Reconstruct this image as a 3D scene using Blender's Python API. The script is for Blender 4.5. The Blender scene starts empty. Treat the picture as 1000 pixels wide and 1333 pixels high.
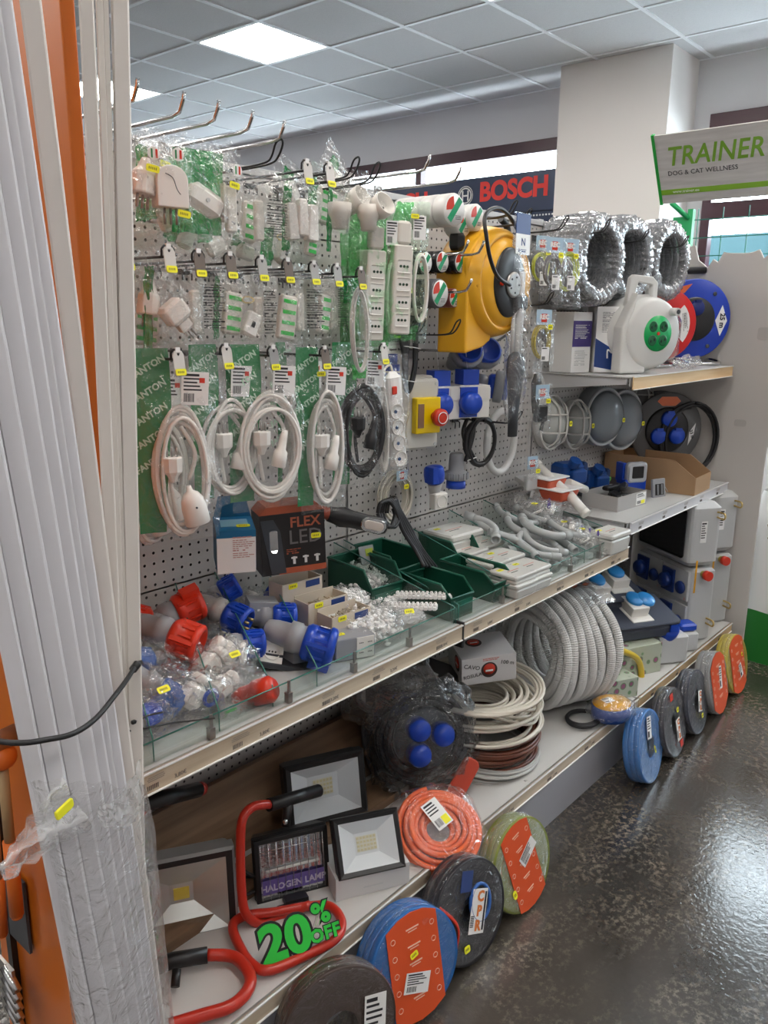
import bpy, bmesh, math, random
from mathutils import Vector, Matrix, Euler, noise
PI = math.pi
rnd = random.Random(7)
sc = bpy.context.scene
# ---------------------------------------------------------------- camera, exposure
F_PX = 1056.2046; PITCH = .237; YAW = .709; ROLL = .011; EYE = Vector((0, -1.539, 1.5444))
FW = Vector((math.cos(YAW)*math.cos(PITCH), math.sin(YAW)*math.cos(PITCH), -math.sin(PITCH)))
RT0 = Vector((math.sin(YAW), -math.cos(YAW), 0)); UP0 = RT0.cross(FW)
RT = RT0*math.cos(ROLL) + UP0*math.sin(ROLL); UP = -RT0*math.sin(ROLL) + UP0*math.cos(ROLL)
cd = bpy.data.cameras.new('camera'); cam = bpy.data.objects.new('camera', cd); sc.collection.objects.link(cam)
cam.matrix_world = Matrix(((RT.x, UP.x, -FW.x, EYE.x), (RT.y, UP.y, -FW.y, EYE.y), (RT.z, UP.z, -FW.z, EYE.z), (0, 0, 0, 1)))
cd.sensor_fit = 'HORIZONTAL'; cd.sensor_width = 36; cd.lens = 36*F_PX/1000; cd.clip_start = .05; cd.clip_end = 100
sc.camera = cam
sc.view_settings.view_transform = 'Standard'; sc.view_settings.look = 'None'
sc.view_settings.gamma = 1; sc.view_settings.use_curve_mapping = False
sc.view_settings.exposure = 0.62
sc.cycles.transparent_max_bounces = 32; sc.cycles.max_bounces = 8; sc.cycles.use_denoising = True
sc.cycles.sample_clamp_indirect = 6
PANEL_LIGHT = 13.0
# ---------------------------------------------------------------- world: overcast daylight outside the windows
wd = bpy.data.worlds.new('world'); sc.world = wd; wd.use_nodes = True
bg = wd.node_tree.nodes['Background']; bg.inputs[0].default_value = (.86, .93, 1, 1); bg.inputs[1].default_value = 12

def at(u, v, x=None, y=None, z=None):       # where the sight line of a picture point meets a real plane of the shop
    d = FW + RT*(u-500)/F_PX - UP*(v-666.5)/F_PX
    t = (x-EYE.x)/d.x if x is not None else (y-EYE.y)/d.y if y is not None else (z-EYE.z)/d.z
    return EYE + d*t
# ---------------------------------------------------------------- materials
MATS = {}
def mat(name, col, rough=.5, metal=0, spec=.5, bump=0, bscale=60, var=0, vscale=8, emit=None, trans=0, coat=0):
    if name in MATS: return MATS[name]
    m = bpy.data.materials.new(name); m.use_nodes = True; nt = m.node_tree; b = nt.nodes['Principled BSDF']
    c = (*col, 1)
    b.inputs['Base Color'].default_value = c; b.inputs['Roughness'].default_value = rough
    b.inputs['Metallic'].default_value = metal; b.inputs['Specular IOR Level'].default_value = spec
    b.inputs['Transmission Weight'].default_value = trans; b.inputs['Coat Weight'].default_value = coat
    if emit: b.inputs['Emission Color'].default_value = (*emit[:3], 1); b.inputs['Emission Strength'].default_value = emit[3]
    tc = nt.nodes.new('ShaderNodeTexCoord')
    n = nt.nodes.new('ShaderNodeTexNoise'); n.inputs['Scale'].default_value = vscale; n.inputs['Detail'].default_value = 4
    nt.links.new(tc.outputs['Object'], n.inputs['Vector'])
    if var:
        mx = nt.nodes.new('ShaderNodeMix'); mx.data_type = 'RGBA'
        mx.inputs[6].default_value = tuple(x*(1-var) for x in col)+(1,); mx.inputs[7].default_value = tuple(min(1, x*(1+var)) for x in col)+(1,)
        nt.links.new(n.outputs[0], mx.inputs[0]); nt.links.new(mx.outputs[2], b.inputs['Base Color'])
    if bump:
        n2 = nt.nodes.new('ShaderNodeTexNoise'); n2.inputs['Scale'].default_value = bscale
        nt.links.new(tc.outputs['Object'], n2.inputs['Vector'])
        bp = nt.nodes.new('ShaderNodeBump'); bp.inputs['Strength'].default_value = bump; bp.inputs['Distance'].default_value = .002
        nt.links.new(n2.outputs[0], bp.inputs['Height']); nt.links.new(bp.outputs[0], b.inputs['Normal'])
    MATS[name] = m; return m
def film(name, tint=(1, 1, 1), body=.045, bodycol=(.9, .92, .93), gloss=.75, scale=34, rough=.09):
    """thin crumpled plastic film: mostly see-through, a little milky, sharp highlights on the wrinkles"""
    if name in MATS: return MATS[name]
    m = bpy.data.materials.new(name); m.use_nodes = True; nt = m.node_tree; nt.nodes.clear(); L = nt.links.new; N = nt.nodes.new
    out = N('ShaderNodeOutputMaterial'); tr = N('ShaderNodeBsdfTransparent'); tr.inputs[0].default_value = (*tint, 1)
    gl = N('ShaderNodeBsdfGlossy'); gl.inputs['Roughness'].default_value = rough; gl.inputs['Color'].default_value = (1, 1, 1, 1)
    df = N('ShaderNodeBsdfDiffuse'); df.inputs[0].default_value = (*bodycol, 1)
    tc = N('ShaderNodeTexCoord'); n = N('ShaderNodeTexNoise'); n.inputs['Scale'].default_value = scale; n.inputs['Detail'].default_value = 3
    n.inputs['Distortion'].default_value = 1.2
    L(tc.outputs['Object'], n.inputs['Vector'])
    bp = N('ShaderNodeBump'); bp.inputs['Strength'].default_value = 1; bp.inputs['Distance'].default_value = .012
    L(n.outputs[0], bp.inputs['Height']); L(bp.outputs[0], gl.inputs['Normal'])
    lw = N('ShaderNodeLayerWeight'); lw.inputs[0].default_value = .35; L(bp.outputs[0], lw.inputs['Normal'])
    mm = N('ShaderNodeMath'); mm.operation = 'MULTIPLY_ADD'; mm.inputs[1].default_value = gloss; mm.inputs[2].default_value = .045
    pw = N('ShaderNodeMath'); pw.operation = 'POWER'; pw.inputs[1].default_value = 1.7; L(lw.outputs['Facing'], pw.inputs[0]); L(pw.outputs[0], mm.inputs[0])
    m1 = N('ShaderNodeMixShader'); m1.inputs[0].default_value = body; L(tr.outputs[0], m1.inputs[1]); L(df.outputs[0], m1.inputs[2])
    m2 = N('ShaderNodeMixShader'); L(mm.outputs[0], m2.inputs[0]); L(m1.outputs[0], m2.inputs[1]); L(gl.outputs[0], m2.inputs[2])
    L(m2.outputs[0], out.inputs[0]); MATS[name] = m; return m
def glassmat(name, tint=(.93, .98, .965), refl=.10):
    if name in MATS: return MATS[name]
    m = bpy.data.materials.new(name); m.use_nodes = True; nt = m.node_tree; nt.nodes.clear(); L = nt.links.new; N = nt.nodes.new
    out = N('ShaderNodeOutputMaterial'); tr = N('ShaderNodeBsdfTransparent'); tr.inputs[0].default_value = (*tint, 1)
    gl = N('ShaderNodeBsdfGlossy'); gl.inputs['Roughness'].default_value = .03
    lw = N('ShaderNodeLayerWeight'); lw.inputs[0].default_value = .3
    mm = N('ShaderNodeMath'); mm.operation = 'MULTIPLY_ADD'; mm.inputs[1].default_value = refl*3; mm.inputs[2].default_value = refl*.3
    L(lw.outputs['Facing'], mm.inputs[0]); m2 = N('ShaderNodeMixShader'); L(mm.outputs[0], m2.inputs[0])
    L(tr.outputs[0], m2.inputs[1]); L(gl.outputs[0], m2.inputs[2]); L(m2.outputs[0], out.inputs[0]); MATS[name] = m; return m

WHITE = mat('white_plastic', (.80, .78, .74), .35)
CREAM = mat('cream_plastic', (.72, .69, .63), .35)
BRIGHT = mat('bright_white', (.88, .88, .87), .4)
GREYP = mat('grey_plastic', (.30, .31, .33), .4)
LGREY = mat('light_grey_plastic', (.56, .57, .57), .4)
DGREY = mat('dark_grey_plastic', (.045, .05, .06), .4)
BLACK = mat('black_plastic', (.012, .012, .013), .38)
RUBBER = mat('black_rubber', (.015, .015, .017), .45)
BLUE = mat('socket_blue', (.008, .06, .48), .3)
LBLUE = mat('lid_blue', (.02, .22, .62), .3)
RED = mat('socket_red', (.62, .035, .012), .35)
DRED = mat('tube_red', (.50, .03, .015), .3)
ORANGE = mat('cable_orange', (.80, .17, .05), .4)
YELLOW = mat('reel_yellow', (.85, .43, .02), .35)
TAGY = mat('price_yellow', (.92, .88, .02), .5)
INK = mat('ink_black', (.02, .02, .025), .6)
PAPER = mat('label_paper', (.84, .84, .83), .6)
GREEN = mat('print_green', (.012, .24, .07), .4)
LGREEN = mat('print_bright_green', (.04, .50, .08), .4)
PGREEN = mat('light_print', (.30, .52, .36), .5)
BING = mat('bin_green', (.008, .075, .045), .3)
CHROME = mat('chrome_steel', (.62, .62, .62), .18, 1)
STEEL = mat('dull_steel', (.42, .40, .38), .35, 1)
BRASS = mat('brass', (.65, .48, .2), .3, 1)
CARD = mat('brown_cardboard', (.40, .25, .135), .8, var=.1)
NAVY = mat('navy_print', (.012, .045, .20), .45)
CLEAR = film('clear_film')
COILF = film('coil_film', body=.012, gloss=.5, scale=30, rough=.08)
MILKY = film('milky_film', body=.30, gloss=.4)
WRAP = film('stretch_wrap', body=.16, gloss=.75, scale=35)
DARKWRAP = film('dark_wrap', tint=(.6, .63, .66), body=.012, gloss=.75, scale=26, rough=.07)
GPRINT = film('green_print_film', tint=(.12, .55, .22), body=.55, bodycol=(.010, .30, .07), gloss=.55, scale=30)
LGPRINT = film('bright_green_print_film', tint=(.25, .8, .3), body=.40, bodycol=(.03, .42, .08), gloss=.6, scale=30)
GLASS = glassmat('divider_glass')
GLASSEDGE = mat('glass_edge', (.05, .20, .16), .15)
WIN = glassmat('window_glass', (.95, .99, 1), .05)
# ---------------------------------------------------------------- mesh builder
def T(x, y=None, z=None): return Matrix.Translation(Vector(x) if y is None else Vector((x, y, z)))
def R(ax, deg): return Matrix.Rotation(math.radians(deg), 4, ax)
def S(x, y=None, z=None): return Matrix.Diagonal((x, x if y is None else y, x if z is None else z, 1))
FRONT = R('X', 90)                      # text and labels drawn in XY turn to face -Y, upright
class MB:
    def __init__(s): s.v = []; s.f = []; s.m = []; s.sm = []; s.mats = []
    def mi(s, m):
        if m not in s.mats: s.mats.append(m)
        return s.mats.index(m)
    def add(s, vs, fs, m, smooth=False, M=None):
        o = len(s.v); k = s.mi(m)
        s.v += [tuple(M @ Vector(p)) if M is not None else tuple(p) for p in vs]
        for f in fs: s.f.append(tuple(i+o for i in f)); s.m.append(k); s.sm.append(smooth)
        return s
    def box(s, c, d, m, M=None):
        x, y, z = c; a, b, e = d[0]/2, d[1]/2, d[2]/2
        vs = [(x+i*a, y+j*b, z+k*e) for k in (-1, 1) for j in (-1, 1) for i in (-1, 1)]
        return s.add(vs, [(0, 2, 3, 1), (4, 5, 7, 6), (0, 1, 5, 4), (2, 6, 7, 3), (0, 4, 6, 2), (1, 3, 7, 5)], m, False, M)
    def loft(s, loops, m, smooth=True, cap0=True, cap1=True, M=None, close=False):
        n = len(loops[0]); vs = [p for l in loops for p in l]; fs = []; K = len(loops)
        for i in range(K if close else K-1):
            a = i*n; b = ((i+1) % K)*n
            for j in range(n): k = (j+1) % n; fs.append((a+j, a+k, b+k, b+j))
        s.add(vs, fs, m, smooth, M)
        o = len(s.v)-len(vs); k = s.mi(m)
        if not close:
            if cap0: s.f.append(tuple(o+j for j in range(n-1, -1, -1))); s.m.append(k); s.sm.append(False)
            if cap1: s.f.append(tuple(o+(K-1)*n+j for j in range(n))); s.m.append(k); s.sm.append(False)
        return s
    def rbox(s, c, d, r, m, M=None, e=None, seg=3, taper=1):
        """box with rounded vertical edges and softened top and bottom; taper scales the bottom"""
        x, y, z = c; e = min(r, .25*d[2]) if e is None else e; loops = []
        for dz, ins, t in ((-d[2]/2, e, taper), (-d[2]/2+e, 0, taper), (d[2]/2-e, 0, 1), (d[2]/2, e, 1)):
            a = (d[0]/2-ins)*t; b = (d[1]/2-ins)*t; q = max(min(r-ins*.5, a, b), 1e-4); l = []
            for cx, cy, s0 in ((a-q, b-q, 0), (-a+q, b-q, 90), (-a+q, -b+q, 180), (a-q, -b+q, 270)):
                for i in range(seg+1):
                    t2 = math.radians(s0+90*i/seg); l.append((x+cx+q*math.cos(t2), y+cy+q*math.sin(t2), z+dz))
            loops.append(l)
        return s.loft(loops, m, False, M=M)
    def lathe(s, prof, m, M=None, n=24, smooth=True, cap=True, sx=1, sy=1):
        loops = [[(max(r, 1e-5)*math.cos(2*PI*i/n)*sx, max(r, 1e-5)*math.sin(2*PI*i/n)*sy, z) for i in range(n)] for r, z in prof]
        return s.loft(loops, m, smooth, cap, cap, M)
    def cyl(s, p0, p1, r0, m, r1=None, n=14, M=None, smooth=True):
        p0, p1 = Vector(p0), Vector(p1); d = p1-p0; q = d.to_track_quat('Z', 'Y').to_matrix().to_4x4()
        N = T(p0) @ q; r1 = r0 if r1 is None else r1
        return s.lathe([(r0, 0), (r1, d.length)], m, (M @ N) if M is not None else N, n, smooth)
    def tube(s, pts, r, m, n=8, closed=False, M=None, flat=1, rib=0):
        pts = [Vector(p) for p in pts]; K = len(pts); loops = []; nrm = None
        for i in range(K):
            a = pts[i-1] if (i or closed) else pts[0]; b = pts[(i+1) % K] if (closed or i < K-1) else pts[-1]
            t = (b-a)
            t = t.normalized() if t.length > 1e-9 else Vector((0, 0, 1))
            if nrm is None: nrm = t.orthogonal().normalized()
            nrm = (nrm - t*nrm.dot(t))
            nrm = nrm.normalized() if nrm.length > 1e-6 else t.orthogonal().normalized()
            bi = t.cross(nrm); rr = r*(1+rib*(i % 2))
            loops.append([pts[i]+nrm*rr*math.cos(2*PI*j/n)+bi*rr*flat*math.sin(2*PI*j/n) for j in range(n)])
        return s.loft(loops, m, True, M=M, close=closed)
    def prism(s, poly, h, m, M=None, z0=0, smooth=False):
        return s.loft([[(x, y, z0) for x, y in poly], [(x, y, z0+h) for x, y in poly]], m, smooth, M=M)
    def grid(s, nx, ny, fn, m, smooth=True, M=None):
        vs = [fn(i/nx, j/ny) for j in range(ny+1) for i in range(nx+1)]
        fs = [(j*(nx+1)+i, j*(nx+1)+i+1, (j+1)*(nx+1)+i+1, (j+1)*(nx+1)+i) for j in range(ny) for i in range(nx)]
        return s.add(vs, fs, m, smooth, M)
    def blob(s, c, d, m, amp=.1, fr=3, seed=0, n=(20, 12), M=None, pw=1):
        c = Vector(c); off = Vector((seed*3.1, seed*1.7, seed*.9))
        def fn(u, v):
            th = u*2*PI; ph = (v-.5)*PI; f = lambda t: math.copysign(abs(t)**pw, t)
            p = Vector((f(math.cos(ph))*f(math.cos(th)), f(math.cos(ph))*f(math.sin(th)), f(math.sin(ph))))
            k = 1+amp*noise.noise(p*fr+off)*2
            return c+Vector((p.x*d[0]/2*k, p.y*d[1]/2*k, p.z*d[2]/2*k))
        return s.grid(n[0], n[1], fn, m, True, M)
    def build(s, name, parent=None, bevel=0, M=None, col=None):
        me = bpy.data.meshes.new(name); me.from_pydata(s.v, [], s.f)
        for m in s.mats: me.materials.append(m)
        me.polygons.foreach_set('material_index', s.m); me.polygons.foreach_set('use_smooth', s.sm); me.update()
        o = bpy.data.objects.new(name, me); sc.collection.objects.link(o)
        if parent is not None: o.parent = parent; reg(parent, o)
        if M is not None: o.matrix_basis = M
        if bevel:
            b = o.modifiers.new('bevel', 'BEVEL'); b.width = bevel; b.segments = 2; b.limit_method = 'ANGLE'; b.angle_limit = .7
        return o
def tag(o, label, cat, group=None, kind=None):
    if label: o['label'] = label
    if cat: o['category'] = cat
    if group: o['group'] = group
    if kind: o['kind'] = kind
    return o
def struct(o): o['kind'] = 'structure'; return o
def thing(name, label, cat, M, group=None):
    o = bpy.data.objects.new(name, None); sc.collection.objects.link(o); o.matrix_basis = M if isinstance(M, Matrix) else T(M)
    o.empty_display_size = .02
    return tag(o, label, cat, group)
KIDS = {}
def reg(p, o): KIDS.setdefault(p.name, []).append(o)
def copy_tree(o, label=None, M=None, group=None, parent=None):
    c = o.copy(); sc.collection.objects.link(c)
    if parent is not None: c.parent = parent; reg(parent, c)
    for k in list(KIDS.get(o.name, ())): copy_tree(k, parent=c)
    if label: c['label'] = label
    if group: c['group'] = group
    if M is not None: c.matrix_basis = M if isinstance(M, Matrix) else T(M)
    return c
_tc = {}
def text(parent, s, size, m, M, name='lettering', ext=.0004, bold=0, ax='CENTER', sx=1, shear=0, space=1):
    key = (s, size, ext, bold, ax, shear, space)
    if key not in _tc:
        cu = bpy.data.curves.new('t', 'FONT'); cu.body = s; cu.size = size; cu.extrude = ext; cu.offset = bold; cu.align_x = ax; cu.align_y = 'CENTER'
        cu.resolution_u = 5 if size > .05 else 2; cu.shear = shear; cu.space_character = space
        t = bpy.data.objects.new('t', cu); sc.collection.objects.link(t)
        dg = bpy.context.evaluated_depsgraph_get(); me = bpy.data.meshes.new_from_object(t.evaluated_get(dg))
        bpy.data.objects.remove(t); bpy.data.curves.remove(cu); _tc[key] = me
    me = _tc[key].copy(); me.name = name; me.materials.clear(); me.materials.append(m)
    o = bpy.data.objects.new(name, me); sc.collection.objects.link(o); o.parent = parent; reg(parent, o); o.matrix_basis = M @ S(sx, 1, 1)
    return o
def label_card(parent, M, w, h, name='paper_label', bars=True, lines=5, yel=False, red=False):
    b = MB(); b.box((0, 0, 0), (w, h, .0006), PAPER)
    r = random.Random(int(w*1e4+h*1e5))
    if bars:
        x = -w*.40
        while x < -w*.02: ww = w*r.uniform(.008, .03); b.box((x+ww/2, -h*.28, .0005), (ww, h*.26, .0003), INK); x += ww+w*r.uniform(.012, .03)
    for i in range(lines):
        L = w*r.uniform(.45, .8); b.box((-w*.42+L/2, h*(.40-.11*i), .0005), (L, h*(.045 if i else .07), .0003), INK)
    if yel: b.box((w*.22, -h*.3, .0006), (w*.4, h*.3, .0004), TAGY)
    if red: b.box((w*.25, h*.25, .0006), (w*.2, h*.15, .0004), RED)
    return b.build(name, parent, M=M)
def sticker(parent, M, w=.022, h=.011, name='price_sticker', m=None):
    b = MB(); b.rbox((0, 0, 0), (w, h, .0008), h*.25, m or TAGY, e=.0001, seg=2)
    for k in range(5): b.box((-w*.28+k*w*.13, 0, .0005), (w*.05, h*.34, .0002), INK)
    return b.build(name, parent, M=M)
def loop(a, b, c=(0, 0, 0), n=28, ph=0, z=0): return [Vector((c[0]+a*math.cos(ph+2*PI*i/n), c[1]+z, c[2]+b*math.sin(ph+2*PI*i/n))) for i in range(n)]
def hank(mb, a, b, r, turns, m, depth=.02, jit=.08, c=(0, 0, 0), seed=1, n=30, sides=6, M=None, ends=None, spread=0):
    """a hand-wound coil in the local XZ plane: ONE continuous cable"""
    q = random.Random(seed); pts = []; cx, cy, cz = c
    A = [q.uniform(-jit, jit) for _ in range(turns+2)]; B = [q.uniform(-jit, jit) for _ in range(turns+2)]; D = [q.uniform(-1, 1) for _ in range(turns+2)]
    X = [q.uniform(-1, 1)*spread for _ in range(turns+2)]
    for i in range(turns*n+1):
        t = i/n; k = int(t); fr = t-k; e = fr*fr*(3-2*fr)
        ja = A[k]*(1-e)+A[k+1]*e; jb = B[k]*(1-e)+B[k+1]*e; jd = D[k]*(1-e)+D[k+1]*e; jx = X[k]*(1-e)+X[k+1]*e
        th = 2*PI*t+PI/2
        pts.append((cx+a*(1+ja)*math.cos(th)+jx*a, cy+depth*jd, cz+b*(1+jb)*math.sin(th)))
    if ends: pts = [Vector(ends[0])]*0+[ends[0]]+pts+[ends[1]]
    return mb.tube(pts, r, m, sides, M=M)
def spline(P, n=8, closed=False):
    P = [Vector(p) for p in P]; out = []; K = len(P)
    for i in range(K if closed else K-1):
        p0 = P[(i-1) % K] if (closed or i) else P[0]; p1 = P[i]; p2 = P[(i+1) % K]; p3 = P[(i+2) % K] if (closed or i+2 < K) else P[-1]
        for j in range(n):
            t = j/n; out.append(.5*((2*p1)+(p2-p0)*t+(2*p0-5*p1+4*p2-p3)*t*t+(3*p1-p0-3*p2+p3)*t**3))
    if not closed: out.append(P[-1])
    return out
def pouch(parent, w, h, t, m=None, seed=0, name='bag', top=.0, crump=.006, nx=12, ny=16, yo=0, back=False):
    """clear bag hanging from its top centre (origin), front sheet bulging to -Y"""
    b = MB(); sd = Vector((seed*2.3, seed*5.1, 0))
    def sheet(sg):
        def fn(u, v):
            x = (u-.5)*w; z = -v*h+top; e = min(1, min(u, 1-u)*5)*min(1, max(0, v-.12)*5)*min(1, (1-v)*6)
            p = Vector((x*22, z*22, 0))+sd
            cr = noise.noise(p)*crump + (.35-abs(noise.noise(p*2.3)))*crump*1.5 + (.3-abs(noise.noise(p*5.1+Vector((3, 1, 2)))))*crump*.8
            xx = x*(1-.06*math.sin(v*9+seed)) + noise.noise(p*.8+Vector((9, 3, 1)))*w*.06
            return (xx, yo+sg*(t/2*e+.001)+cr*(.4+e), z+noise.noise(p*.7)*h*.02)
        return fn
    b.grid(int(nx*1.7), int(ny*1.7), sheet(-1), m or CLEAR, smooth=False)
    if back: b.grid(6, 8, sheet(1), m or CLEAR)
    return b.build(name, parent)
# ================================================================= the room
def floor_mat():
    m = mat('polished_concrete', (.05, .047, .043), .25, spec=.6); nt = m.node_tree; L = nt.links.new; N = nt.nodes.new
    b = nt.nodes['Principled BSDF']; tc = N('ShaderNodeTexCoord')
    def nz(sc_, det, dist=0, rough=.6):
        n = N('ShaderNodeTexNoise'); n.inputs['Scale'].default_value = sc_; n.inputs['Detail'].default_value = det
        n.inputs['Distortion'].default_value = dist; n.inputs['Roughness'].default_value = rough; L(tc.outputs['Object'], n.inputs['Vector']); return n
    def ramp(src, a, b_, ca, cb):
        r = N('ShaderNodeValToRGB'); r.color_ramp.elements[0].position = a; r.color_ramp.elements[1].position = b_
        r.color_ramp.elements[0].color = (*ca, 1); r.color_ramp.elements[1].color = (*cb, 1); L(src.outputs[0], r.inputs[0]); return r
    big = ramp(nz(1.7, 6, .4), .35, .68, (.026, .023, .020), (.078, .066, .054))
    fine = ramp(nz(55, 6, 0, .75), .49, .60, (0, 0, 0), (1, 1, 1)); pat = ramp(nz(2.4, 6, 1.0), .44, .62, (0, 0, 0), (1, 1, 1))
    mu = N('ShaderNodeMath'); mu.operation = 'MULTIPLY'; L(fine.outputs[0], mu.inputs[0]); L(pat.outputs[0], mu.inputs[1])
    mx = N('ShaderNodeMix'); mx.data_type = 'RGBA'; L(mu.outputs[0], mx.inputs[0]); L(big.outputs[0], mx.inputs[6]); mx.inputs[7].default_value = (.20, .17, .135, 1)
    L(mx.outputs[2], b.inputs['Base Color'])
    rr = ramp(nz(6, 4), .3, .7, (.10, .10, .10), (.20, .20, .20)); L(rr.outputs[0], b.inputs['Roughness'])
    bp = N('ShaderNodeBump'); bp.inputs['Strength'].default_value = .3; bp.inputs['Distance'].default_value = .004; b.inputs['Coat Weight'].default_value = .55; b.inputs['Coat Roughness'].default_value = .17
    L(nz(60, 2).outputs[0], bp.inputs['Height']); L(bp.outputs[0], b.inputs['Normal']); return m
H = 3.2; XW = 5.8
b = MB(); b.box((1.4, 1.0, -.05), (8.8, 11, .1), floor_mat()); struct(b.build('floor'))
# floor joint lines
WALL = mat('wall_paint', (.72, .70, .71), .8, bump=.15, bscale=90)
WALLG = mat('wall_paint_grey', (.36, .35, .37), .8)
PILLAR = mat('pillar_paint', (.86, .81, .77), .8, bump=.2, bscale=80)
TILE = mat('ceiling_tile', (.68, .67, .675), .95, bump=.8, bscale=220, var=.05, vscale=60)
GRIDM = mat('ceiling_grid', (.92, .93, .95), .5)
def wall(n, c, d, m): b = MB(); b.box(c, d, m); return struct(b.build(n))
wall('wall_left', (1.4, 6.5, H/2), (8.8, .1, H), WALLG)
wall('wall_back', (-3.05, 1, H/2), (.1, 11, H), WALL)
wall('wall_right', (1.4, -4.55, H/2), (8.8, .1, H), WALL)
# far wall with two window openings
for nm, y0, y1, z0, z1 in (('below', -4.5, 6.5, 0, .9), ('above', -4.5, 6.5, 2.85, H), ('corner_left', 5.9, 6.5, .9, 2.85), ('between', .62, 1.6, .9, 2.85), ('corner_right', -4.5, -2.6, .9, 2.85)):
    wall('wall_far_'+nm, (XW+.06, (y0+y1)/2, (z0+z1)/2), (.12, y1-y0, z1-z0), WALLG if nm in ('above',) and 0 else WALL)
b = MB(); b.box(((5.36+XW)/2, 1.13, H/2), (XW-5.36, .776, H), PILLAR); struct(b.build('wall_pillar'))
FRAME = mat('maroon_window_frame', (.045, .008, .016), .35)
for i, (y0, y1) in enumerate(((1.62, 5.9), (-2.6, .62))):
    b = MB(); 
    for z0, z1 in ((2.76, 2.85), (2.20, 2.30), (.9, .98)): b.box((XW-.01, (y0+y1)/2, (z0+z1)/2), (.08, y1-y0, z1-z0), FRAME)
    n = 3
    for k in range(n+1): b.box((XW-.01, y0+.03+(y1-y0-.06)*k/n, 1.87), (.078, .06, 1.9), FRAME)
    w = struct(b.build('window_%d' % (i+1), bevel=.004))
    g = MB(); g.box((XW+.02, (y0+y1)/2, 1.87), (.006, y1-y0-.04, 1.9), WIN); g.build('pane', w)
    s_ = MB(); s_.cyl((XW-.06, y0+.5, 2.25), (XW-.06, y0+.75, 2.25), .012, FRAME); s_.build('window_handle', w)
# the turquoise hoarding that stands outside the windows
b = MB(); b.box((6.9, 1.6, 1.1), (.05, 11, 2.2), mat('turquoise_sheet', (.018, .062, .070), .6, var=.12, vscale=.7))
struct(b.build('wall_outside'))
# suspended ceiling: 0.6 m tiles in a metal grid, holes where light panels sit
LX = [-1.32, 1.08, 3.48]; LY = [-2.95, -1.15, .65, 2.45, 4.25]
cb = MB(); gb = MB()
xs = [3.48+.6*k for k in range(-11, 5)]; ys = [2.45+.6*k for k in range(-12, 8)]
for x in xs:
    for y in ys:
        x0, x1, y0, y1 = max(x, -3), min(x+.6, XW), max(y, -4.5), min(y+.6, 6.45)
        if x1-x0 < .01 or y1-y0 < .01: continue
        if any(abs(x-a) < .01 for a in LX) and any(abs(y-c) < .01 for c in LY): continue
        cb.box(((x0+x1)/2, (y0+y1)/2, H+.012), (x1-x0-.002, y1-y0-.002, .02), TILE)
struct(cb.build('ceiling'))
for x in xs: gb.box((min(max(x, -3), XW), 1, H-.001), (.024, 10.9, .006), GRIDM)
for y in ys: gb.box((1.4, y, H-.0015), (8.8, .024, .006), GRIDM)
struct(gb.build('trim_1'))
LAMP = mat('led_diffuser', (1, 1, 1), .5, emit=(1.0, .955, .90, PANEL_LIGHT))
first = None; k = 0
for x in LX:
    for y in LY:
        k += 1
        vis = (x == 3.48 and y in (2.45, 4.25))
        lab = {2.45: 'square LED ceiling panel glowing white, the near one seen whole', 4.25: 'square LED ceiling panel farther back, half hidden by white trunking'}[y] if vis else 'square LED ceiling panel over the aisles outside the picture'
        if first is None:
            t = first = thing('ceiling_light', lab, 'ceiling light', (x+.3, y+.3, H), None if vis else 'ceiling panels out of view')
            f = MB()
            for sx, sy, a, c in ((0, .29, .6, .02), (0, -.29, .6, .02), (.29, 0, .02, .56), (-.29, 0, .02, .56)): f.box((sx, sy, .004), (a, c, .014), BRIGHT)
            f.build('frame', t); f = MB(); f.box((0, 0, .006), (.56, .56, .006), LAMP); f.build('diffuser', t)
        else:
            t = copy_tree(first, lab, T(x+.3, y+.3, H))
            if vis and 'group' in t: del t['group']
            if not vis: t['group'] = 'ceiling panels out of view'
# ================================================================= gondola shelving
METAL = mat('shelf_metal', (.50, .50, .51), .45, bump=.05)
PEG = mat('pegboard_paint', (.53, .51, .49), .5)
DARKIN = mat('inside_shade', (.06, .06, .06), .8)
WOOD = mat('rail_wood_strip', (.60, .50, .38), .5)
def woodify(m, c1, c2, sc_=(3, 60, 60)):
    nt = m.node_tree; b = nt.nodes['Principled BSDF']; L = nt.links.new; N = nt.nodes.new
    tc = N('ShaderNodeTexCoord'); mp = N('ShaderNodeMapping'); mp.inputs['Scale'].default_value = sc_; n = N('ShaderNodeTexNoise'); n.inputs['Scale'].default_value = 1; n.inputs['Detail'].default_value = 5
    r = N('ShaderNodeValToRGB'); r.color_ramp.elements[0].position = .35; r.color_ramp.elements[1].position = .65; r.color_ramp.elements[0].color = (*c1, 1); r.color_ramp.elements[1].color = (*c2, 1)
    L(tc.outputs['Object'], mp.inputs[0]); L(mp.outputs[0], n.inputs['Vector']); L(n.outputs[0], r.inputs[0]); L(r.outputs[0], b.inputs['Base Color']); return m
woodify(WOOD, (.52, .41, .29), (.64, .54, .41))
WOOD2 = woodify(mat('upper_rail_wood', (.75, .52, .28), .5), (.70, .47, .24), (.80, .58, .33))
BROWNW = woodify(mat('brown_board', (.2, .12, .07), .55), (.15, .085, .045), (.27, .17, .10), (2, 30, 30))
RAILW = mat('rail_white_strip', (.66, .66, .69), .4)
X0, X1, X2, X3 = .632, 1.632, 2.632, 3.632
ZM, ZR, ZU, ZB = .772, .854, 1.355, .221
gon = thing('gondola_shelving', 'long grey metal gondola shelving with pegboard back, price rails and three bays', 'shelving', (X1, 0, 0))
def gb_(n, bev=0): b = MB(); return b
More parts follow.
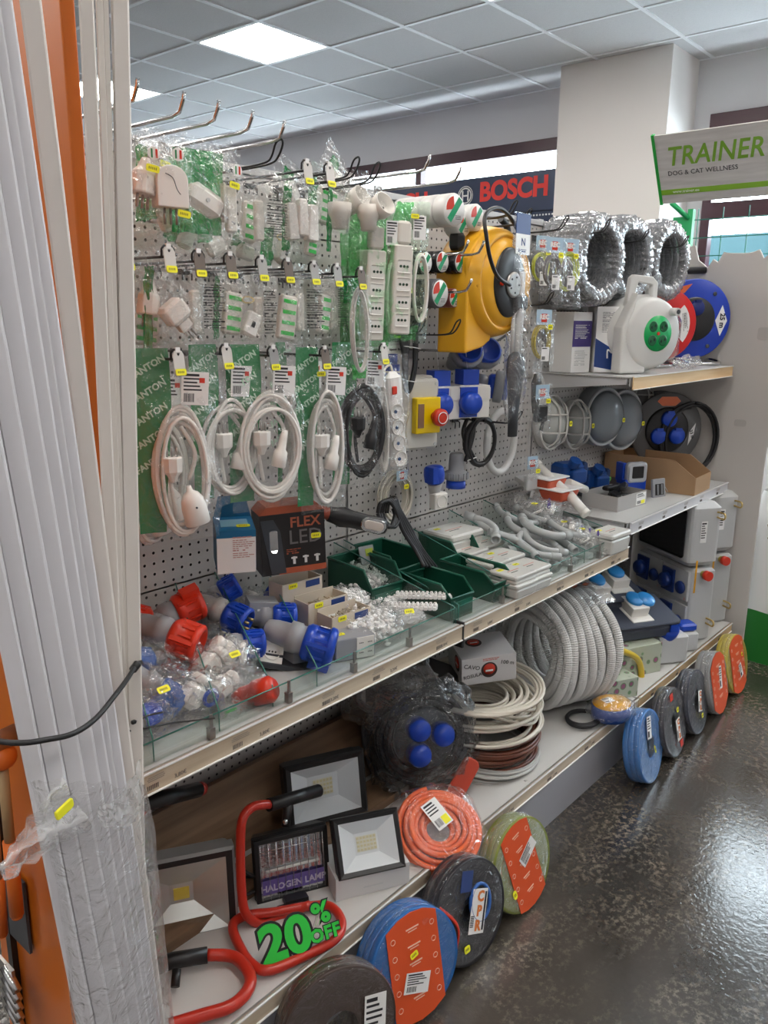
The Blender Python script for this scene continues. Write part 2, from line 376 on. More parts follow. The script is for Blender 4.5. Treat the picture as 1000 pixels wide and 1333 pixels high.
def peg(xa, xb, za, zb):
    s_ = .025; nx = int(round((xb-xa)/s_)); nz = int(round((zb-za)/s_)); dx = (xb-xa)/nx; dz = (zb-za)/nz; r = .0036
    O = [(-1, -1), (0, -1), (1, -1), (1, 0), (1, 1), (0, 1), (-1, 1), (-1, 0)]; b = MB(); vs = []; fs = []
    for j in range(nz):
        for i in range(nx):
            cx = xa+(i+.5)*dx-X1; cz = za+(j+.5)*dz; o = len(vs)
            vs += [(cx+p*dx/2, 0, cz+q*dz/2) for p, q in O]
            vs += [(cx+r*p/math.hypot(p, q), 0, cz+r*q/math.hypot(p, q)) for p, q in O]
            fs += [(o+k, o+(k+1) % 8, o+8+(k+1) % 8, o+8+k) for k in range(8)]
    b.add(vs, fs, PEG); 
    for z, h in ((za, .002), (zb, -.002)): b.box(((xa+xb)/2-X1, .004, z+h/2), (xb-xa, .008, .002), PEG)
    return b.build('pegboard_panel', gon)
for xa, xb in ((X0, X1), (X1, X2), (X2, X3)):
    for za, zb in ((.2309, .5308), (.5309, .9308), (.9309, 1.3308), (1.3309, 1.7308), (1.7309, 1.855)): peg(xa+.005, xb-.005, za, zb)
    b = MB(); b.box(((xa+xb)/2-X1, .035, 1.0), (xb-xa-.01, .004, 1.7), DARKIN); b.build('shade_sheet', gon)  # added dark sheet: its colour gives the shade seen through the peg holes
    b = MB(); b.box(((xa+xb)/2-X1, .018, 1.865), (xb-xa-.004, .044, .018), METAL); b.build('top_cap', gon, bevel=.002)
for x in (X0, X1, X2, X3):
    b = MB(); b.box((x-X1, .022, .94), (.03, .03, 1.88), METAL)
    for k in range(60): b.box((x-X1, .0065, .3+k*.025), (.003, .002, .013), BLACK)
    b.build('upright', gon)
pr = random.Random(4)
def rail(sh, x0, x1, y, z, h, m, n=5, tilt=0, dark=INK):
    """slanted price rail on a shelf nose, with printed price tickets"""
    b = MB(); w = x1-x0; cx = (x0+x1)/2-X1
    b.box((cx, y+.004, z-h/2), (w, .004, h), m); b.box((cx, y+.001, z-.0015), (w, .006, .003), BRIGHT); b.box((cx, y+.001, z-h+.001), (w, .006, .002), BRIGHT)
    r = b.build('price_rail', sh)
    for k in range(n):
        t = MB()
        x = x0-X1+w*(k+.5)/n+pr.uniform(-.03, .03)
        for i in range(3): L = pr.uniform(.03, .045); t.box((x-.012, y+.0012, z-.012-i*.0035), (L, .0006, .0012), mat('faint_print', (.33, .28, .24), .7))
        for i in range(7): t.box((x-.03+i*.0035, y+.0012, z-h*.72), (.0016, .0006, .009), mat('ticket_grey', (.16, .14, .13), .7))
        t.build('price_ticket', r)
    for k in range(n):
        if m is WOOD: text(r, pr.choice(['1,90€', '2,50€', '3,80€', '4,60€', '1,70€', '3,20€']), .011, mat('ticket_grey', (.16, .14, .13), .7), T(x0-X1+w*(k+.5)/n+.022, y+.001, z-h*.72) @ FRONT, 'price_print', .0002)
    return r
def shelf(xa, xb, z, yf, m=METAL, h=.03, railm=WOOD, rh=.043, n=5, top=None):
    b = MB(); cx = (xa+xb)/2-X1; w = xb-xa-.006
    b.box((cx, (yf+.012)/2, z-.004), (w, -yf-.012+.0, .004), top or METAL)
    b.box((cx, yf+.016, z-h/2-.003), (w, .003, h), METAL); b.box((cx, -.012, z-h/2), (w, .003, h), METAL)
    s_ = b.build('shelf_board', gon); rail(s_, xa+.004, xb-.004, yf, z, rh, railm, n)
    for x in (xa+.01, xb-.01):
        k = MB(); k.prism([(0, 0), (-yf-.03, 0), (-yf-.03, -.02), (0, -.055)], .002, METAL, T(x-X1, -.002, z-.008) @ R('Z', -90) @ R('X', 90)); k.build('shelf_bracket', s_)
    return s_
SHTOP = mat('shelf_top', (.50, .50, .49), .42)
s1 = shelf(X0, X1, ZM, -.4156, top=SHTOP); s2 = shelf(X1, X2, ZM, -.4156, top=SHTOP)
s3 = shelf(X2, X3, ZR, -.413, railm=RAILW, rh=.042, top=SHTOP); s4 = shelf(X2, X3, ZU, -.38, railm=WOOD2, rh=.045, n=0, top=SHTOP)
for xa, xb in ((X0, X1), (X1, X2), (X2, X3)):
    s_ = shelf(xa, xb, ZB, -.4985, rh=.040, railm=WOOD if xb < 3 else WOOD2, top=mat('bottom_shelf_top', (.56, .55, .53), .45), n=4)
    k = MB(); k.box(((xa+xb)/2-X1, -.475, .085), (xb-xa-.004, .004, .17), mat('kick_plate', (.36, .36, .39), .5)); k.build('kick_plate', gon)
for x in (X1,):
    b = MB(); b.box((0, -.40, ZM-.03), (.006, .03, .07), BLACK); b.build('joint_gap', gon)  # black strip stands in for the shade in the gap between two shelves
# white cardboard end panel with a wavy top, standing at the far end of the shelving
t = thing('cardboard_display_panel', 'big off-white cardboard display panel with wavy cut top closing the far end of the shelves', 'display panel', (3.67, 0, 0))
CB = mat('white_cardboard', (.60, .57, .54), .7)
pts = [(-.54, .0), (-.54, 1.0), (-.585, 1.3), (-.585, 1.80)]
for k in range(30):
    u = k/29; y = -.585+.60*u; z = 1.80 + .045*math.sin(u*PI*3.2+.6)+.012*math.sin(u*19) - (.055 if .62 < u < .70 else 0) + (.05 if u > .25 and u < .55 else 0); pts.append((y, z))
pts += [(.04, 1.6), (.04, 0)]
b = MB(); b.prism(pts, .012, CB, Matrix(((0, 0, 1, 0), (1, 0, 0, 0), (0, 1, 0, 0), (0, 0, 0, 1)))); b.build('board', t, bevel=.002)
b = MB(); b.rbox((0, 0, 0), (.10, .05, .002), .01, mat('tab_cut', (.50, .475, .45), .7), T(-.002, -.50, 1.49) @ R('Y', -90) @ R('Z', 90)); b.build('folded_tab', t)
b = MB(); b.rbox((0, 0, 0), (.05, .03, .002), .01, mat('tab_cut', (.50, .475, .45), .7), T(-.002, -.42, 1.11) @ R('Y', -90) @ R('Z', 90)); b.build('folded_tab', t)
# pale leaflet board beyond it, and the sacks
t = thing('pet_food_sack', 'tall white and green sack of pet food standing on the floor at the right edge', 'sack', at(1014, 862, z=0))
b = MB()
def sk(u, v):
    th = u*2*PI; z = v*.80; k = 1-.25*max(0, v-.85)*6; p = Vector((math.cos(th), math.sin(th), v*4)); q = 1+.06*noise.noise(p*1.5)
    return (.20*math.copysign(abs(math.cos(th))**.6, math.cos(th))*q*k, .075*math.copysign(abs(math.sin(th))**.7, math.sin(th))*q*k, z)
b.grid(36, 24, sk, BRIGHT, M=R('Z', 90)); b.build('body', t)
b = MB(); b.grid(36, 5, lambda u, v: tuple(Vector(sk(u, v*.26))*1.0+Vector((math.cos(u*2*PI)*.002, math.sin(u*2*PI)*.002, .001)) + Vector((0, 0, .04*math.sin(u*9)*v))), mat('sack_green', (.02, .20, .03), .4), M=R('Z', 90)); b.build('printed_base', t)
b = MB(); b.blob((-.07, .03, .62), (.03, .13, .22), mat('sack_print_brown', (.32, .20, .12), .5), .3, 4, 3); b.build('printed_dog', t)
text(t, 'TR', .09, mat('brand_green', (.13, .35, .05), .5), T(-.085, .05, .93) @ R('Z', -90) @ FRONT, 'printed_letters')
# leaflet board
t = thing('poster_board', 'narrow white poster board with green TR lettering standing right of the cardboard panel', 'poster', (4.22, -.42, 0))
b = MB(); b.box((0, -.10, .62), (.012, .35, 1.24), BRIGHT); b.build('board', t)
text(t, 'TRAINER', .07, mat('brand_green', (.13, .35, .05), .5), T(-.008, .01, .94) @ R('Z', -90) @ FRONT, 'lettering', ax='LEFT')
text(t, 'DOG & CAT WELLNESS', .013, INK, T(-.008, .01, .885) @ R('Z', -90) @ FRONT, 'small_lettering', ax='LEFT')
# ---------------- brand headers
def board_frame(o, xdir, zdir):
    """matrix whose X runs along xdir, Y along zdir, Z towards the viewer"""
    x = Vector(xdir).normalized(); y = Vector(zdir).normalized(); z = x.cross(y); M = Matrix((x, y, z)).transposed().to_4x4(); M.translation = Vector(o); return M
tl = at(850, 177, x=4.3); bl = at(862, 265, y=tl.y)
M = board_frame((tl+bl)/2, (0, -1, 0), tl-bl); hgt = (tl-bl).length
t = thing('hanging_header_sign', 'slanted grey wood-look header sign reading TRAINER in green letters', 'sign', M)
SIGNG = woodify(mat('sign_face', (.55, .52, .50), .5), (.50, .47, .45), (.60, .57, .55), (4, 40, 4))
b = MB(); b.box((.45, 0, 0), (.9, hgt, .012), SIGNG); b.build('sign_board', t)
b = MB(); b.box((.0, 0, -.002), (.016, hgt+.01, .02), mat('edge_green', (.02, .36, .05), .4)); b.box((.45, -hgt*.33, .0066), (.9, .028, .001), mat('stripe_green', (.22, .42, .03), .5)); b.build('edge_strip', t)
BG = mat('brand_green2', (.18, .36, .03), .5)
text(t, 'TRAINER', .135, BG, M=T(.055, hgt*.17, .0066), ax='LEFT', bold=.002, shear=.25, sx=.86, space=1.04)
text(t, 'DOG & CAT WELLNESS', .034, INK, M=T(.055, -hgt*.06, .0066), name='small_lettering', ax='LEFT')
text(t, 'www.trainer.eu', .022, PAPER, M=T(.07, -hgt*.33, .0075), name='web_lettering', ax='LEFT')
# green bracket and wire mesh panel below it
t = thing('mesh_display_rack', 'green wire mesh display rack with a slotted bracket behind the cardboard panel', 'rack', (4.9, at(903, 300, x=4.9).y, 0))
MG = mat('mesh_green', (.01, .33, .10), .4)
b = MB()
for k in range(9): b.cyl((.0, -.02-k*.14, 1.5), (.0, -.02-k*.14, 2.16), .003, mat('mesh_dark', (.01, .17, .12), .4), n=6)
for k in range(7): b.cyl((.0, .0, 1.5+k*.1), (.0, -1.2, 1.5+k*.1), .003, mat('mesh_dark', (.01, .17, .12), .4), n=6)
b.build('mesh', t)
b = MB(); b.box((0, .02, 1.08), (.04, .03, 2.16), MG); b.box((0, .07, 2.02), (.03, .10, .2), MG); b.build('post', t)
b = MB(); b.cyl(Vector((0, .02, 2.10)), at(874, 264, x=4.8)-Vector((4.9, at(903, 300, x=4.9).y, 0)), .014, MG, n=6); b.build('brace', t)
a0 = at(728, 219, x=5.6); a1 = at(728, 272, x=5.6); wid = 1.95; hb = a0.z-a1.z
M = board_frame((5.6, a0.y, (a0.z+a1.z)/2), (0, -1, 0), (0, 0, 1))
t = thing('tool_brand_header', 'dark blue header board with BOSCH in red letters in front of the far window', 'sign', M)
NB = mat('header_navy', (.012, .028, .075), .35)
b = MB(); b.box((-wid/2-.005, 0, 0), (wid, hb, .02), NB); b.build('board', t)
bp_ = at(668, 247, x=5.59); text(t, 'BOSCH', .19, mat('letter_red', (.75, .03, .02), .5), T(-(bp_.y-a0.y), bp_.z-(a0.z+a1.z)/2, .012), bold=.008, sx=.98)
ic = at(606, 255, x=5.59); M2 = T(-(ic.y-a0.y), ic.z-(a0.z+a1.z)/2, .012)
b = MB(); b.tube(loop(.055, .055, n=32), .005, PAPER, 6, True, M=M2 @ R('X', 90)); b.tube(loop(.07, .07, n=32), .003, PAPER, 6, True, M=M2 @ R('X', 90))
for sx in (-1, 1): b.box((sx*.026, 0, 0), (.012, .075, .004), PAPER, M2)
b.box((0, 0, 0), (.05, .012, .004), PAPER, M2); b.build('emblem', t)
text(t, 'BOSCH', .19, mat('letter_red', (.75, .03, .02), .5), T(-(at(520, 275, x=5.59).y-a0.y), 0, .012), bold=.008, sx=.98)
b = MB(); b.box((-wid/2-.005, -hb/2-.25, -.01), (wid, .5, .01), NB)
for k in range(70): b.box((-.01-k*.026, -hb/2-.03, -.002), (.012, .012, .004), PAPER)
b.build('perforated_back', t)
b = MB(); b.box((-.8, -hb/2-1.5, -.03), (1.9, 2.05, .04), NB); b.build('stand', t)
# ================================================================= hooks
def hook_proto(kind, L=.27):
    t = thing('display_hook', 'x', 'hook', T(0, 0, -50))
    b = MB(); m = BLACK if kind != 'chrome' else CHROME
    if kind == 'chrome':
        b.tube([(0, .0, 0), (0, -L+.03, 0), (0, -L+.01, .004), (0, -L-.002, .022), (0, -L-.006, .034)], .0035, m, 8)
        b.build('rod', t)
        b = MB(); b.box((0, -.003, -.008), (.03, .004, .04), STEEL); b.build('bracket', t)
    elif kind == 'loop':
        P = spline([(-.007, 0, 0), (-.007, -L*.6, 0), (-.007, -L+.03, .003), (-.008, -L+.01, .012), (-.009, -L-.004, .034), (0, -L-.010, .042), (.009, -L-.004, .034), (.008, -L+.01, .012), (.007, -L+.03, .003), (.007, -L*.6, 0), (.007, 0, 0)], 4)
        b.tube(P, .0022, m, 6); b.build('rod', t)
        b = MB(); b.box((0, -.003, -.004), (.034, .004, .018), m)
        for s in (-1, 1): b.tube([(s*.012, -.003, -.01), (s*.012, -.012, -.014), (s*.012, -.012, -.028)], .0022, m, 6)
        b.build('bracket', t)
    else:
        b.tube([(0, 0, 0), (0, -L, 0), (0, -L-.006, .004), (0, -L-.01, .012)], .0027, m, 7); b.build('rod', t)
        b = MB(); b.box((0, -.003, -.004), (.034, .004, .012), m)
        for s in (-1, 1): b.tube([(s*.012, -.003, -.004), (s*.012, -.012, -.008), (s*.012, -.012, -.022)], .0022, m, 6)
        b.build('bracket', t)
        b = MB(); b.tube([(-.012, -L-.004, .0), (-.013, -L-.006, .012), (-.008, -L-.006, .018), (.008, -L-.006, .018), (.013, -L-.006, .012), (.012, -L-.004, .0)], .0022, m, 6)
        b.box((0, -L-.007, .018), (.010, .005, .008), BRIGHT); b.build('flap_hinge', t)
        b = MB(); fm = {'flag': STEEL, 'flagw': mat('flap_grey', (.62, .60, .57), .4), 'flagd': mat('flap_dark', (.16, .13, .11), .35)}[kind]
        b.prism([(-.008, .016), (.008, .016), (.012, .008), (.012, -.026), (.009, -.03), (-.009, -.03), (-.012, -.026), (-.012, .008)], .0012, fm, T(0, -L-.010, 0) @ R('X', -8) @ FRONT)
        f = b.build('price_flap', t); sticker(f, T(0, -L-.0165, -.022) @ R('X', -8) @ FRONT, .023, .012)
    return t
HP = {}
def hook(kind, tip, what, L=None, label=None, group=None, rz=0):
    """tip = world point of the hook's front end; it runs straight back to the pegboard"""
    Lr = round(-tip.y, 3) if L is None else L; key = (kind, Lr)
    nm = {'chrome': 'chrome display hook with a bent-up tip', 'loop': 'black double-wire hook with a looped tip', 'flag': 'black hook with a steel price flap', 'flagw': 'black hook with a pale price flap', 'flagd': 'black hook with a dark price flap'}[kind]
    lab = label or (nm+', '+what); M = T(tip.x, -.0005, tip.z) @ R('Z', rz)
    if key not in HP:
        HP[key] = hook_proto(kind, Lr); t = HP[key]; t['label'] = lab; t.matrix_basis = M
        if group: t['group'] = group
        return t
    return copy_tree(HP[key], lab, M, group)
# ---- bare chrome hooks along the top
for (u, v), w in zip([(178, 122), (238, 138), (283, 148), (327, 160), (368, 172)], ['just right of the white trunking edge', 'second from the left in the top row', 'middle one of the five above the packets', 'fourth from the left in the top row', 'last of the row, above the looped black hook']):
    hook('chrome', at(u, v+10, y=-.28), w)
for (u, v), w in zip([(557, 222), (597, 236)], ['above the green power strip packets', 'over the white tape rolls']): hook('chrome', at(u, v, y=-.27), w)
# ================================================================= small packeted goods
def rect_plug(root, M, s=1, m=None):
    m = m or WHITE; b = MB(); b.loft([[(x*w*s, y*d*s, z*s) for x, y in [(math.cos(PI/4*k+PI/8), math.sin(PI/4*k+PI/8)) for k in range(8)]] for z, w, d in ((-.018, .019, .014), (-.016, .021, .016), (.012, .020, .015), (.020, .012, .011), (.034, .006, .006))], m, False)
    p = b.build('plug', root, bevel=.0015, M=M); k = MB()
    for i in (-1, 0, 1): k.cyl((i*.0095*s, 0, -.018*s), (i*.0095*s, 0, -.037*s), .0022*s, STEEL, n=8)
    k.build('pins', p); return p
def bell_socket(root, M, s=1, m=None):
    m = m or WHITE; b = MB(); b.lathe([(.0045*s, .045*s), (.006*s, .035*s), (.014*s, .030*s), (.021*s, .018*s), (.0235*s, 0), (.0235*s, -.028*s), (.0215*s, -.030*s), (.020*s, -.022*s)], m, n=20, sy=.8); b.cyl((0, -.019*s, .006*s), (0, -.0212*s, .006*s), .002*s, DGREY, n=8)
    return b.build('socket', root, M=M)
def inline_socket(root, M, s=1, m=None):
    m = m or WHITE; b = MB(); b.lathe([(.005, .045), (.0075, .03), (.0085, .01), (.013, .004), (.014, -.022), (.012, -.024)], m, n=14, M=S(s)); return b.build('socket', root, M=M)
def cube_adapter(root, M, s=1):
    b = MB(); b.rbox((0, 0, 0), (.045*s, .034*s, .038*s), .006*s, WHITE); p = b.build('adapter', root, M=M)
    k = MB(); k.rbox((0, 0, -.028*s), (.026*s, .02*s, .022*s), .004*s, WHITE)
    for i in (-1, 0, 1): k.cyl((i*.008*s, 0, -.038*s), (i*.008*s, 0, -.058*s), .002*s, STEEL, n=8)
    k.build('plug', p); return p
def arch_adapter(root, M, s=1):
    b = MB(); P = [(-.026*s, -.03*s), (.026*s, -.03*s)]+[(.026*s*math.cos(a), .012*s+.022*s*math.sin(a)) for a in [PI*k/10 for k in range(11)]]
    b.prism(P, .03*s, WHITE, FRONT @ T(0, 0, -.01)); p = b.build('adapter', root, bevel=.002, M=M)
    k = MB(); k.tube(spline([(-.012*s, -.0205*s, .02*s), (.0, -.0205*s, .014*s), (.006*s, -.0205*s, -.002*s), (.012*s, -.0205*s, -.010*s)], 4), .0009*s, DGREY, 5); k.build('moulded_mark', p)
    k = MB()
    for i in (-1, 0, 1): k.cyl((i*.01*s, -.005, -.03*s), (i*.01*s, -.005, -.055*s), .0024*s, STEEL, n=8)
    k.build('pins', p); return p
def cup_socket(root, M, s=1):
    b = MB(); b.lathe([(.012*s, -.03*s), (.016*s, -.028*s), (.018*s, -.01*s), (.024*s, 0), (.025*s, .022*s), (.0225*s, .022*s), (.0215*s, .006*s), (.0, .006*s)], CREAM, n=22)
    p = b.build('round_socket', root, M=M); k = MB()
    for i in (-1, 0, 1): k.cyl((i*.008*s, 0, .0055*s), (i*.008*s, 0, .0068*s), .0022*s, BLACK, n=8)
    k.build('socket_holes', p); return p
def ink_panel(root, M, w, h, seed=0, m=None, name='printed_panel', dens=.62):
    """rows of small printed characters on the packet"""
    r = random.Random(seed); b = MB(); y = h/2
    while y > -h/2:
        hh = r.choice((.0018, .0018, .0028)); x = -w/2; xe = w/2-r.uniform(0, .35)*w
        while x < xe:
            ww = r.uniform(.004, .012)
            if r.random() < .92: b.box((x+ww/2, y, 0), (ww, hh, .0004), m or INK)
            x += ww+.0016
        y -= hh*2.1+.001
    return b.build(name, root, M=M)
def flat_pack(root, M, w=.035, h=.075, d=.016, stripes=True):
    b = MB(); b.rbox((0, 0, 0), (w, d, h), .004, CREAM)
    p = b.build('packed_part', root, M=M)
    if stripes:
        k = MB()
        for i in range(4): k.box((0, -d/2-.0006, -h*.36+i*h*.24), (w*.8, .0006, .008), LGREEN, None)
        k.build('green_print', p)
    return p
def swatch(root, w, h, m, x=0, z=0, y=.004, seed=0, name='printed_backing', ax=0):
    b = MB(); sd = Vector((seed, 3, 0))
    b.grid(10, 16, lambda a, c: (x+(a-.5)*w+(.5-c)*ax, y+noise.noise(Vector((a*5, c*7, seed)))*.010, z-(c)*h+noise.noise(Vector((a*5, 9, seed)))*.006), m)
    return b.build(name, root)
def flag_badge(root, M, s=.011):
    b = MB(); b.lathe([(s, 0), (s, .0006)], PAPER, n=16); b.box((-.004, 0, .0009), (.003, s*1.3, .0003), GREEN); b.box((.0045, 0, .0009), (.004, s*1.3, .0003), RED); return b.build('flag_badge', root, M=M)
bagn = [0]
def packet(P, w, h, kind, label, rz=0, t=.035, green=0, tagp=None, seed=None, tilt=0, badge=False, film_=None, group=None):
    bagn[0] += 1; sd = bagn[0] if seed is None else seed
    root = thing('packaged_accessory', label, 'packet', T(P) @ R('Z', rz) @ R('Y', tilt), group)
    pouch(root, w, h, t, film_, sd, 'clear_bag', top=.012, crump=.011)
    if green: swatch(root, w*green, h*.8, GPRINT, -w*(1-green)*.4, -.012, t*.3, sd, ax=.01)
    if kind == 'plug': rect_plug(root, T(0, 0, -h*.52) @ R('Z', 20) @ R('Y', 10), 1.2)
    elif kind == 'adapter': arch_adapter(root, T(0, 0, -h*.55), min(1.1, w/.07))
    elif kind == 'cube': cube_adapter(root, T(w*.02, 0, -h*.5) @ R('Y', -38), 1.05)
    elif kind == 'gadget':
        b = MB(); b.rbox((0, 0, 0), (.075, .03, .045), .012, WHITE); p = b.build('adapter', root, M=T(0, 0, -h*.55) @ R('Y', 28)); k = MB()
        for i in (-1, 1): k.cyl((.035, i*.006, -.005), (.07, i*.006, -.005), .0025, STEEL, n=8)
        k.cyl((0, -.0152, 0), (0, -.017, 0), .004, LGREY, n=10); k.build('pins', p)
    elif kind == 'lever':
        b = MB(); b.rbox((0, 0, 0), (.024, .014, .085), .004, CREAM); b.box((-.016, 0, .01), (.006, .01, .07), CREAM); b.build('lampholder', root, M=T(w*.1, 0, -h*.58))
    elif kind == 'boxes':
        for i in (-1, 0, 1): b = MB(); b.rbox((0, 0, 0), (.02, .018, .075), .003, WHITE, taper=1.3); b.build('plug_body', root, M=T(i*.024, -.004*i, -h*.45-abs(i)*.01) @ R('Y', 4*i))
    elif kind == 'print':
        flat_pack(root, T(-w*.28, .002, -h*.55), .02, .08, .014, False); ink_panel(root, T(w*.1, -t*.35, -h*.5) @ FRONT, w*.55, h*.5, sd)
    elif kind == 'pack': flat_pack(root, T(0, 0, -h*.55) @ R('Y', 8), w*.5, h*.55)
    elif kind == 'cups':
        cup_socket(root, T(-w*.22, 0, -h*.45), 1.1); cup_socket(root, T(w*.14, -.005, -h*.30) @ R('X', 62) @ R('Y', 10), 1.15)
    elif kind == 'small':
        b = MB(); b.rbox((0, 0, 0), (.034, .022, .05), .005, WHITE); p = b.build('switch_body', root, M=T(.004, 0, -h*.62) @ R('Y', 25)); k = MB(); k.box((.0, -.0115, 0), (.008, .001, .012), DGREY); k.build('rocker', p)
        b = MB(); b.tube(loop(.014, .006, (0, 0, -h*.3), 16), .0018, BRASS, 6, True); b.build('brass_ring', root)
    if badge: flag_badge(root, T(w*.15, -t*.5-.002, -.03) @ FRONT)
    if tagp: sticker(root, T(tagp[0], -t*.55-.004, tagp[1]) @ R('Y', 8) @ FRONT, .024, .012)
    return root
A = lambda u, v, y=-.24: at(u, v, y=y)
# row A: under the chrome hooks
packet(A(184, 176), .085, .145, 'plug', 'clear packet with a white angle plug, beside the white trunking, top row', -12, tagp=(.008, -.055), badge=True)
packet(A(216, 178, -.25), .085, .155, 'adapter', 'clear packet with an arch-shaped white adapter, second in the top row', -14, tagp=(.018, -.128), badge=True)
packet(A(203, 182, -.13), .10, .17, 'pack', 'clear packet with pale parts behind the arch-shaped adapter', 5, green=.25, tagp=(.0, -.045))
packet(A(263, 185, -.23), .12, .185, 'gadget', 'green printed packet with a white two-pin adapter tilted inside', -10, green=.85)
packet(A(294, 200, -.24), .07, .17, 'lever', 'slim clear packet with a flat white lampholder and yellow tag, below the fourth chrome hook', 0, tagp=(.0, -.058), badge=True)
packet(A(250, 200, -.10), .14, .20, 'pack', 'crumpled packet behind the green printed one, pale part inside', 6, green=.25)
packet(A(352, 232, -.20), .11, .155, 'print', 'clear packet with dense black printing, under the first looped black hook', -4, seed=31)
packet(A(322, 235, -.14), .07, .15, 'pack', 'narrow packet left of the densely printed one', 4)
packet(A(392, 236, -.22), .10, .16, 'boxes', 'clear packet with three slim white plug bodies side by side', -6, green=.2)
packet(A(404, 280, -.22), .055, .10, 'pack', 'small packet hanging below the three slim plug bodies', 0, t=.02)
packet(A(366, 290, -.16), .13, .10, 'small', 'crumpled packet with a small white switch below the printed packet', 8, green=.3)
packet(A(454, 226, -.18), .125, .20, 'cups', 'big clear packet with two round cream sockets', -5, t=.05, green=.12)
packet(A(425, 222, -.08), .13, .15, 'pack', 'crumpled packet behind the round sockets', 5, green=.25)
packet(A(487, 250, -.22), .07, .12, 'cups', 'small clear packet with a round socket beside the green power strip packets', -12)
FILL = [(190, 235, -.17, .13, .12, 'at the trunking between the two rows'), (228, 262, -.16, .14, .11, 'under the arch-shaped adapter'), (275, 280, -.15, .13, .10, 'under the tilted two-pin adapter'), (320, 290, -.12, .12, .10, 'right below the slim lampholder'), (385, 215, -.10, .12, .10, 'at the pegboard top over the plug bodies'), (445, 205, -.10, .13, .10, 'at the pegboard top over the round sockets'), (475, 285, -.12, .09, .13, 'between the round sockets and the power strips')]
for i, (u, v, y, w, h, wh) in enumerate(FILL):
    P = A(u, v, y); t = thing('crumpled_packet', 'crumpled clear packet with a green print patch, '+wh, 'packet', T(P) @ R('Z', -12+5*i) @ R('Y', -20+11*i)); pouch(t, w, h, .05, None, 200+i, 'clear_bag', crump=.016)
    swatch(t, w*.28, h*.35, GPRINT, -w*.12, -h*.2, .0, i, 'printed_patch'); b = MB(); b.rbox((0, 0, 0), (.03, .02, .045), .006, WHITE); b.build('packed_part', t, M=T(.01, 0, -h*.6) @ R('Y', 30*i))
for (u, v), k, w in (((362, 212), 'loop', 'below the last chrome hook on the left'), ((462, 232), 'loop', 'over the packet of round sockets'), ((489, 238), 'loop', 'right of the round sockets'), ((396, 222), 'flagw', 'above the three slim plug bodies'), ((425, 226), 'flag', 'above and left of the round sockets')):
    hook(k, at(u, v, y=-.25), w)
# row B: eight flap hooks in a line, packets below
RB = [(216, 334, 'flagw', 'row of eight, over the white two-part plug'), (255, 340, 'flagd', 'second of the row of eight'), (296, 343, 'flagd', 'third of the row of eight'), (337, 347, 'flag', 'fourth of the row of eight'), (371, 350, 'flagd', 'fifth of the row of eight'), (405, 353, 'flag', 'sixth of the row of eight'), (435, 356, 'flag', 'seventh of the row of eight'), (466, 360, 'flagd', 'over the packet of thin white flex')]
for u, v, k, w in RB: hook(k, at(u, v, y=-.25), w)
hook('flagw', at(160, 330, y=-.25), 'half hidden by the white trunking'); hook('flagw', at(528, 366, y=-.22), 'in front of the power strip packets')
packet(A(222, 338, -.235), .12, .185, 'cube', 'big crumpled packet with a white two-part plug pointing down right', -10, t=.05, green=.15, badge=False)
packet(A(190, 330, -.20), .11, .17, 'plug', 'crumpled packet with a white plug beside the trunking, second row', -5, green=.2)
packet(A(185, 360, -.10), .12, .16, 'pack', 'packet deep behind the second row, beside the trunking', 5, green=.3)
packet(A(267, 342, -.22), .09, .165, 'print', 'clear packet with black print block, right of the two-part plug', -3, seed=12)
packet(A(300, 352, -.22), .085, .15, 'pack', 'clear packet with green-striped pale part, third in the second row', 2, green=.15)
packet(A(322, 360, -.23), .085, .15, 'small', 'clear packet with a small white switch and brass ring', -4)
packet(A(343, 352, -.20), .06, .17, 'print', 'narrow packet with black print, behind the switch packet', 0, seed=5)
packet(A(372, 355, -.235), .085, .165, 'pack', 'clear packet with a wide pale part and three green stripes', -5)
packet(A(400, 352, -.235), .08, .16, 'print', 'clear packet with black print and white part, sixth in the second row', 0, seed=8)
packet(A(421, 358, -.23), .06, .15, 'pack', 'slim packet with a green-striped strip, right of the black print', 3)
packet(A(440, 352, -.12), .07, .18, 'print', 'narrow packet with faint print hanging against the pegboard', 0, seed=15)
# thin white flex in its green packet
t = thing('packaged_cable', 'long packet of thin white flex in green print, left of the power strips', 'packet', T(A(466, 358, -.24)) @ R('Z', -5) @ R('Y', -3))
pouch(t, .075, .24, .03, None, 51, 'clear_bag'); b = MB(); hank(b, .024, .09, .0026, 6, WHITE, .007, .08, (0, 0, -.125), 3, sides=5); b.build('cable', t); swatch(t, .05, .05, GPRINT, -.01, -.01, .012, 3); swatch(t, .05, .035, LGREEN, .008, -.20, .012, 4, 'printed_foot')
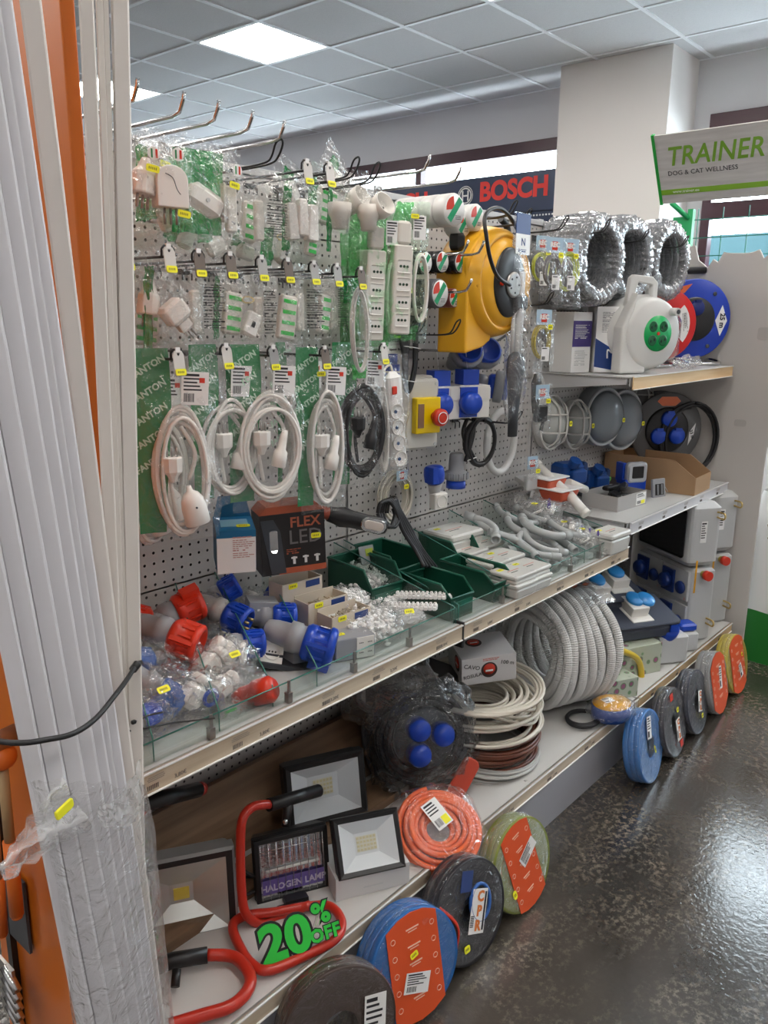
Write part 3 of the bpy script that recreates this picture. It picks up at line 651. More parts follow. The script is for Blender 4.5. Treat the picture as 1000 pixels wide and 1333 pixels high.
# ---- power strips in green bags
def power_strip(root, M, n=4, w=.045, h=.19, d=.028, col=CREAM, hole='green'):
    b = MB(); b.rbox((0, 0, 0), (w, d, h), .006, col, e=.003); p = b.build('socket_strip', root, M=M)
    k = MB()
    for i in range(n):
        z = -h/2+h*(.11+.2*i)+.01; k.rbox((0, -d/2-.0005, z), (w*.72, .001, h*.145), .003, WHITE)
        for j in (-1, 0, 1): k.cyl((j*.008, -d/2-.0008, z), (j*.008, -d/2-.002, z), .003, mat('hole_dark_green', (.01, .04, .02), .5), n=8)
    k.build('outlets', p); b = MB(); b.rbox((0, -.001, h/2+.025), (w*.7, d*.9, .05), .006, col); b.build('cable_head', p); return p
for i, (u, v, y, lab, rz, ay) in enumerate([(524, 262, -.23, 'green-printed bag with a four-outlet cream power strip and coiled flex, front one', -8, 1), (488, 268, -.20, 'green-printed bag with a power strip, left of the front power strip bag', -4, 0), (474, 300, -.12, 'green-printed bag with a power strip, hindmost and lowest of three', 0, 0)]):
    t = thing('packaged_power_strip', lab, 'power strip', T(at(u, v, y=y)) @ R('Z', rz-14))
    pouch(t, .14, .33, .045, film('green_film', (.88, 1, .9), .03, (.3, .8, .4)), 60+i, 'clear_bag', nx=14, ny=22, crump=.009)
    power_strip(t, T(-.008, -.010, -.205) @ R('Y', 2) @ S(1.15, 1, 1.1)); b = MB(); hank(b, .018, .075, .003, 5, WHITE, .007, .1, (.046, -.012, -.20), 5+i, sides=6); b.build('cable', t)
    swatch(t, .028, .30, LGPRINT, -.048, -.01, .012, 5+i, 'printed_band'); swatch(t, .045, .10, LGPRINT, .0, .0, .010, 7+i, 'printed_top', ax=.03); swatch(t, .10, .035, LGPRINT, .0, -.29, .008, 9+i, 'printed_foot', ax=.01)
    label_card(t, T(.035, -.024, -.06) @ FRONT, .035, .055)
    if ay: sticker(t, T(.02, -.028, -.035) @ FRONT)
# ================================================================= row C: extension leads in printed bags
def lead_bag(P, label, rz=0, kind='round', col=None, w=.155, h=.345, tags=1, seed=1, gw=.38, tilt=0, cy=-.20, a=.055, bb=.098, turns=6):
    t = thing('packaged_extension_lead', label, 'extension lead', T(P) @ R('Z', rz) @ R('Y', tilt))
    m = col or WHITE
    b = MB(); b.grid(8, 12, lambda u, v: (-w/2+u*w*(gw+.08*math.sin(v*3+1)), .010+.003*math.sin(v*7+u*3), .012-v*(h-.02)), GREEN); bk = b.build('printed_backing', t)
    for q in range(5): text(bk, 'FANTON', .0175, mat('pale_green_print', (.50, .74, .56), .5), T(-w/2+w*gw*.5, .004, -.022-.044*q) @ R('Y', -30) @ FRONT, 'printed_letters', .0002, bold=.0006)
    c = MB(); hank(c, a*.93, bb*.96, .0041, turns+1, m, .011, .19, (.004, -.006, cy), seed, n=28, sides=7, spread=.08)
    c.tube(spline([(-a*.2, -.006, cy-bb*.7), (-a*.35, -.008, cy-.02), (-a*.35, -.008, cy+.01)], 5), .0042, m, 7); c.tube(spline([(a*.3, -.006, cy-bb*.1), (a*.55, -.008, cy+bb*.35), (a*.1, -.004, cy+bb*.8)], 5), .0042, m, 7); c.build('cable', t)
    rect_plug(t, T(-a*.30, -.014, cy+.02) @ R('X', 180) @ R('Z', 10), .95, m)
    if kind == 'bell': bell_socket(t, T(a*.40, -.016, cy-bb*.58) @ R('Y', -12), 1.05, m)
    else: inline_socket(t, T(a*.35, -.014, cy-bb*.15) @ R('Y', 14), 1.15, m)
    pouch(t, w, h, .036, None, seed+20, 'clear_bag', top=.014, crump=.005, nx=14, ny=24)
    label_card(t, T(w*.22, -.012, -.062) @ R('Y', 4) @ FRONT, .052, .062, red=True)
    for k in range(tags-1): sticker(t, T(-w*.1, -.014, -.045-.02*k) @ FRONT)
    return t
C = lambda u, v, y=-.245: at(u, v, y=y)
lead_bag(C(226, 462), 'white extension lead with bell socket in FANTON bag, first hook beside the trunking', -20, 'bell', w=.155, h=.37, a=.054, bb=.115, cy=-.225, seed=3, turns=5)
lead_bag(C(196, 470, -.17), 'white extension lead in FANTON bag tucked behind the first one', -8, 'bell', seed=5, gw=.12, w=.15, h=.35, a=.05, bb=.11, cy=-.22)
lead_bag(C(180, 490, -.06), 'white extension lead in FANTON bag hindmost beside the trunking', 4, 'bell', seed=6, gw=.15, w=.15, h=.36, a=.05, bb=.11, cy=-.24)
lead_bag(C(291, 456, -.22), 'white extension lead with slim socket in FANTON bag, second hook, mostly green', -2, 'round', seed=8, w=.15, h=.33, a=.06, bb=.095, gw=.36)
lead_bag(C(345, 456, -.25), 'thick round coil of white extension lead in FANTON bag, above the black lamp box', -14, 'round', seed=11, w=.165, h=.345, a=.066, bb=.102, turns=8)
lead_bag(C(391, 452, -.16), 'white extension lead in FANTON bag between the third and fourth hooks', -2, 'bell', seed=13, gw=.15, w=.13, h=.34, a=.05, bb=.105)
lead_bag(C(420, 459, -.25), 'slim oval coil of white extension lead in FANTON bag, fourth hook', -12, 'round', seed=16, w=.125, h=.375, a=.045, bb=.125, cy=-.215, tags=2, turns=5)
lead_bag(C(470, 452, -.22), 'black extension lead in FANTON bag, the only dark coil of the row', -12, 'round', RUBBER, seed=19, w=.15, h=.36, a=.062, bb=.105, cy=-.20, turns=11)
for (u, v, y), k, w in (((228, 468, -.265), 'flagw', 'holding the first extension lead'), ((291, 461, -.24), 'flagw', 'holding the second extension lead'), ((352, 463, -.27), 'flag', 'holding the thick round coil of lead'), ((419, 463, -.27), 'flagd', 'holding the slim oval coil of lead'), ((496, 458, -.25), 'flagw', 'over the white power strip with red switch')):
    hook(k, at(u, v, y=y), w)
# white five-way power strip
t = thing('packaged_power_strip', 'white power strip with a red switch and four round outlets, in a clear bag', 'power strip', T(C(508, 462, -.23)) @ R('Z', -14) @ R('Y', -2))
pouch(t, .11, .33, .05, None, 77, 'clear_bag', nx=12, ny=20)
b = MB(); b.rbox((0, 0, 0), (.045, .03, .25), .014, BRIGHT, M=T(.012, -.002, -.165) @ R('Y', -4)); p = b.build('socket_strip', t)
b = MB()
for i in range(4): b.lathe([(.0195, .0), (.0195, .004), (.017, .004), (.0165, -.006), (.0, -.006)], WHITE, T(.005+.0032*i, -.0165, -.15-.04*i+.012) @ FRONT, n=20); b.cyl((.002+.0032*i, -.014, -.138-.04*i), (.002+.0032*i, -.0185, -.138-.04*i), .0045, mat('outlet_blue', (.02, .08, .22), .5), n=8)
b.build('outlets', p)
b = MB(); b.rbox((-.002, -.019, -.085), (.014, .005, .02), .002, RED); b.build('switch', p)
b = MB(); hank(b, .012, .09, .003, 5, WHITE, .008, .15, (-.028, -.002, -.19), 5, sides=6); b.tube(spline([(-.02, 0, -.1), (-.02, 0, -.04), (0, 0, -.025), (.006, 0, -.05)], 4), .003, WHITE, 6); b.build('cable', t)
# ================================================================= insulating tape rolls on hooks
def tape_roll(P, label, m, r=.032, w=.045, disc=True, rz=0, group=None, redtop=True):
    t = thing('tape_roll', label, 'tape', T(P) @ R('Z', rz), group); F_ = R('X', 90)
    b = MB(); b.lathe([(r*.5, 0), (r*.94, 0), (r, .003), (r, w-.003), (r*.94, w), (r*.5, w)], m, T(0, w, 0) @ F_, n=28); b.build('roll', t)
    if disc:
        k = MB(); k.lathe([(r*.9, 0), (r*.9, .0008), (.004, .0008)], PAPER, T(0, -.0002, 0) @ F_, n=28); c = k.build('label_disc', t)
        k = MB(); k.box((0, 0, .0012), (r*.42, r*1.66, .0006), mat('flag_green', (.0, .30, .12), .4), T(0, -.0002, 0) @ F_ @ R('Z', -38)); k.prism([(r*.75*math.cos(a), r*.75*math.sin(a)) for a in [PI*.55+PI*.5*j/6 for j in range(7)]]+[(0, 0)], .0005, RED, T(-.002, -.0011, .002) @ F_)
        for i in range(3): k.box((r*.3, -r*.35-i*.004, .0012), (r*.5, .0012, .0004), INK, T(0, -.0002, 0) @ F_)
        k.build('label_print', c)
    return t
WT = mat('white_tape', (.74, .73, .71), .35); BT = mat('black_tape', (.02, .02, .022), .25); GT = mat('grey_tape', (.12, .12, .13), .25)
p = at(592, 273, y=-.20)
for i, w in enumerate(('front one of the upper row, with a flag-coloured disc', 'second from the front in the upper row', 'third from the front in the upper row', 'rearmost in the upper row')): tape_roll(p+Vector((0, .047*i, 0)), 'fat white tape roll, '+w, WT, .042, .045, i == 0, rz=-6)
p = at(604, 291, y=-.175); tape_roll(p, 'white tape roll peeping out below the upper row, green and red disc', WT, .035, .045)
p = at(621, 283, y=-.19)
for i in range(2): tape_roll(p+Vector((0, .047*i, 0)), 'white tape roll right of the big row, '+('front one' if i == 0 else 'rear one'), WT, .036, .045, i == 0)
for j, (u, v) in enumerate(((554, 342), (576, 341), (600, 342))):
    p = at(u, v, y=-.19)
    for i in range(3 if j < 2 else 2): tape_roll(p+Vector((0, .0235*i, 0)), 'black tape roll on the %s of three hooks, %s' % (('left', 'middle', 'right')[j], ('front', 'second from front', 'rearmost')[i]), BT, .029, .022, i == 0)
p = at(573, 382, y=-.20)
for i in range(4): tape_roll(p+Vector((0, .036*i, 0)), 'grey tape roll below the black ones, '+('front', 'second', 'third', 'rearmost')[i]+' of its hook', GT, .038, .034, i == 0)
p = at(592, 388, y=-.175)
for i in range(2): tape_roll(p+Vector((0, .03*i, 0)), 'red-edged tape roll behind the grey rolls, '+('front' if i == 0 else 'rear'), mat('dull_red_tape', (.22, .05, .05), .3), .026, .028, i == 0)
for (u, v), w in (((607, 330), 'through the middle black tape rolls'), ((627, 331), 'through the right black tape rolls'), ((611, 380), 'through the grey tape rolls')): hook('chrome', at(u, v, y=-.26), w)
for (u, v), k, w in (((547, 427), 'loop', 'bare, below the grey tape rolls'), ((594, 437), 'loop', 'bare, left of the yellow reel bracket'), ((675, 553), 'loop', 'bare, in front of the white flexible ring'), ((668, 282), 'loop', 'carrying the cable end above the yellow reel'), ((687, 292), 'loop', 'through the header of the long clear bag')): hook(k, at(u, v, y=-.24), w)
h = hook('loop', at(548, 437, y=-.20), 'with a loose yellow tag, over the black hank'); sticker(h, T(0, -.12, .0) @ FRONT, .028, .016)
# ================================================================= yellow wall reel
Yc = at(660, 368, y=-.24)
t = thing('cable_reel', 'large yellow wall-mounted cable reel with a black hub disc', 'cable reel', (Yc.x, -.24, Yc.z))
F_ = R('X', 90)
b = MB(); Rr = .158
b.lathe([(.02, -.15), (Rr*.82, -.15), (Rr*.93, -.14), (Rr, -.10), (Rr*.985, -.06), (Rr*.93, -.02), (Rr*.84, -.004), (Rr*.80, -.002), (Rr*.785, -.008), (Rr*.765, -.008), (Rr*.75, .0), (.09, .008), (.085, .008)], YELLOW, F_, n=48); b.build('drum_housing', t)
b = MB(); b.prism([(-.115, .10), (-.06, .14), (-.02, .145), (-.02, -.16), (-.06, -.18), (-.145, -.195), (-.145, .06)], .10, YELLOW, T(-.005, .13, .0) @ F_)
b.prism([(-.10, -.01), (-.06, .02), (.0, .02), (.0, -.02), (-.09, -.03)], .03, mat('reel_yellow_deep', (.70, .33, .012), .4), T(-.04, .035, .0) @ F_); br = b.build('side_bracket', t, bevel=.006)
b = MB()
for x, z in ((-.05, -.165), (-.13, -.175), (-.135, -.03)): b.cyl((x, .034, z), (x, .040-.005, z), .004, BLACK, n=8)
b.lathe([(.003, 0), (.004, .002)], BLACK, n=8); b.build('screws', br)
sticker(br, T(-.08, .039-.002, -.165) @ FRONT, .02, .03, 'green_sticker', mat('sticker_green', (.15, .65, .05), .5))
b = MB(); b.lathe([(.086, -.002), (.086, .010), (.08, .014), (.04, .014)], BLACK, F_, n=40, sx=.93, sy=1.12); b.build('hub_disc', t)
b = MB(); b.lathe([(.036, .010), (.036, .018), (.03, .02)], STEEL, T(.012, 0, -.006) @ F_, n=24)
for k in range(5): a = 1.2*k; b.cyl((.012+.022*math.cos(a), -.0195, -.006+.022*math.sin(a)), (.012+.022*math.cos(a), -.0215, -.006+.022*math.sin(a)), .003, BLACK, n=6)
b.build('hub_cap', t)
b = MB(); b.cyl((-.052, -.013, -.004), (-.052, -.02, -.004), .006, RED, n=10); b.build('red_screw', t)
pt = lambda u, v, y: at(u, v, y=y)-Vector((Yc.x, -.24, Yc.z))
b = MB(); b.tube(spline([pt(664, 371, -.265), pt(648, 360, -.275), pt(638, 335, -.28), pt(633, 305, -.28), pt(631, 285, -.27), pt(637, 274, -.26), pt(650, 271, -.25), pt(662, 280, -.24), pt(674, 300, -.23), pt(684, 325, -.20), pt(690, 350, -.1)], 6), .0055, RUBBER, 8)
b.tube(spline([pt(652, 285, -.06), pt(660, 295, -.06), pt(660, 312, -.06), pt(650, 330, -.04)], 6), .011, RUBBER, 8); b.build('cable', t)
b = MB(); b.rbox((0, 0, 0), (.03, .05, .05), .012, BLACK, T(pt(595, 314, -.16)) @ R('X', 90)); b.build('wall_clamp', t)
b = MB(); b.lathe([(.002, -.022), (.016, -.018), (.023, 0), (.016, .018), (.002, .022)], BLACK, T(pt(621, 443, -.12)) @ R('Y', 90), n=18); b.tube(spline([pt(626, 443, -.12), pt(640, 446, -.12), pt(652, 441, -.10), pt(665, 432, -.08)], 5), .004, RUBBER, 7); b.build('cable_stopper', t)
# ================================================================= long clear bag with an inspection lamp
P = at(681, 277, y=-.25)
t = thing('packaged_inspection_lamp', 'very long clear bag with blue header holding a grey lamp with dark rubber handle', 'packet', T(P))
pouch(t, .085, .60, .05, None, 91, 'clear_bag', nx=10, ny=34, crump=.006, back=True)
b = MB(); b.box((0, -.004, -.03), (.075, .002, .055), NAVY); b.box((0, -.0045, -.085), (.075, .002, .055), BRIGHT); b.build('header_card', t); text(t, 'N', .03, NAVY, T(0, -.006, -.08) @ FRONT, 'header_lettering')
ink_panel(t, T(0, -.0062, -.105) @ FRONT, .05, .01, 3, NAVY)
b = MB(); b.cyl((.004, 0, -.16), (.004, 0, -.52), .014, LGREY, n=14); b.cyl((-.018, .004, -.24), (-.018, .004, -.42), .006, LGREY, n=8); b.build('lamp_tube', t)
b = MB(); b.rbox((0, 0, -.245), (.065, .03, .045), .008, DGREY); b.cyl((0, 0, -.20), (0, 0, -.16), .012, DGREY, r1=.004); b.build('plug', t)
b = MB(); b.lathe([(.02, -.16), (.022, -.08), (.032, 0), (.038, .04), (.036, .07), (.02, .09)], DGREY, T(.0, 0, -.475), n=16, sy=.6); b.build('rubber_handle', t)
t = thing('packaged_inspection_lamp', 'second long bag with a dark handle, half hidden behind the first', 'packet', T(at(700, 470, y=-.17)))
pouch(t, .07, .19, .04, None, 93, 'clear_bag'); b = MB(); b.lathe([(.012, -.07), (.02, -.03), (.024, .03), (.012, .06)], BLACK, T(0, 0, -.10), n=12, sy=.6); b.build('rubber_handle', t)
# ================================================================= small wire packets with red and blue card heads
def wire_pack(P, label, col, w=.078, h=.155, rz=0, a=.024, bb=.036, full=True, sd=0, kind='wire'):
    t = thing('wire_packet', label, 'packet', T(P) @ R('Z', rz-18) @ S(1.22, 1, 1.12)); pouch(t, w, h, .022, None, 100+sd, 'clear_bag', nx=8, ny=12, crump=.003)
    b = MB(); b.box((0, -.004, -.022), (w*.62, .001, .04), mat('card_blue', (.42, .58, .72), .5)); b.box((0, -.0048, -.024), (.018, .001, .022), RED); b.build('card_head', t); text(t, 'REC', .017, PAPER, T(0, -.0056, -.022) @ FRONT, 'card_lettering', bold=.0008)
    b = MB()
    if kind == 'wire': hank(b, a, bb, .0017, 9, col, .008, .14, (-.002, 0, -.088), 40+sd, n=22, sides=5, spread=.15)
    else: b.rbox((0, 0, -.085), (.04, .02, .05), .005, col); b.cyl((.01, 0, -.11), (.004, 0, -.135), .005, col)
    b.build('wire' if kind == 'wire' else 'transformer', t)
    if full: label_card(t, T(.003, -.013, -.12) @ FRONT, .026, .038, lines=1)
    sticker(t, T(.015, -.014, -.048) @ FRONT, .016, .014); return t
YG = mat('wire_yellow_green', (.55, .60, .06), .4)
wire_pack(at(722, 308, y=-.24), 'small packet of grey and brown wire, left of the yellow-green one', mat('wire_grey', (.20, .19, .19), .4), .085, .17, sd=1)
wire_pack(at(742, 310, y=-.25), 'small packet of yellow-green wire beside the wrapped black coils', YG, .095, .19, sd=2, a=.032, bb=.05)
wire_pack(at(706, 306, y=-.14), 'small packet half hidden behind the grey and brown wire', YG, .07, .16, sd=3)
wire_pack(at(708, 402, y=-.25), 'small packet of yellow and brown wire on its own below the others', mat('wire_yellow', (.55, .45, .08), .4), .08, .17, sd=4, a=.026, bb=.042)
wire_pack(at(706, 500, y=-.20), 'small packet with a black transformer, next to the caged bulkhead lights', BLACK, .075, .15, sd=5, kind='t', full=False)
wire_pack(at(693, 593, y=-.12), 'small packet with red and blue card hanging low beside the red boxes', LGREY, .06, .09, sd=6, kind='t', full=False)
wire_pack(at(665, 310, y=-.06), 'small packet with red and blue card behind the yellow reel', YG, .07, .10, sd=7, full=False)
for (u, v), w in (((735, 300), 'over the yellow-green wire packet'), ((716, 398), 'over the lone yellow wire packet'), ((790, 303), 'through the nearest wrapped black coil'), ((840, 315), 'through the middle wrapped black coil'), ((892, 322), 'through the farthest wrapped black coil')): hook('loop', at(u, v, y=-.27), w)
# ================================================================= black cable coils wrapped in film
SILW = film('silver_film', tint=(.80, .82, .85), body=.30, bodycol=(.62, .64, .67), gloss=1.0, scale=22, rough=.13)
for i, (u, v, w) in enumerate(((782, 338, 'nearest of three on the top hooks'), (822, 338, 'middle one of three on the top hooks'), (872, 340, 'farthest of three on the top hooks'))):
    P = at(u, v, y=-.22); R0 = .145-.0*i; w_ = .19
    t = thing('wrapped_cable_coil', 'black cable coil in shiny film, '+w, 'cable coil', T(P) @ R('Z', -6))
    for j in range(6):
        b = MB(); hank(b, .116, .120, .0095, 3, RUBBER, .010, .10, (0, .01+j*.029, 0), 7*i+j, n=30, sides=6)
        if j == 0: b.build('cable', t)
        else:
            k = b; k.build('cable', t)
    b = MB(); so = i*5.
    def fn(uu, vv):
        th = uu*2*PI; q = vv*2*PI; n1 = noise.noise(Vector((math.cos(th)*3+so, math.sin(th)*3, vv*3))); pl = .0035*math.sin(th*31+q*3+so+4*n1)+.0025*math.sin(th*57+so*2+7*n1)
        cq, sq = math.cos(q), math.sin(q); ex = lambda t: math.copysign(abs(t)**.45, t)
        ri, ro = .090+.012*noise.noise(Vector((math.cos(th)*2.2, math.sin(th)*2.2, so+9))), R0+.004; c = (ri+ro)/2; rr = (ro-ri)/2
        if cq > 0: pl *= 1.6
        rad = c+rr*ex(cq)+pl+n1*.006; y = w_/2+(w_/2+.004)*ex(sq)+.006*n1-.01
        return (rad*math.cos(th), y, rad*math.sin(th))
    b.grid(180, 26, fn, SILW); b.build('film_wrap', t)
# ================================================================= upper shelf: boxes and cable reels
def at_s(u, v, z): return at(u, v, z=z)
P = at(720, 489, z=ZU+.001)
t = thing('product_box', 'narrow white and purple product box at the left end of the upper shelf', 'box', T(2.70, -.10, ZU+.0005) @ R('Z', -12))
b = MB(); b.box((0, 0, .105), (.10, .10, .21), BRIGHT); b.build('carton', t); b = MB(); b.box((0, -.0505, .135), (.10, .0015, .09), mat('print_purple', (.07, .05, .22), .5)); b.build('purple_panel', t)
ink_panel(t, T(.0, -.052, .14) @ FRONT, .08, .05, 4, PAPER); ink_panel(t, T(0, -.0512, .05) @ FRONT, .07, .05, 6, LGREY)
t = thing('product_box', 'white box with a blue lower half, corner towards the viewer, beside the white reel', 'box', T(2.815, -.185, ZU+.0005) @ R('Z', -47))
b = MB(); b.box((0, 0, .115), (.12, .12, .23), BRIGHT); b.build('carton', t, bevel=.001)
b = MB(); b.prism([(-.0605, .02), (.0605, .06-.06), (.0605, .05), (-.0605, .12)], .0012, NAVY, T(0, -.0598, 0) @ FRONT); 
b.prism([(-.0605, .0), (.0605, .02), (.0605, .12), (-.0605, .05)], .0012, NAVY, R('Z', 90) @ T(0, -.0598, 0) @ FRONT); b.build('blue_print', t)
b = MB(); 
for M in (FRONT, R('Z', 90) @ FRONT): b.tube(spline([(-.015, .05, 0), (-.015, .08, 0), (.0, .07, 0), (.015, .075, 0), (.015, .05, 0)], 4), .003, PAPER, 6, M=(T(0, -.063, 0) if M == FRONT else R('Z', 90) @ T(0, -.063, 0)) @ FRONT)
b.build('product_picture', t)
ink_panel(t, T(0, -.0608, .175) @ FRONT, .08, .07, 9, mat('print_grey', (.25, .25, .28), .6)); ink_panel(t, R('Z', 90) @ T(0, -.0608, .175) @ FRONT, .08, .07, 10, NAVY)
sticker(t, R('Z', 90) @ T(-.02, -.0615, .13) @ FRONT, .02, .02)
OFFW = mat('reel_white', (.68, .68, .66), .35)
def house_reel(M, label, hub=True):
    t = thing('cable_reel', label, 'cable reel', M); r = .135; c = r+.004
    b = MB(); b.lathe([(.01, .055), (r*.80, .055), (r*.88, .048), (r*.93, .03), (r*.93, .0), (r, -.004), (r, -.10), (r*.9, -.11)], OFFW, T(0, 0, c) @ F_, n=48); b.build('drum_housing', t)
    b = MB(); b.prism([(-r*1.02, 0), (-.02, 0), (-.02, .06), (-r*.7, c*1.4), (-r*.55, c+r*1.05), (-r*1.02, c+.02)], .05, OFFW, T(0, .005, 0) @ F_); b.build('stand', t, bevel=.008)
    H_ = [(-.10, c+.07), (-.085, c+r+.055), (-.07, c+r+.065), (.015, c+r+.06), (.04, c+r+.04), (.04, c+r-.02), (.02, c+r-.02), (.015, c+r+.03), (.0, c+r+.035), (-.05, c+r+.04), (-.06, c+r+.01), (-.06, c+.07)]
    b = MB(); b.prism(H_, .022, OFFW, T(0, .012, 0) @ F_); b.build('handle', t, bevel=.004)
    if hub:
        b = MB(); b.lathe([(.062, .05), (.062, .058), (.0, .058)], mat('hub_green', (.0, .42, .10), .4), T(.012, 0, c) @ F_, n=36); h = b.build('socket_disc', t)
        b = MB()
        for x in (-1, 1):
            for z in (-1, 1): 
                b.lathe([(.019, 0), (.019, .0012), (.016, .0014)], mat('hub_green_dark', (.0, .12, .035), .4), T(.012+x*.024, -.0582, c+z*.024) @ F_, n=20)
                for j in (-1, 1): b.box((.012+x*.024+j*.008, -.0605, c+z*.024+j*.003), (.005, .002, .009), BLACK)
        b.cyl((.012, -.058, c), (.012, -.062, c), .006, RED, n=10); b.build('sockets', h)
        b = MB(); b.cyl((.07, -.05, c+.075), (.07, -.085, c+.075), .014, OFFW, n=18); b.cyl((.07, -.086, c+.075), (.07, -.088, c+.075), .008, DGREY, n=12); b.build('winding_knob', t)
    b = MB(); hank(b, r*.72, r*.72, .005, 3, mat('reel_cable_orange', (.7, .12, .05), .4), .02, .03, (0, .06, c), 3); b.build('cable', t)
    return t
house_reel(T(2.865, -.30, ZU+.0005) @ R('Z', -24), 'white cable reel with a green four-socket disc, front one on the upper shelf')
house_reel(T(3.06, -.20, ZU+.0005) @ R('Z', -24), 'white cable reel tucked behind the green-socket one, handle showing', False)
def drum_reel(M, label, col, r=.14, hub=BLUE, hubr=.07, cab=RUBBER, d=.09, frame=CHROME, nsock=4, handle=True, name='cable_reel', bagged=False, black_disc=False):
    t = thing(name, label, 'cable reel', M); c = r+.025
    b = MB(); b.lathe([(.05, 0), (r*.97, 0), (r, .004), (r, .009), (r*.97, .012), (.05, .012)], col, T(0, 0, c) @ F_, n=48); b.build('front_flange', t)
    b = MB(); b.lathe([(.05, 0), (r*.97, 0), (r, .004), (r*.97, .008), (.05, .008)], col, T(0, d, c) @ F_, n=40); b.build('rear_flange', t)
    for j in range(3): b = MB(); hank(b, r*.78, r*.78, .008, 2, cab, .006, .03, (0, .02+j*.025, c), j, n=32); b.build('cable', t)
    b = MB(); b.lathe([(hubr, .0), (hubr, .018), (hubr*.93, .022), (.0, .022)], BLACK if not black_disc else hub, T(0, 0, c) @ F_, n=36); h = b.build('hub', t)
    for j in range(nsock):
        a = PI/2+2*PI*j/nsock; q = hubr*.5; b = MB(); b.lathe([(hubr*.36, 0), (hubr*.36, .012), (hubr*.30, .018), (0, .018)], hub, T(q*math.cos(a), -.02, c+q*math.sin(a)) @ F_, n=20); b.box((q*math.cos(a), -.036, c+q*math.sin(a)+hubr*.3), (hubr*.3, .01, hubr*.12), hub); b.build('socket', h)
    b = MB(); b.tube(spline([(-r*.7, -.03, .008), (r*.7, -.03, .008), (r*.72, d*.5, .02), (r*.66, d+.03, .008), (-r*.7, d+.03, .008), (-r*.72, d*.5, .02)], 5, True), .007, frame, 8, True)
    b.tube(spline([(-r*.62, d+.03, .008), (-r*.55, d+.03, c+r*.8), (-r*.3, d+.02, c+r+.03), (r*.3, d+.02, c+r+.03)], 6), .007, frame, 8); b.build('stand', t)
    if handle: b = MB(); b.cyl((-r*.55, d+.02, c+r+.03), (r*.6, d+.02, c+r+.04), .014, BLACK, n=12); b.build('grip', t)
    return t
t = drum_reel(T(3.20, -.19, ZU) @ R('Z', -30), 'orange-red cable reel in a clear bag, between the white and red reels', mat('reel_salmon', (.72, .12, .06), .4), .115, DGREY, .05, mat('dull_blue_cable', (.10, .12, .16), .5), nsock=0, handle=False)
b = MB(); b.blob((0, .03, .12), (.26, .17, .25), CLEAR, .05, 5, 2, (28, 18), pw=.7); b.build('clear_bag', t)
t = drum_reel(T(3.36, -.17, ZU) @ R('Z', -36) @ S(1.05), 'bright red cable reel with a white dial, second from the right end', mat('reel_red', (.62, .015, .015), .35), .135, DGREY, .055, DRED, nsock=0, handle=True)
b = MB(); P_ = [(.105*math.cos(a), .105*math.sin(a)) for a in [-.7+1.5*k/8 for k in range(9)]]+[(.065*math.cos(a), .065*math.sin(a)) for a in [.8-1.5*k/8 for k in range(9)]]
b.prism(P_, .001, PAPER, T(0, -.0122, .16) @ F_); b.build('dial_label', t); ink_panel(t, T(.082, -.0135, .165) @ R('Y', 80) @ FRONT, .08, .02, 4)
t = drum_reel(T(3.52, -.225, ZU) @ R('Z', -42) @ S(1.06), 'royal blue cable reel marked 25 m on a chrome stand at the shelf end', mat('reel_blue', (.008, .045, .42), .35), .155, mat('deep_blue', (.005, .02, .16), .35), .085, nsock=1)
b = MB(); b.prism([(.125, -.06), (.15, .0), (.125, .06), (.10, .0)], .001, PAPER, T(-.01, -.0125, .175) @ F_); b.prism([(-.05, .105), (-.02, .14), (-.10, .12), (-.09, .09)], .001, ORANGE, T(.0, -.0125, .175) @ F_); lb = b.build('diamond_label', t)
text(lb, '25 m', .028, INK, T(.118, -.0142, .175) @ R('Y', 90) @ FRONT, 'label_lettering', bold=.001)
b = MB()
for a in (.9, -1.0, 2.6): b.lathe([(.008, .0), (.008, .003), (.005, .003)], DGREY, T(.125*math.cos(a), -.0125, .18+.125*math.sin(a)) @ F_, n=12)
b.build('flange_eyes', t)
# crumpled clear film lying at the shelf nose
b = MB(); b.blob((0, 0, .015), (.22, .06, .045), CLEAR, .35, 4, 5, (26, 14)); t = b.build('crumpled_film', M=T(3.21, -.335, ZU+.012)); tag(t, 'crumpled clear film lying in front of the orange-red reel', 'film')
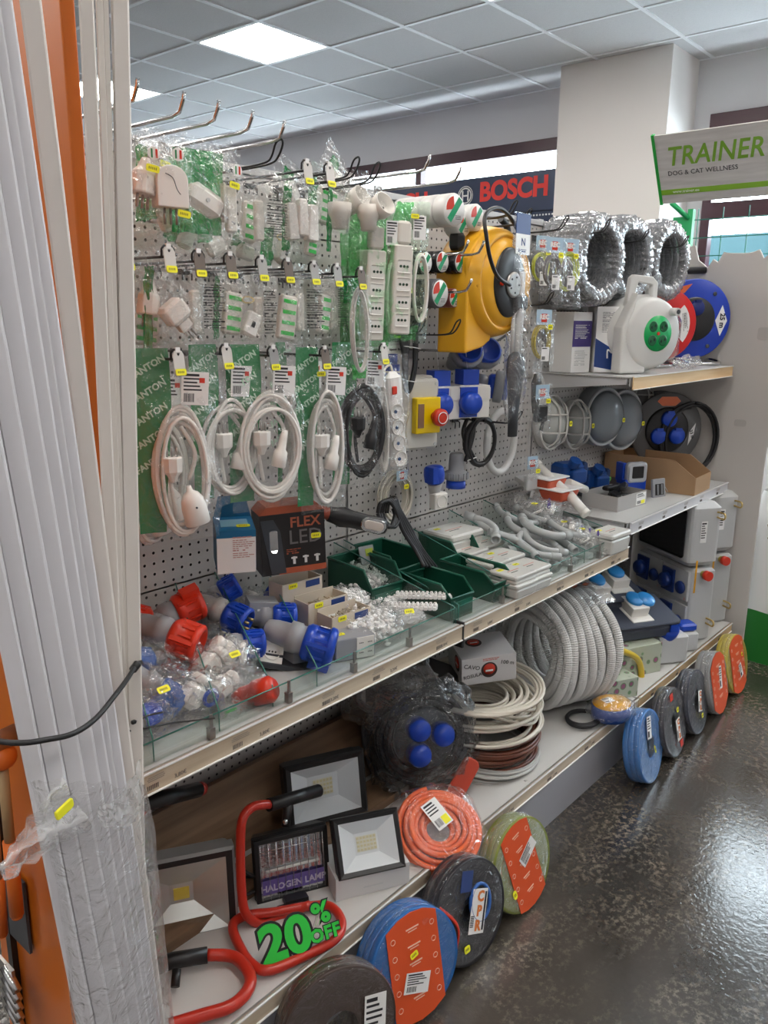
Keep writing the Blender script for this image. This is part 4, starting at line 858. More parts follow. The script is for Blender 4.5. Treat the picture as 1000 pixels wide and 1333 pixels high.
# ================================================================= industrial sockets on the middle pegboard
def box_emergency():
    P = at(537, 538, y=-.08); t = thing('emergency_stop_box', 'grey switch box with a yellow plate and red stop button', 'switch box', T(P.x, -.030, P.z) @ R('Z', -16) @ S(1.12))
    G = mat('box_grey', (.62, .61, .57), .4)
    b = MB(); b.rbox((0, 0, 0), (.15, .19, .05), .008, G, T(0, -.026, 0) @ F_); b.rbox((0, 0, 0), (.14, .18, .03), .012, G, T(0, -.066, 0) @ F_); b.build('enclosure', t)
    b = MB(); b.prism([(-.03, -.045), (.045, -.045), (.045, .045), (-.03, .045)], .022, mat('plate_yellow', (.85, .60, .0), .35), T(.012, -.082, .0) @ F_); pl = b.build('yellow_plate', t, bevel=.003)
    b = MB(); b.box((-.005, -.105, 0), (.018, .002, .06), mat('window_brown', (.25, .14, .08), .3)); b.build('window', pl)
    b = MB(); b.cyl((.037, -.104, -.003), (.037, -.12, -.003), .012, RED); b.lathe([(.015, 0), (.022, .004), (.022, .016), (.018, .02), (.0, .021)], RED, T(.037, -.118, -.003) @ F_, n=22); k = b.build('stop_button', t)
    b = MB(); b.tube(loop(.014, .014, (.037, -.140, -.003), 20), .0012, PAPER, 5, True); b.build('button_ring', k)
    b = MB()
    for x in (-1, 1):
        for z in (-1, 1): b.cyl((x*.058, -.08, z*.077), (x*.058, -.083, z*.077), .005, LGREY, n=8)
    b.build('screws', t)
    b = MB(); b.cyl((-.05, -.035, .095), (-.05, -.035, .125), .022, BLUE, n=20); b.cyl((-.05, -.035, .125), (-.05, -.035, .16), .016, BLUE, n=20); b.cyl((-.05, -.035, .105), (-.05, -.035, .109), .0235, PAPER, n=20); b.build('blue_inlet', t)
box_emergency()
def orient(P, d, roll=0):
    q = Vector(d).to_track_quat('Z', 'Y').to_matrix().to_4x4(); return T(P) @ q @ R('Z', roll)
def ind_plug(root, M, col=BLUE, s=1, tip='cap', body=GREYP, name='plug_head', bn='plug_body'):
    """industrial connector along +Z: grey body, coloured ring, ribbed collar or flap lid"""
    b = MB(); b.lathe([(.010, -.075), (.016, -.072), (.020, -.055), (.021, -.034), (.0265, -.032), (.0265, -.014), (.024, -.012), (.024, 0)], body, M @ S(s), n=22); bo = b.build(bn, root)
    k = MB(); k.lathe([(.026, -.006), (.031, .0), (.031, .010), (.0295, .012), (.0295, .034), (.032, .036), (.032, .043), (.028, .046), (.025, .046), (.024, .038), (.0, .038)], col, M @ S(s), n=30)
    for a in range(12): k.box((.030*math.cos(a*.5236+.2), .030*math.sin(a*.5236+.2), .023), (.004, .004, .022), col, M @ S(s))
    for a in (0, 2.09, 4.18): k.box((.0305*math.cos(a), .0305*math.sin(a), .02), (.008, .006, .04), col, M @ S(s))
    h = k.build(name, root)
    if tip == 'lid': q = MB(); q.lathe([(.0, .048), (.028, .048), (.033, .044), (.034, .036), (.031, .034)], col, M @ S(s) @ R('X', 3), n=24); q.box((0, .034, .03), (.02, .012, .035), col, M @ S(s)); q.build('flap_lid', root)
    elif tip == 'pins':
        q = MB()
        for a in (0.5, 2.6, 4.7): q.cyl((.012*math.cos(a), .012*math.sin(a), .036), (.012*math.cos(a), .012*math.sin(a), .052), .003, BRASS, M=M @ S(s), n=8)
        q.build('contact_pins', root)
    return bo
# two grey boxes with blue sockets hanging side by side
def socket_block(P, label, front=True, M=None):
    t = thing('socket_adapter', label, 'adapter', T(P) @ R('Z', -24) @ S(1.12))
    b = MB(); b.box((0, 0, 0), (.095, .085, .085), WHITE); b.build('housing', t, bevel=.002)
    b = MB(); b.box((-.02, -.045, 0), (.052, .006, .078), BLUE); b.lathe([(.030, 0), (.030, .02), (.024, .03), (0, .032)], BLUE, T(-.02, -.046, -.002) @ F_, n=24); b.build('socket_cover', t)
    b = MB(); b.box((0, 0, .062), (.048, .045, .04), BLUE); b.cyl((0, 0, .07), (0, 0, .083), .018, BLUE, n=16); b.build('plug_head', t)
    b = MB(); b.box((.03, -.0435, .022), (.034, .003, .03), WHITE); b.build('name_plate', t)
    b = MB(); b.tube(spline([(0, 0, .082), (-.012, -.01, .13), (-.01, 0, .15)], 5), .0009, PAPER, 4); b.build('hanging_tie', t); return t
socket_block(at(607, 521, y=-.13), 'white socket block with blue covers, right one of the pair above the black cable')
socket_block(at(570, 523, y=-.09), 'white socket block with blue covers, left one, beside the emergency stop box')
for (u, v, y, ax, lab) in ((603, 462, -.09, ('X', 60), 'blue industrial socket with grey rim, upper left of the three above the blocks'), (628, 463, -.10, ('X', 75), 'blue industrial socket lying sideways, right under the reel stopper'), (638, 502, -.10, ('X', 95), 'blue industrial socket behind the right socket block')):
    t = thing('industrial_socket', lab, 'socket', orient(at(u, v, y=y), (-.45 if u < 635 else .5, -.75, .35 if u < 635 else -.1)))
    M = Matrix.Identity(4); ind_plug(t, M, BLUE, 1.25); b = MB(); b.lathe([(.034, .010), (.040, .012), (.041, .03), (.036, .034)], GREYP, M @ S(1.25), n=26); b.build('rim', t)
hook('chrome', at(604, 458, y=-.20), 'carrying the blue sockets and blocks')
# black flex coil hanging from the blocks
t = thing('cable_coil', 'black flexible cable coiled below the white socket blocks', 'cable coil', T(at(622, 575, y=-.12)) @ R('Z', -10))
b = MB(); hank(b, .062, .072, .0065, 4, RUBBER, .018, .16, (.01, 0, 0), 8, n=30, sides=8, spread=.2); b.tube(spline([(-.03, .01, .09), (-.065, 0, .03), (-.03, -.01, -.04), (-.01, -.01, -.07)], 6), .0065, RUBBER, 8); b.tube(spline([(-.015, .01, .09), (-.02, 0, .03), (-.055, -.01, -.04), (-.06, -.01, -.055)], 6), .0065, RUBBER, 8); b.build('cable', t)
b = MB(); b.tube([(-.06, -.016, -.052), (-.02, -.016, -.045)], .002, PAPER, 6); b.build('cable_tie', t)
# white translucent flexible ring
t = thing('flexible_conduit', 'white flexible tube bent into a ring against the pegboard', 'conduit', T(at(652, 575, y=-.045)))
b = MB(); b.tube(loop(.085, .105, n=60), .012, mat('tube_white', (.75, .75, .74), .3), 10, True, rib=.05); b.build('tube', t)
# black folded hank
t = thing('cable_hank', 'black cable folded into a hank tied with white twists, below the bare hook', 'cable hank', T(at(534, 462, y=-.13)) @ R('Z', -10) @ R('Y', 8))
b = MB()
for k in range(5): a = .012+.003*k; b.tube(spline([(-a-.005*k, .004*k, .085), (-a, 0, 0), (-.004*k, -.003*k, -.085), (a*.6, 0, -.095), (a+.008, .002*k, -.03), (a*.6, 0, .05), (.0, .0, .095)], 5, True), .0058, RUBBER, 7, True)
b.build('cable', t); b = MB()
for z in (-.07, .02): b.tube(loop(.03, .018, (0.002, 0, z), 14), .0013, PAPER, 5, True, M=T(0, 0, z) @ R('X', 90) @ T(0, 0, -z))
b.build('twist_ties', t)
# price card panel
t = thing('header_card', 'white packet card with dark lettering above the white power strip', 'card', T(at(512, 442, y=-.10)) @ R('Z', -6))
b = MB(); b.box((0, 0, .0), (.10, .002, .075), BRIGHT); b.box((0, -.0012, .0), (.10, .001, .03), LGREY); b.build('card', t); text(t, 'vvntes v', .02, INK, T(0, -.002, 0) @ FRONT); text(t, 'bipasso  8mm', .009, INK, T(0.01, -.0015, -.026) @ FRONT, 'small_lettering')
# hanging blue plug + white socket, and grey/blue plug
t = thing('adapter_plug', 'blue industrial plug joined to a white round-socket adapter, hanging low', 'adapter', T(at(566, 630, y=-.10)) @ R('Z', -12))
b = MB(); b.lathe([(.02, .0), (.030, .01), (.032, .03), (.030, .05), (.022, .055), (0, .056)], BLUE, T(0, 0, .0) @ R('Y', -6), n=24); b.box((-.02, -.01, .03), (.025, .04, .05), BLUE); b.build('plug_head', t, bevel=.003)
b = MB(); b.lathe([(.016, -.03), (.02, -.01), (.022, .0)], mat('translucent_grey', (.5, .5, .5), .3), n=18); b.build('neck', t)
b = MB(); b.rbox((.008, -.01, -.05), (.05, .03, .052), .005, WHITE); b.build('socket_housing', t); b = MB(); b.lathe([(.02, 0), (.02, .003), (.017, .003), (.016, -.004), (0, -.004)], WHITE, T(.008, -.0255, -.05) @ F_, n=20)
for i in (-1, 0, 1): b.cyl((.008+i*.008, -.0215, -.05), (.008+i*.008, -.025, -.05), .0022, BLACK, n=6)
b.build('socket', t)
t = thing('industrial_plug', 'grey industrial plug with blue tip hanging on the pegboard right of the blue adapter', 'plug', T(at(594, 612, y=-.09)))
b = MB(); b.lathe([(.018, .055), (.022, .05), (.024, .03), (.024, .0), (.034, -.004), (.036, -.012), (.036, -.028), (.030, -.03)], GREYP, n=24)
for k in range(14): a = 2*PI*k/14; b.box((.037*math.cos(a), .037*math.sin(a), -.016), (.004, .004, .02), GREYP)
b.build('plug_body', t); b = MB(); b.lathe([(.030, -.03), (.031, -.055), (.026, -.055), (.026, -.034)], BLUE, n=24); b.build('plug_tip', t)
# white cable coil with card
t = thing('cable_coil', 'white thin cable coil with a red and blue card, above the flexible lamp', 'cable coil', T(at(516, 648, y=-.05)) @ R('Z', -5))
for j in range(3): b = MB(); hank(b, .064-.012*j, .078-.012*j, .0032, 4, mat('old_white', (.66, .62, .54), .4), .014, .05, (0, 0, 0), 33+j, n=32, sides=6, spread=.03); b.build('cable', t)
b = MB(); b.box((0, -.022, .07), (.045, .001, .03), mat('card_blue', (.42, .58, .72), .5)); b.box((0, -.0228, .07), (.014, .001, .022), RED); b.build('card_head', t); text(t, 'REC', .015, PAPER, T(0, -.0235, .07) @ FRONT, 'card_lettering', bold=.0008); sticker(t, T(.018, -.024, .035) @ FRONT, .02, .014)
# ================================================================= bulkhead lights
CAGEW = mat('cage_white', (.70, .69, .66), .35); FROST = mat('frosted_glass', (.50, .52, .50), .18)
def oval_light(P, label, s=1, col=CAGEW, glass=FROST):
    t = thing('bulkhead_light', label, 'wall light', T(P) @ R('Z', -14) @ S(s*1.12))
    b = MB(); b.lathe([(.06, .0), (.066, .012), (.066, .03), (.058, .034)], col, T(0, -.002, 0) @ F_, n=32, sx=.85, sy=1.35); b.build('base', t)
    b = MB(); b.lathe([(.054, .03), (.052, .05), (.040, .075), (.02, .088), (0, .09)], glass, T(0, -.002, 0) @ F_, n=28, sx=.85, sy=1.35); b.build('glass_dome', t)
    b = MB(); b.tube(loop(.056, .09, (0, -.045, 0), 36), .0045, col, 7, True)
    for x in (-.016, .018): b.tube(spline([(x, -.036, .088), (x, -.085, .055), (x, -.096, 0), (x, -.085, -.055), (x, -.036, -.088)], 5), .0035, col, 6)
    for z in (-.03, .03): b.tube(spline([(-.054, -.036, z), (-.035, -.08, z), (0, -.094, z), (.035, -.08, z), (.054, -.036, z)], 5), .0035, col, 6)
    b.build('wire_cage', t); sticker(t, T(.03, -.10, .0) @ FRONT, .014, .018); return t
oval_light(at(706, 548, y=-.0), 'white caged oval bulkhead light, leftmost, next to the long clear bag', 1.0)
oval_light(at(738, 551, y=-.0), 'white caged oval bulkhead light, second, beside the round grey lights', .95)
oval_light(at(826, 520, y=-.0), 'small white caged oval light hanging near the shelf end', .82, mat('cage_dull', (.5, .5, .48), .4), mat('glass_dim', (.3, .3, .29), .2))
def round_light(P, label, s=1):
    t = thing('bulkhead_light', label, 'wall light', T(P) @ R('Z', -12) @ S(s*1.15)); G = mat('light_body_grey', (.30, .33, .36), .35)
    b = MB(); b.lathe([(.10, 0), (.11, .01), (.112, .06), (.105, .075)], G, T(0, -.002, 0) @ F_, n=40); b.build('body', t)
    b = MB(); b.tube(loop(.106, .106, (0, -.077, 0), 44), .005, mat('rim_light', (.55, .58, .60), .3), 8, True); b.build('rim', t)
    b = MB(); b.lathe([(.10, .07), (.085, .10), (.05, .118), (0, .125)], mat('dome_grey', (.30, .34, .37), .15), T(0, -.002, 0) @ F_, n=36); b.build('glass_dome', t)
    sticker(t, T(.05, -.128, -.01) @ FRONT, .016, .016); return t
round_light(at(766, 540, y=-.0), 'round grey bulkhead light, left one of two above the blue boxes', .93)
round_light(at(789, 544, y=-.0)+Vector((0.0, -.0, 0)), 'round grey bulkhead light, right one with pale rim', 1.0)
# ================================================================= middle shelf: glass trays
SZ = ZM-.0015                                    # top face of the shelf boards
F_ = R('X', 90)
def pane(b, p0, p1, z0, za, zb, th=.004):
    """upright glass strip from p0 to p1 (x, y), top at za over p0 and zb over p1"""
    (x0, y0), (x1, y1) = p0, p1; d = Vector((x1-x0, y1-y0, 0)); n = Vector((-d.y, d.x, 0)).normalized()*th/2
    a, c = Vector((x0, y0, 0)), Vector((x1, y1, 0))
    vs = [a-n+Vector((0, 0, z0)), a+n+Vector((0, 0, z0)), c+n+Vector((0, 0, z0)), c-n+Vector((0, 0, z0)), a-n+Vector((0, 0, za)), a+n+Vector((0, 0, za)), c+n+Vector((0, 0, zb)), c-n+Vector((0, 0, zb))]
    b.add(vs, [(0, 3, 7, 4), (1, 5, 6, 2), (0, 4, 5, 1), (3, 2, 6, 7)], GLASS)
    e = .0016; b.tube([a+Vector((0, 0, za)), c+Vector((0, 0, zb))], e, GLASSEDGE, 5); b.tube([c+Vector((0, 0, z0)), c+Vector((0, 0, zb))], e*.7, GLASSEDGE, 4)
def glass_front(x0, x1, label):
    t = thing('glass_shelf_riser', label, 'glass strip', T(x0, -.395, SZ)); b = MB(); pane(b, (0, 0), (x1-x0, 0), .001, .044, .044); b.build('glass', t)
    for k in range(1, 5): b = MB(); x = (x1-x0)*k/5; b.box((x, -.004, .012), (.012, .012, .022), STEEL); b.box((x, -.006, .03), (.006, .003, .04), STEEL); b.build('metal_clip', t)
glass_front(X0+.01, X1-.008, 'long glass riser along the nose of the left shelf')
glass_front(X1+.008, X2-.01, 'long glass riser along the nose of the middle shelf')
for i, (xf, xb, za, lab) in enumerate(((.72, .88, .17, 'glass divider nearest the white trunking'), (.865, 1.037, .17, 'glass divider right of the red sockets'), (1.0, 1.15, .17, 'glass divider through the blue plugs'), (1.125, 1.298, .17, 'glass divider ending at the grey box with white outlets'),
        (1.622, 1.56, .16, 'glass divider at the left side of the bay joint'), (1.642, 1.60, .16, 'glass divider at the right side of the bay joint'), (1.885, 1.86, .16, 'glass divider right of the foremost green bin'), (2.12, 2.10, .16, 'glass divider between the junction boxes and conduit bends'), (2.34, 2.30, .16, 'glass divider between the bends and the bagged fittings'), (2.612, 2.60, .12, 'glass divider at the right end of the middle shelf'))):
    t = thing('glass_divider', lab, 'glass divider', T(xf, -.39, SZ)); b = MB(); pane(b, (xb-xf, .372), (0, 0), .001, za, .046); b.build('glass', t)
# ================================================================= industrial plugs in the left trays
def iplug(u, v, y, d, col, label, tip='lid', s=1, body=GREYP, roll=0, cat='plug', name='industrial_plug', stick=True, dz=0):
    P = at(u, v, y=y)+Vector((0, 0, dz)); t = thing(name, label, cat, orient(P, d, roll)); ind_plug(t, Matrix.Identity(4), col, s, tip, body)
    if stick: label_card(t, T(0, -.0315*s, .022*s) @ R('X', 90), .024*s, .016*s, lines=2)
    return t
RD = RED
iplug(232, 795, -.10, (.75, -.25, .25), RD, 'red industrial socket with lid, topmost of the three beside the trunking', 'lid', 1.15, roll=20)
iplug(190, 812, -.10, (-.5, .3, .25), RD, 'red industrial socket partly hidden by the white trunking', 'cap', 1.1)
iplug(228, 828, -.18, (.45, -.75, -.25), RD, 'big red ribbed industrial plug pointing towards the viewer', 'cap', 1.25, roll=40)
t = iplug(298, 800, -.13, (.3, -.75, -.25), BLUE, 'blue industrial plug showing three brass pins, body in clear film', 'pins', 1.1, mat('bagged_body', (.5, .5, .48), .35))
b = MB(); b.blob((0, 0, -.04), (.07, .06, .10), CLEAR, .2, 5, 4, (18, 12)); b.build('clear_wrap', t)
iplug(290, 770, -.06, (.55, -.3, .3), BLUE, 'small blue plug at the back between two glass dividers', 'cap', .9)
iplug(318, 838, -.22, (.8, -.4, -.05), BLUE, 'blue plug collar lying on the dark grey slab', 'cap', .95)
iplug(357, 803, -.17, (.72, -.5, -.1), BLUE, 'blue-tipped grey plug pointing right, middle of the blue plugs', 'cap', 1.1)
iplug(400, 835, -.30, (.5, -.7, -.25), BLUE, 'biggest blue industrial plug with yellow tag, in front of the others', 'lid', 1.35, roll=160)
iplug(372, 782, -.12, (-.75, .15, .4), BLUE, 'blue-capped plug joined to a grey socket box, uppermost', 'cap', 1.05)
def sock_face(root, M, s=1, n=1, name='outlet'):
    b = MB(); b.box((0, 0, 0), (.05*s, .05*s, .004), WHITE, M); b.lathe([(.019*s, .002), (.019*s, .004), (.0165*s, .004), (.016*s, .0025), (0, .0025)], WHITE, M, n=20)
    for i in (-1, 0, 1): b.cyl((i*.007*s, 0, .0025), (i*.007*s, 0, .0045), .0022*s, BLACK, n=6, M=M)
    return b.build(name, root)
t = thing('socket_adapter', 'grey socket box with a white round outlet, under the uppermost blue cap', 'adapter', T(at(392, 795, y=-.15)) @ R('Z', -35)); b = MB(); b.box((0, 0, 0), (.085, .055, .055), GREYP); b.build('housing', t, bevel=.003); sock_face(t, T(.018, -.029, 0) @ FRONT)
t = thing('socket_adapter', 'dark grey flat adapter slab carrying a white round outlet', 'adapter', T(at(362, 862, y=-.25)) @ R('Z', -38) @ R('Y', 14)); b = MB(); b.box((0, 0, 0), (.16, .06, .014), DGREY); b.build('slab', t, bevel=.003); sock_face(t, T(-.02, -.01, .026) @ R('X', 55)); b = MB(); b.box((-.02, 0, .014), (.05, .035, .02), DGREY); b.build('outlet_foot', t)
t = thing('socket_adapter', 'grey box with four small outlets at the front edge under the big blue plug', 'adapter', T(1.335-.02, -.335, SZ+.028) @ R('Z', -22)); b = MB(); b.box((-.02, .02, 0), (.10, .10, .055), GREYP); b.build('housing', t, bevel=.003)
b = MB(); b.box((.004, -.031, 0), (.044, .003, .05), WHITE)
for x in (-1, 1):
    for z in (-1, 1):
        for j in (-1, 0, 1): b.cyl((.004+x*.011+j*.004, -.0325, z*.012), (.004+x*.011+j*.004, -.034, z*.012), .0013, BLACK, n=6)
b.build('outlet', t); sticker(t, T(-.05, -.0, .028), .03, .014)
t = thing('plug_adapter', 'grey angular plug body between the pinned plug and the middle blue plug', 'adapter', T(at(340, 793, y=-.14)) @ R('Z', -30) @ R('Y', 8)); b = MB(); b.box((0, 0, 0), (.07, .055, .05), GREYP); b.box((0, -.029, .006), (.03, .002, .008), PAPER); b.build('housing', t, bevel=.006)
t = thing('socket_adapter', 'blue and grey socket under the three cartons, at the right of the blue cap', 'adapter', T(at(440, 812, y=-.24)) @ R('Z', -20)); b = MB(); b.box((0, 0, 0), (.07, .05, .05), BLUE); b.box((-.01, 0, .026), (.05, .04, .012), LGREY); b.build('housing', t, bevel=.003)
def lumpbag(u, v, y, d, label, seed, inner=(), film_=None, rz=0, rx=0, tagp=None, group=None, kindname='bagged_fittings', cat='bag'):
    P = at(u, v, y=y); t = thing(kindname, label, cat, T(P) @ R('Z', rz) @ R('X', rx), group)
    for f in inner: f(t)
    b = MB(); b.blob((0, 0, 0), d, film_ or CLEAR, .22, 4.5, seed, (34, 20), pw=.75); b.build('clear_bag', t)
    if tagp: sticker(t, T(*tagp) @ R('X', 40), .026, .014)
    return t
def inn(kind, M, col, s=1):
    def f(t):
        if kind == 'plug': ind_plug(t, M, col, s, 'cap')
        elif kind == 'white':
            b = MB(); b.rbox((0, 0, 0), (.05*s, .04*s, .06*s), .012*s, WHITE, M); b.lathe([(.02*s, .03*s), (.02*s, .045*s), (.015*s, .05*s), (0, .05*s)], WHITE, M, n=16); b.build('plug_body', t)
        elif kind == 'ring':
            b = MB(); b.tube(loop(.022*s, .022*s, n=20), .006*s, col, 8, True, M=M); b.build('ring_fitting', t)
    return f
lumpbag(212, 905, -.26, (.13, .12, .11), 'bagged grey plug with a blue collar at the lower left, beside the cable ties', 3, [inn('plug', T(-.01, 0, .01) @ R('Y', 140) @ R('X', 30), mat('bag_blue', (.03, .13, .45), .4), 1.1)], tagp=(-.03, -.05, .04))
lumpbag(192, 862, -.18, (.12, .09, .09), 'bagged blue plug half behind the trunking under the red sockets', 5, [inn('plug', R('Y', -70), mat('bag_blue', (.03, .13, .45), .4), .9)])
lumpbag(250, 905, -.30, (.11, .10, .09), 'bagged white fittings with a little blue end, at the first glass divider', 6, [inn('white', R('Y', 40), WHITE, .9), inn('ring', T(.03, -.02, -.01), BLUE, .7)])
lumpbag(285, 868, -.24, (.15, .12, .11), 'large bag of white plugs with green print behind the red plug', 7, [inn('white', T(-.03, 0, .01) @ R('Y', 60), WHITE, 1), inn('white', T(.03, .01, .02) @ R('Y', -40), WHITE, .9), inn('ring', T(.05, -.02, .02) @ R('Z', 40), WHITE, .9)], tagp=(.0, -.055, .045))
def redplug(t):
    b = MB(); b.lathe([(.012, -.05), (.02, -.03), (.022, 0), (.027, .0), (.028, .035), (.020, .045), (0, .045)], RED, orient((.03, -.03, -.01), (.4, -.7, .3)), n=18); b.build('red_plug', t)
lumpbag(305, 897, -.32, (.12, .10, .09), 'bag with one red-tipped white plug at the front glass', 9, [redplug, inn('white', T(-.025, .01, .01) @ R('Y', 70), WHITE, .8)])
lumpbag(240, 868, -.20, (.12, .10, .10), 'bag of clear and red parts below the ribbed red plug', 10, [inn('ring', T(0, 0, 0), RED, .9)])
lumpbag(186, 935, -.30, (.10, .09, .08), 'bag of dark blue parts at the very left front corner of the tray', 12, [inn('plug', R('Y', 80), BLUE, .7)])
lumpbag(325, 925, -.345, (.09, .07, .03), 'flat empty-looking bag lying under the red-tipped plug bag', 13, [])
lumpbag(268, 830, -.12, (.13, .10, .07), 'crumpled bag between the red ribbed plug and the pinned blue plug', 14, [])
lumpbag(322, 790, -.08, (.12, .08, .08), 'crumpled bag of pale parts behind the grey angular plug', 15, [inn('white', R('Y', 30), WHITE, .8)])
lumpbag(300, 925, -.34, (.08, .06, .04), 'bag with a green end by the first metal clip', 16, [inn('ring', R('X', 60), LGREEN, .5)])
# fillers underneath the piles: dark adapters that carry them
for i, (x, y, w, d, h, lab) in enumerate(((.80, -.12, .16, .16, .09, 'shallow grey carton under the red sockets'), (1.07, -.13, .14, .18, .07, 'shallow grey carton under the pinned blue plug'), (1.22, -.17, .12, .22, .055, 'shallow grey carton under the middle blue plugs'))):
    t = thing('parts_carton', lab, 'carton', T(x, y, SZ)); b = MB()
    for c, s_ in (((0, 0, .002), (w, d, .004)), ((0, -d/2, h/2), (w, .003, h)), ((0, d/2, h/2), (w, .003, h)), ((-w/2, 0, h/2), (.003, d, h)), ((w/2, 0, h/2), (.003, d, h))): b.box(c, s_, GREYP)
    b.build('carton', t)
# ================================================================= boxes at the back
P = at(305, 708, y=-.15)
t = thing('product_box', 'blue and white lamp box with yellow tag hanging at the pegboard', 'box', T(P) @ R('Z', -33) @ R('X', 8)); BB = mat('box_blue', (.01, .14, .30), .45)
b = MB(); b.box((0, 0, .0), (.085, .09, .10), BB); b.build('carton', t); b = MB(); b.box((0, -.0455, -.008), (.084, .001, .084), BRIGHT); b.build('front_panel', t)
b = MB(); b.prism([(-.042, .0), (.042, 0), (.03, .05), (-.03, .05)], .002, BB, T(0, .04, .05) @ F_); b.box((0, -.0, .0505), (.06, .04, .001), mat('box_window', (.25, .45, .58), .3)); b.build('hanging_flap', t)
ink_panel(t, T(.012, -.0465, .01) @ FRONT, .04, .05, 5, mat('print_rose', (.55, .30, .28), .6)); sticker(t, T(.018, -.02, .0515), .03, .014)
P = at(376, 701, y=-.16)
t = thing('product_box', 'black box reading FLEX LED with an orange top and a pictured lamp', 'box', T(P) @ R('Z', -27) @ R('Y', -2)); BK = mat('box_black', (.012, .010, .010), .4); OR = mat('box_orange', (.42, .09, .035), .45)
b = MB(); b.box((0, 0, 0), (.155, .08, .145), BK); b.build('carton', t); b = MB(); b.prism([(-.0775, 0), (.0775, 0), (.06, .018), (-.06, .018)], .08, OR, T(0, .04, .0725) @ F_); b.build('top_flap', t)
b = MB(); b.box((.02, -.0405, -.0655), (.115, .001, .014), OR); b.build('orange_band', t); b = MB(); b.prism([(-.05, -.07), (-.015, -.07), (-.025, .03), (-.04, .06), (-.07, .06)], .001, DGREY, T(-.005, -.0402, 0) @ F_); b.rbox((-.047, -.0415, .01), (.02, .002, .055), .006, CHROME); b.build('lamp_picture', t)
text(t, 'FLEX', .034, mat('letter_rust', (.45, .12, .06), .5), T(.03, -.0408, .048) @ FRONT, 'lettering', bold=.0006); text(t, 'LED', .048, mat('letter_grey', (.16, .15, .15), .5), T(.03, -.0408, .012) @ FRONT, 'lettering', bold=.0)
b = MB()
for k in range(3): b.box((.0+k*.028, -.0408, -.042), (.006, .001, .018), PAPER); b.box((.0+k*.028, -.0408, -.036), (.014, .001, .004), PAPER)
b.build('pictograms', t); ink_panel(t, T(-.0, -.0409, -.02) @ FRONT, .035, .01, 3, OR); sticker(t, T(.055, -.0412, .012) @ FRONT, .024, .013)
# flexible work lamp and its cord
t = thing('flexible_lamp', 'black flexible work lamp with an oval chrome-rimmed lens and orange ribbed neck', 'work lamp', T(at(462, 677, y=-.22)) @ R('Z', -30) @ R('Y', 17))
b = MB(); b.tube([(-.12+.004*i, 0, .0) for i in range(13)], .017, mat('neck_orange', (.30, .06, .03), .5), 14, rib=-.22); b.build('ribbed_neck', t)
b = MB(); b.lathe([(.014, -.075), (.019, -.07), (.022, -.05), (.026, -.035), (.022, -.01), (.021, .03), (.022, .07), (.016, .085), (0, .088)], BLACK, R('Y', 90), n=20, sx=1.0, sy=.75); b.build('body', t)
b = MB(); b.rbox((0, 0, 0), (.068, .034, .006), .016, CHROME, T(.045, -.016, .0) @ F_); l_ = b.build('lens_rim', t); b = MB(); b.rbox((0, 0, 0), (.052, .022, .004), .010, mat('lens', (.55, .50, .45), .1), T(.045, -.0205, .0) @ F_); b.build('lens', l_)
t = thing('cable_hank', 'black folded power cord hanging over the green bins from the lamp', 'cable hank', T(at(512, 680, y=-.20)))
def rel(u, v, y, o): return at(u, v, y=y)-o
o_ = at(512, 680, y=-.20); b = MB()
for k in range(5):
    e = k*3; b.tube(spline([rel(492+e, 668, -.19+.008*k, o_), rel(495+e, 656-k, -.19+.008*k, o_), rel(505+e*.8, 652-k, -.19, o_), rel(514+e*.5, 662, -.20, o_), rel(524+e, 690, -.21, o_), rel(540+e*.8, 715, -.23, o_), rel(552+e*1.3, 738, -.26+.01*k, o_)], 6), .0055, RUBBER, 7)
    if k < 3: b.tube(spline([rel(492+e, 668, -.19, o_), rel(497+e, 680, -.2, o_), rel(508+e, 686, -.21, o_), rel(514+e, 672, -.2, o_), rel(512+e, 662, -.19, o_)], 5), .0055, RUBBER, 7)
b.build('cable', t)
# ================================================================= open cartons with small screws
CW = mat('carton_beige', (.62, .55, .45), .7); SILV = mat('brassy_screws', (.5, .42, .3), .35, .8)
def open_carton(x, y, w, d, h, label, rz=0, lo=.6):
    t = thing('screw_carton', label, 'carton', T(x, y, SZ) @ R('Z', rz)); b = MB()
    b.box((0, 0, h*lo*.5), (w, d, h*lo), CW)
    for c, s_ in (((0, -d/2, h/2), (w, .002, h)), ((0, d/2, h/2+.003), (w, .002, h+.006)), ((-w/2, 0, h/2), (.002, d, h)), ((w/2, 0, h/2), (.002, d, h))): b.box(c, s_, CW)
    b.build('tray', t); b = MB(); b.box((w*.25, -d/2-.0015, h-.012), (w*.35, .001, .016), NAVY); b.build('blue_mark', t)
    r = random.Random(int(x*1000)); b = MB()
    for k in range(26):
        p = Vector((r.uniform(-.35, .35)*w, r.uniform(-.35, .35)*d, h*lo+.003)); a = r.uniform(0, 3); b.cyl(p, p+Vector((math.cos(a)*.016, math.sin(a)*.016, .004)), .0018, SILV, n=5); b.cyl(p, p+Vector((0, 0, .003)), .004, SILV, n=6)
    s_ = b.build('screws', t); s_['kind'] = 'stuff'; sticker(t, T(-w*.25, -d/2-.002, h-.008) @ FRONT, .026, .013)
for u, v, y, lab in ((385, 752, -.145, 'beige open carton of small screws, rearmost of three, below the black lamp box'), (418, 776, -.205, 'beige open carton of small screws, middle of three'), (448, 793, -.27, 'beige open carton of small screws, front one touching the clip bags')):
    P = at(u, v, y=y); open_carton(P.x, y, .12, .055, max(.05, P.z-SZ), lab, -6, .8)
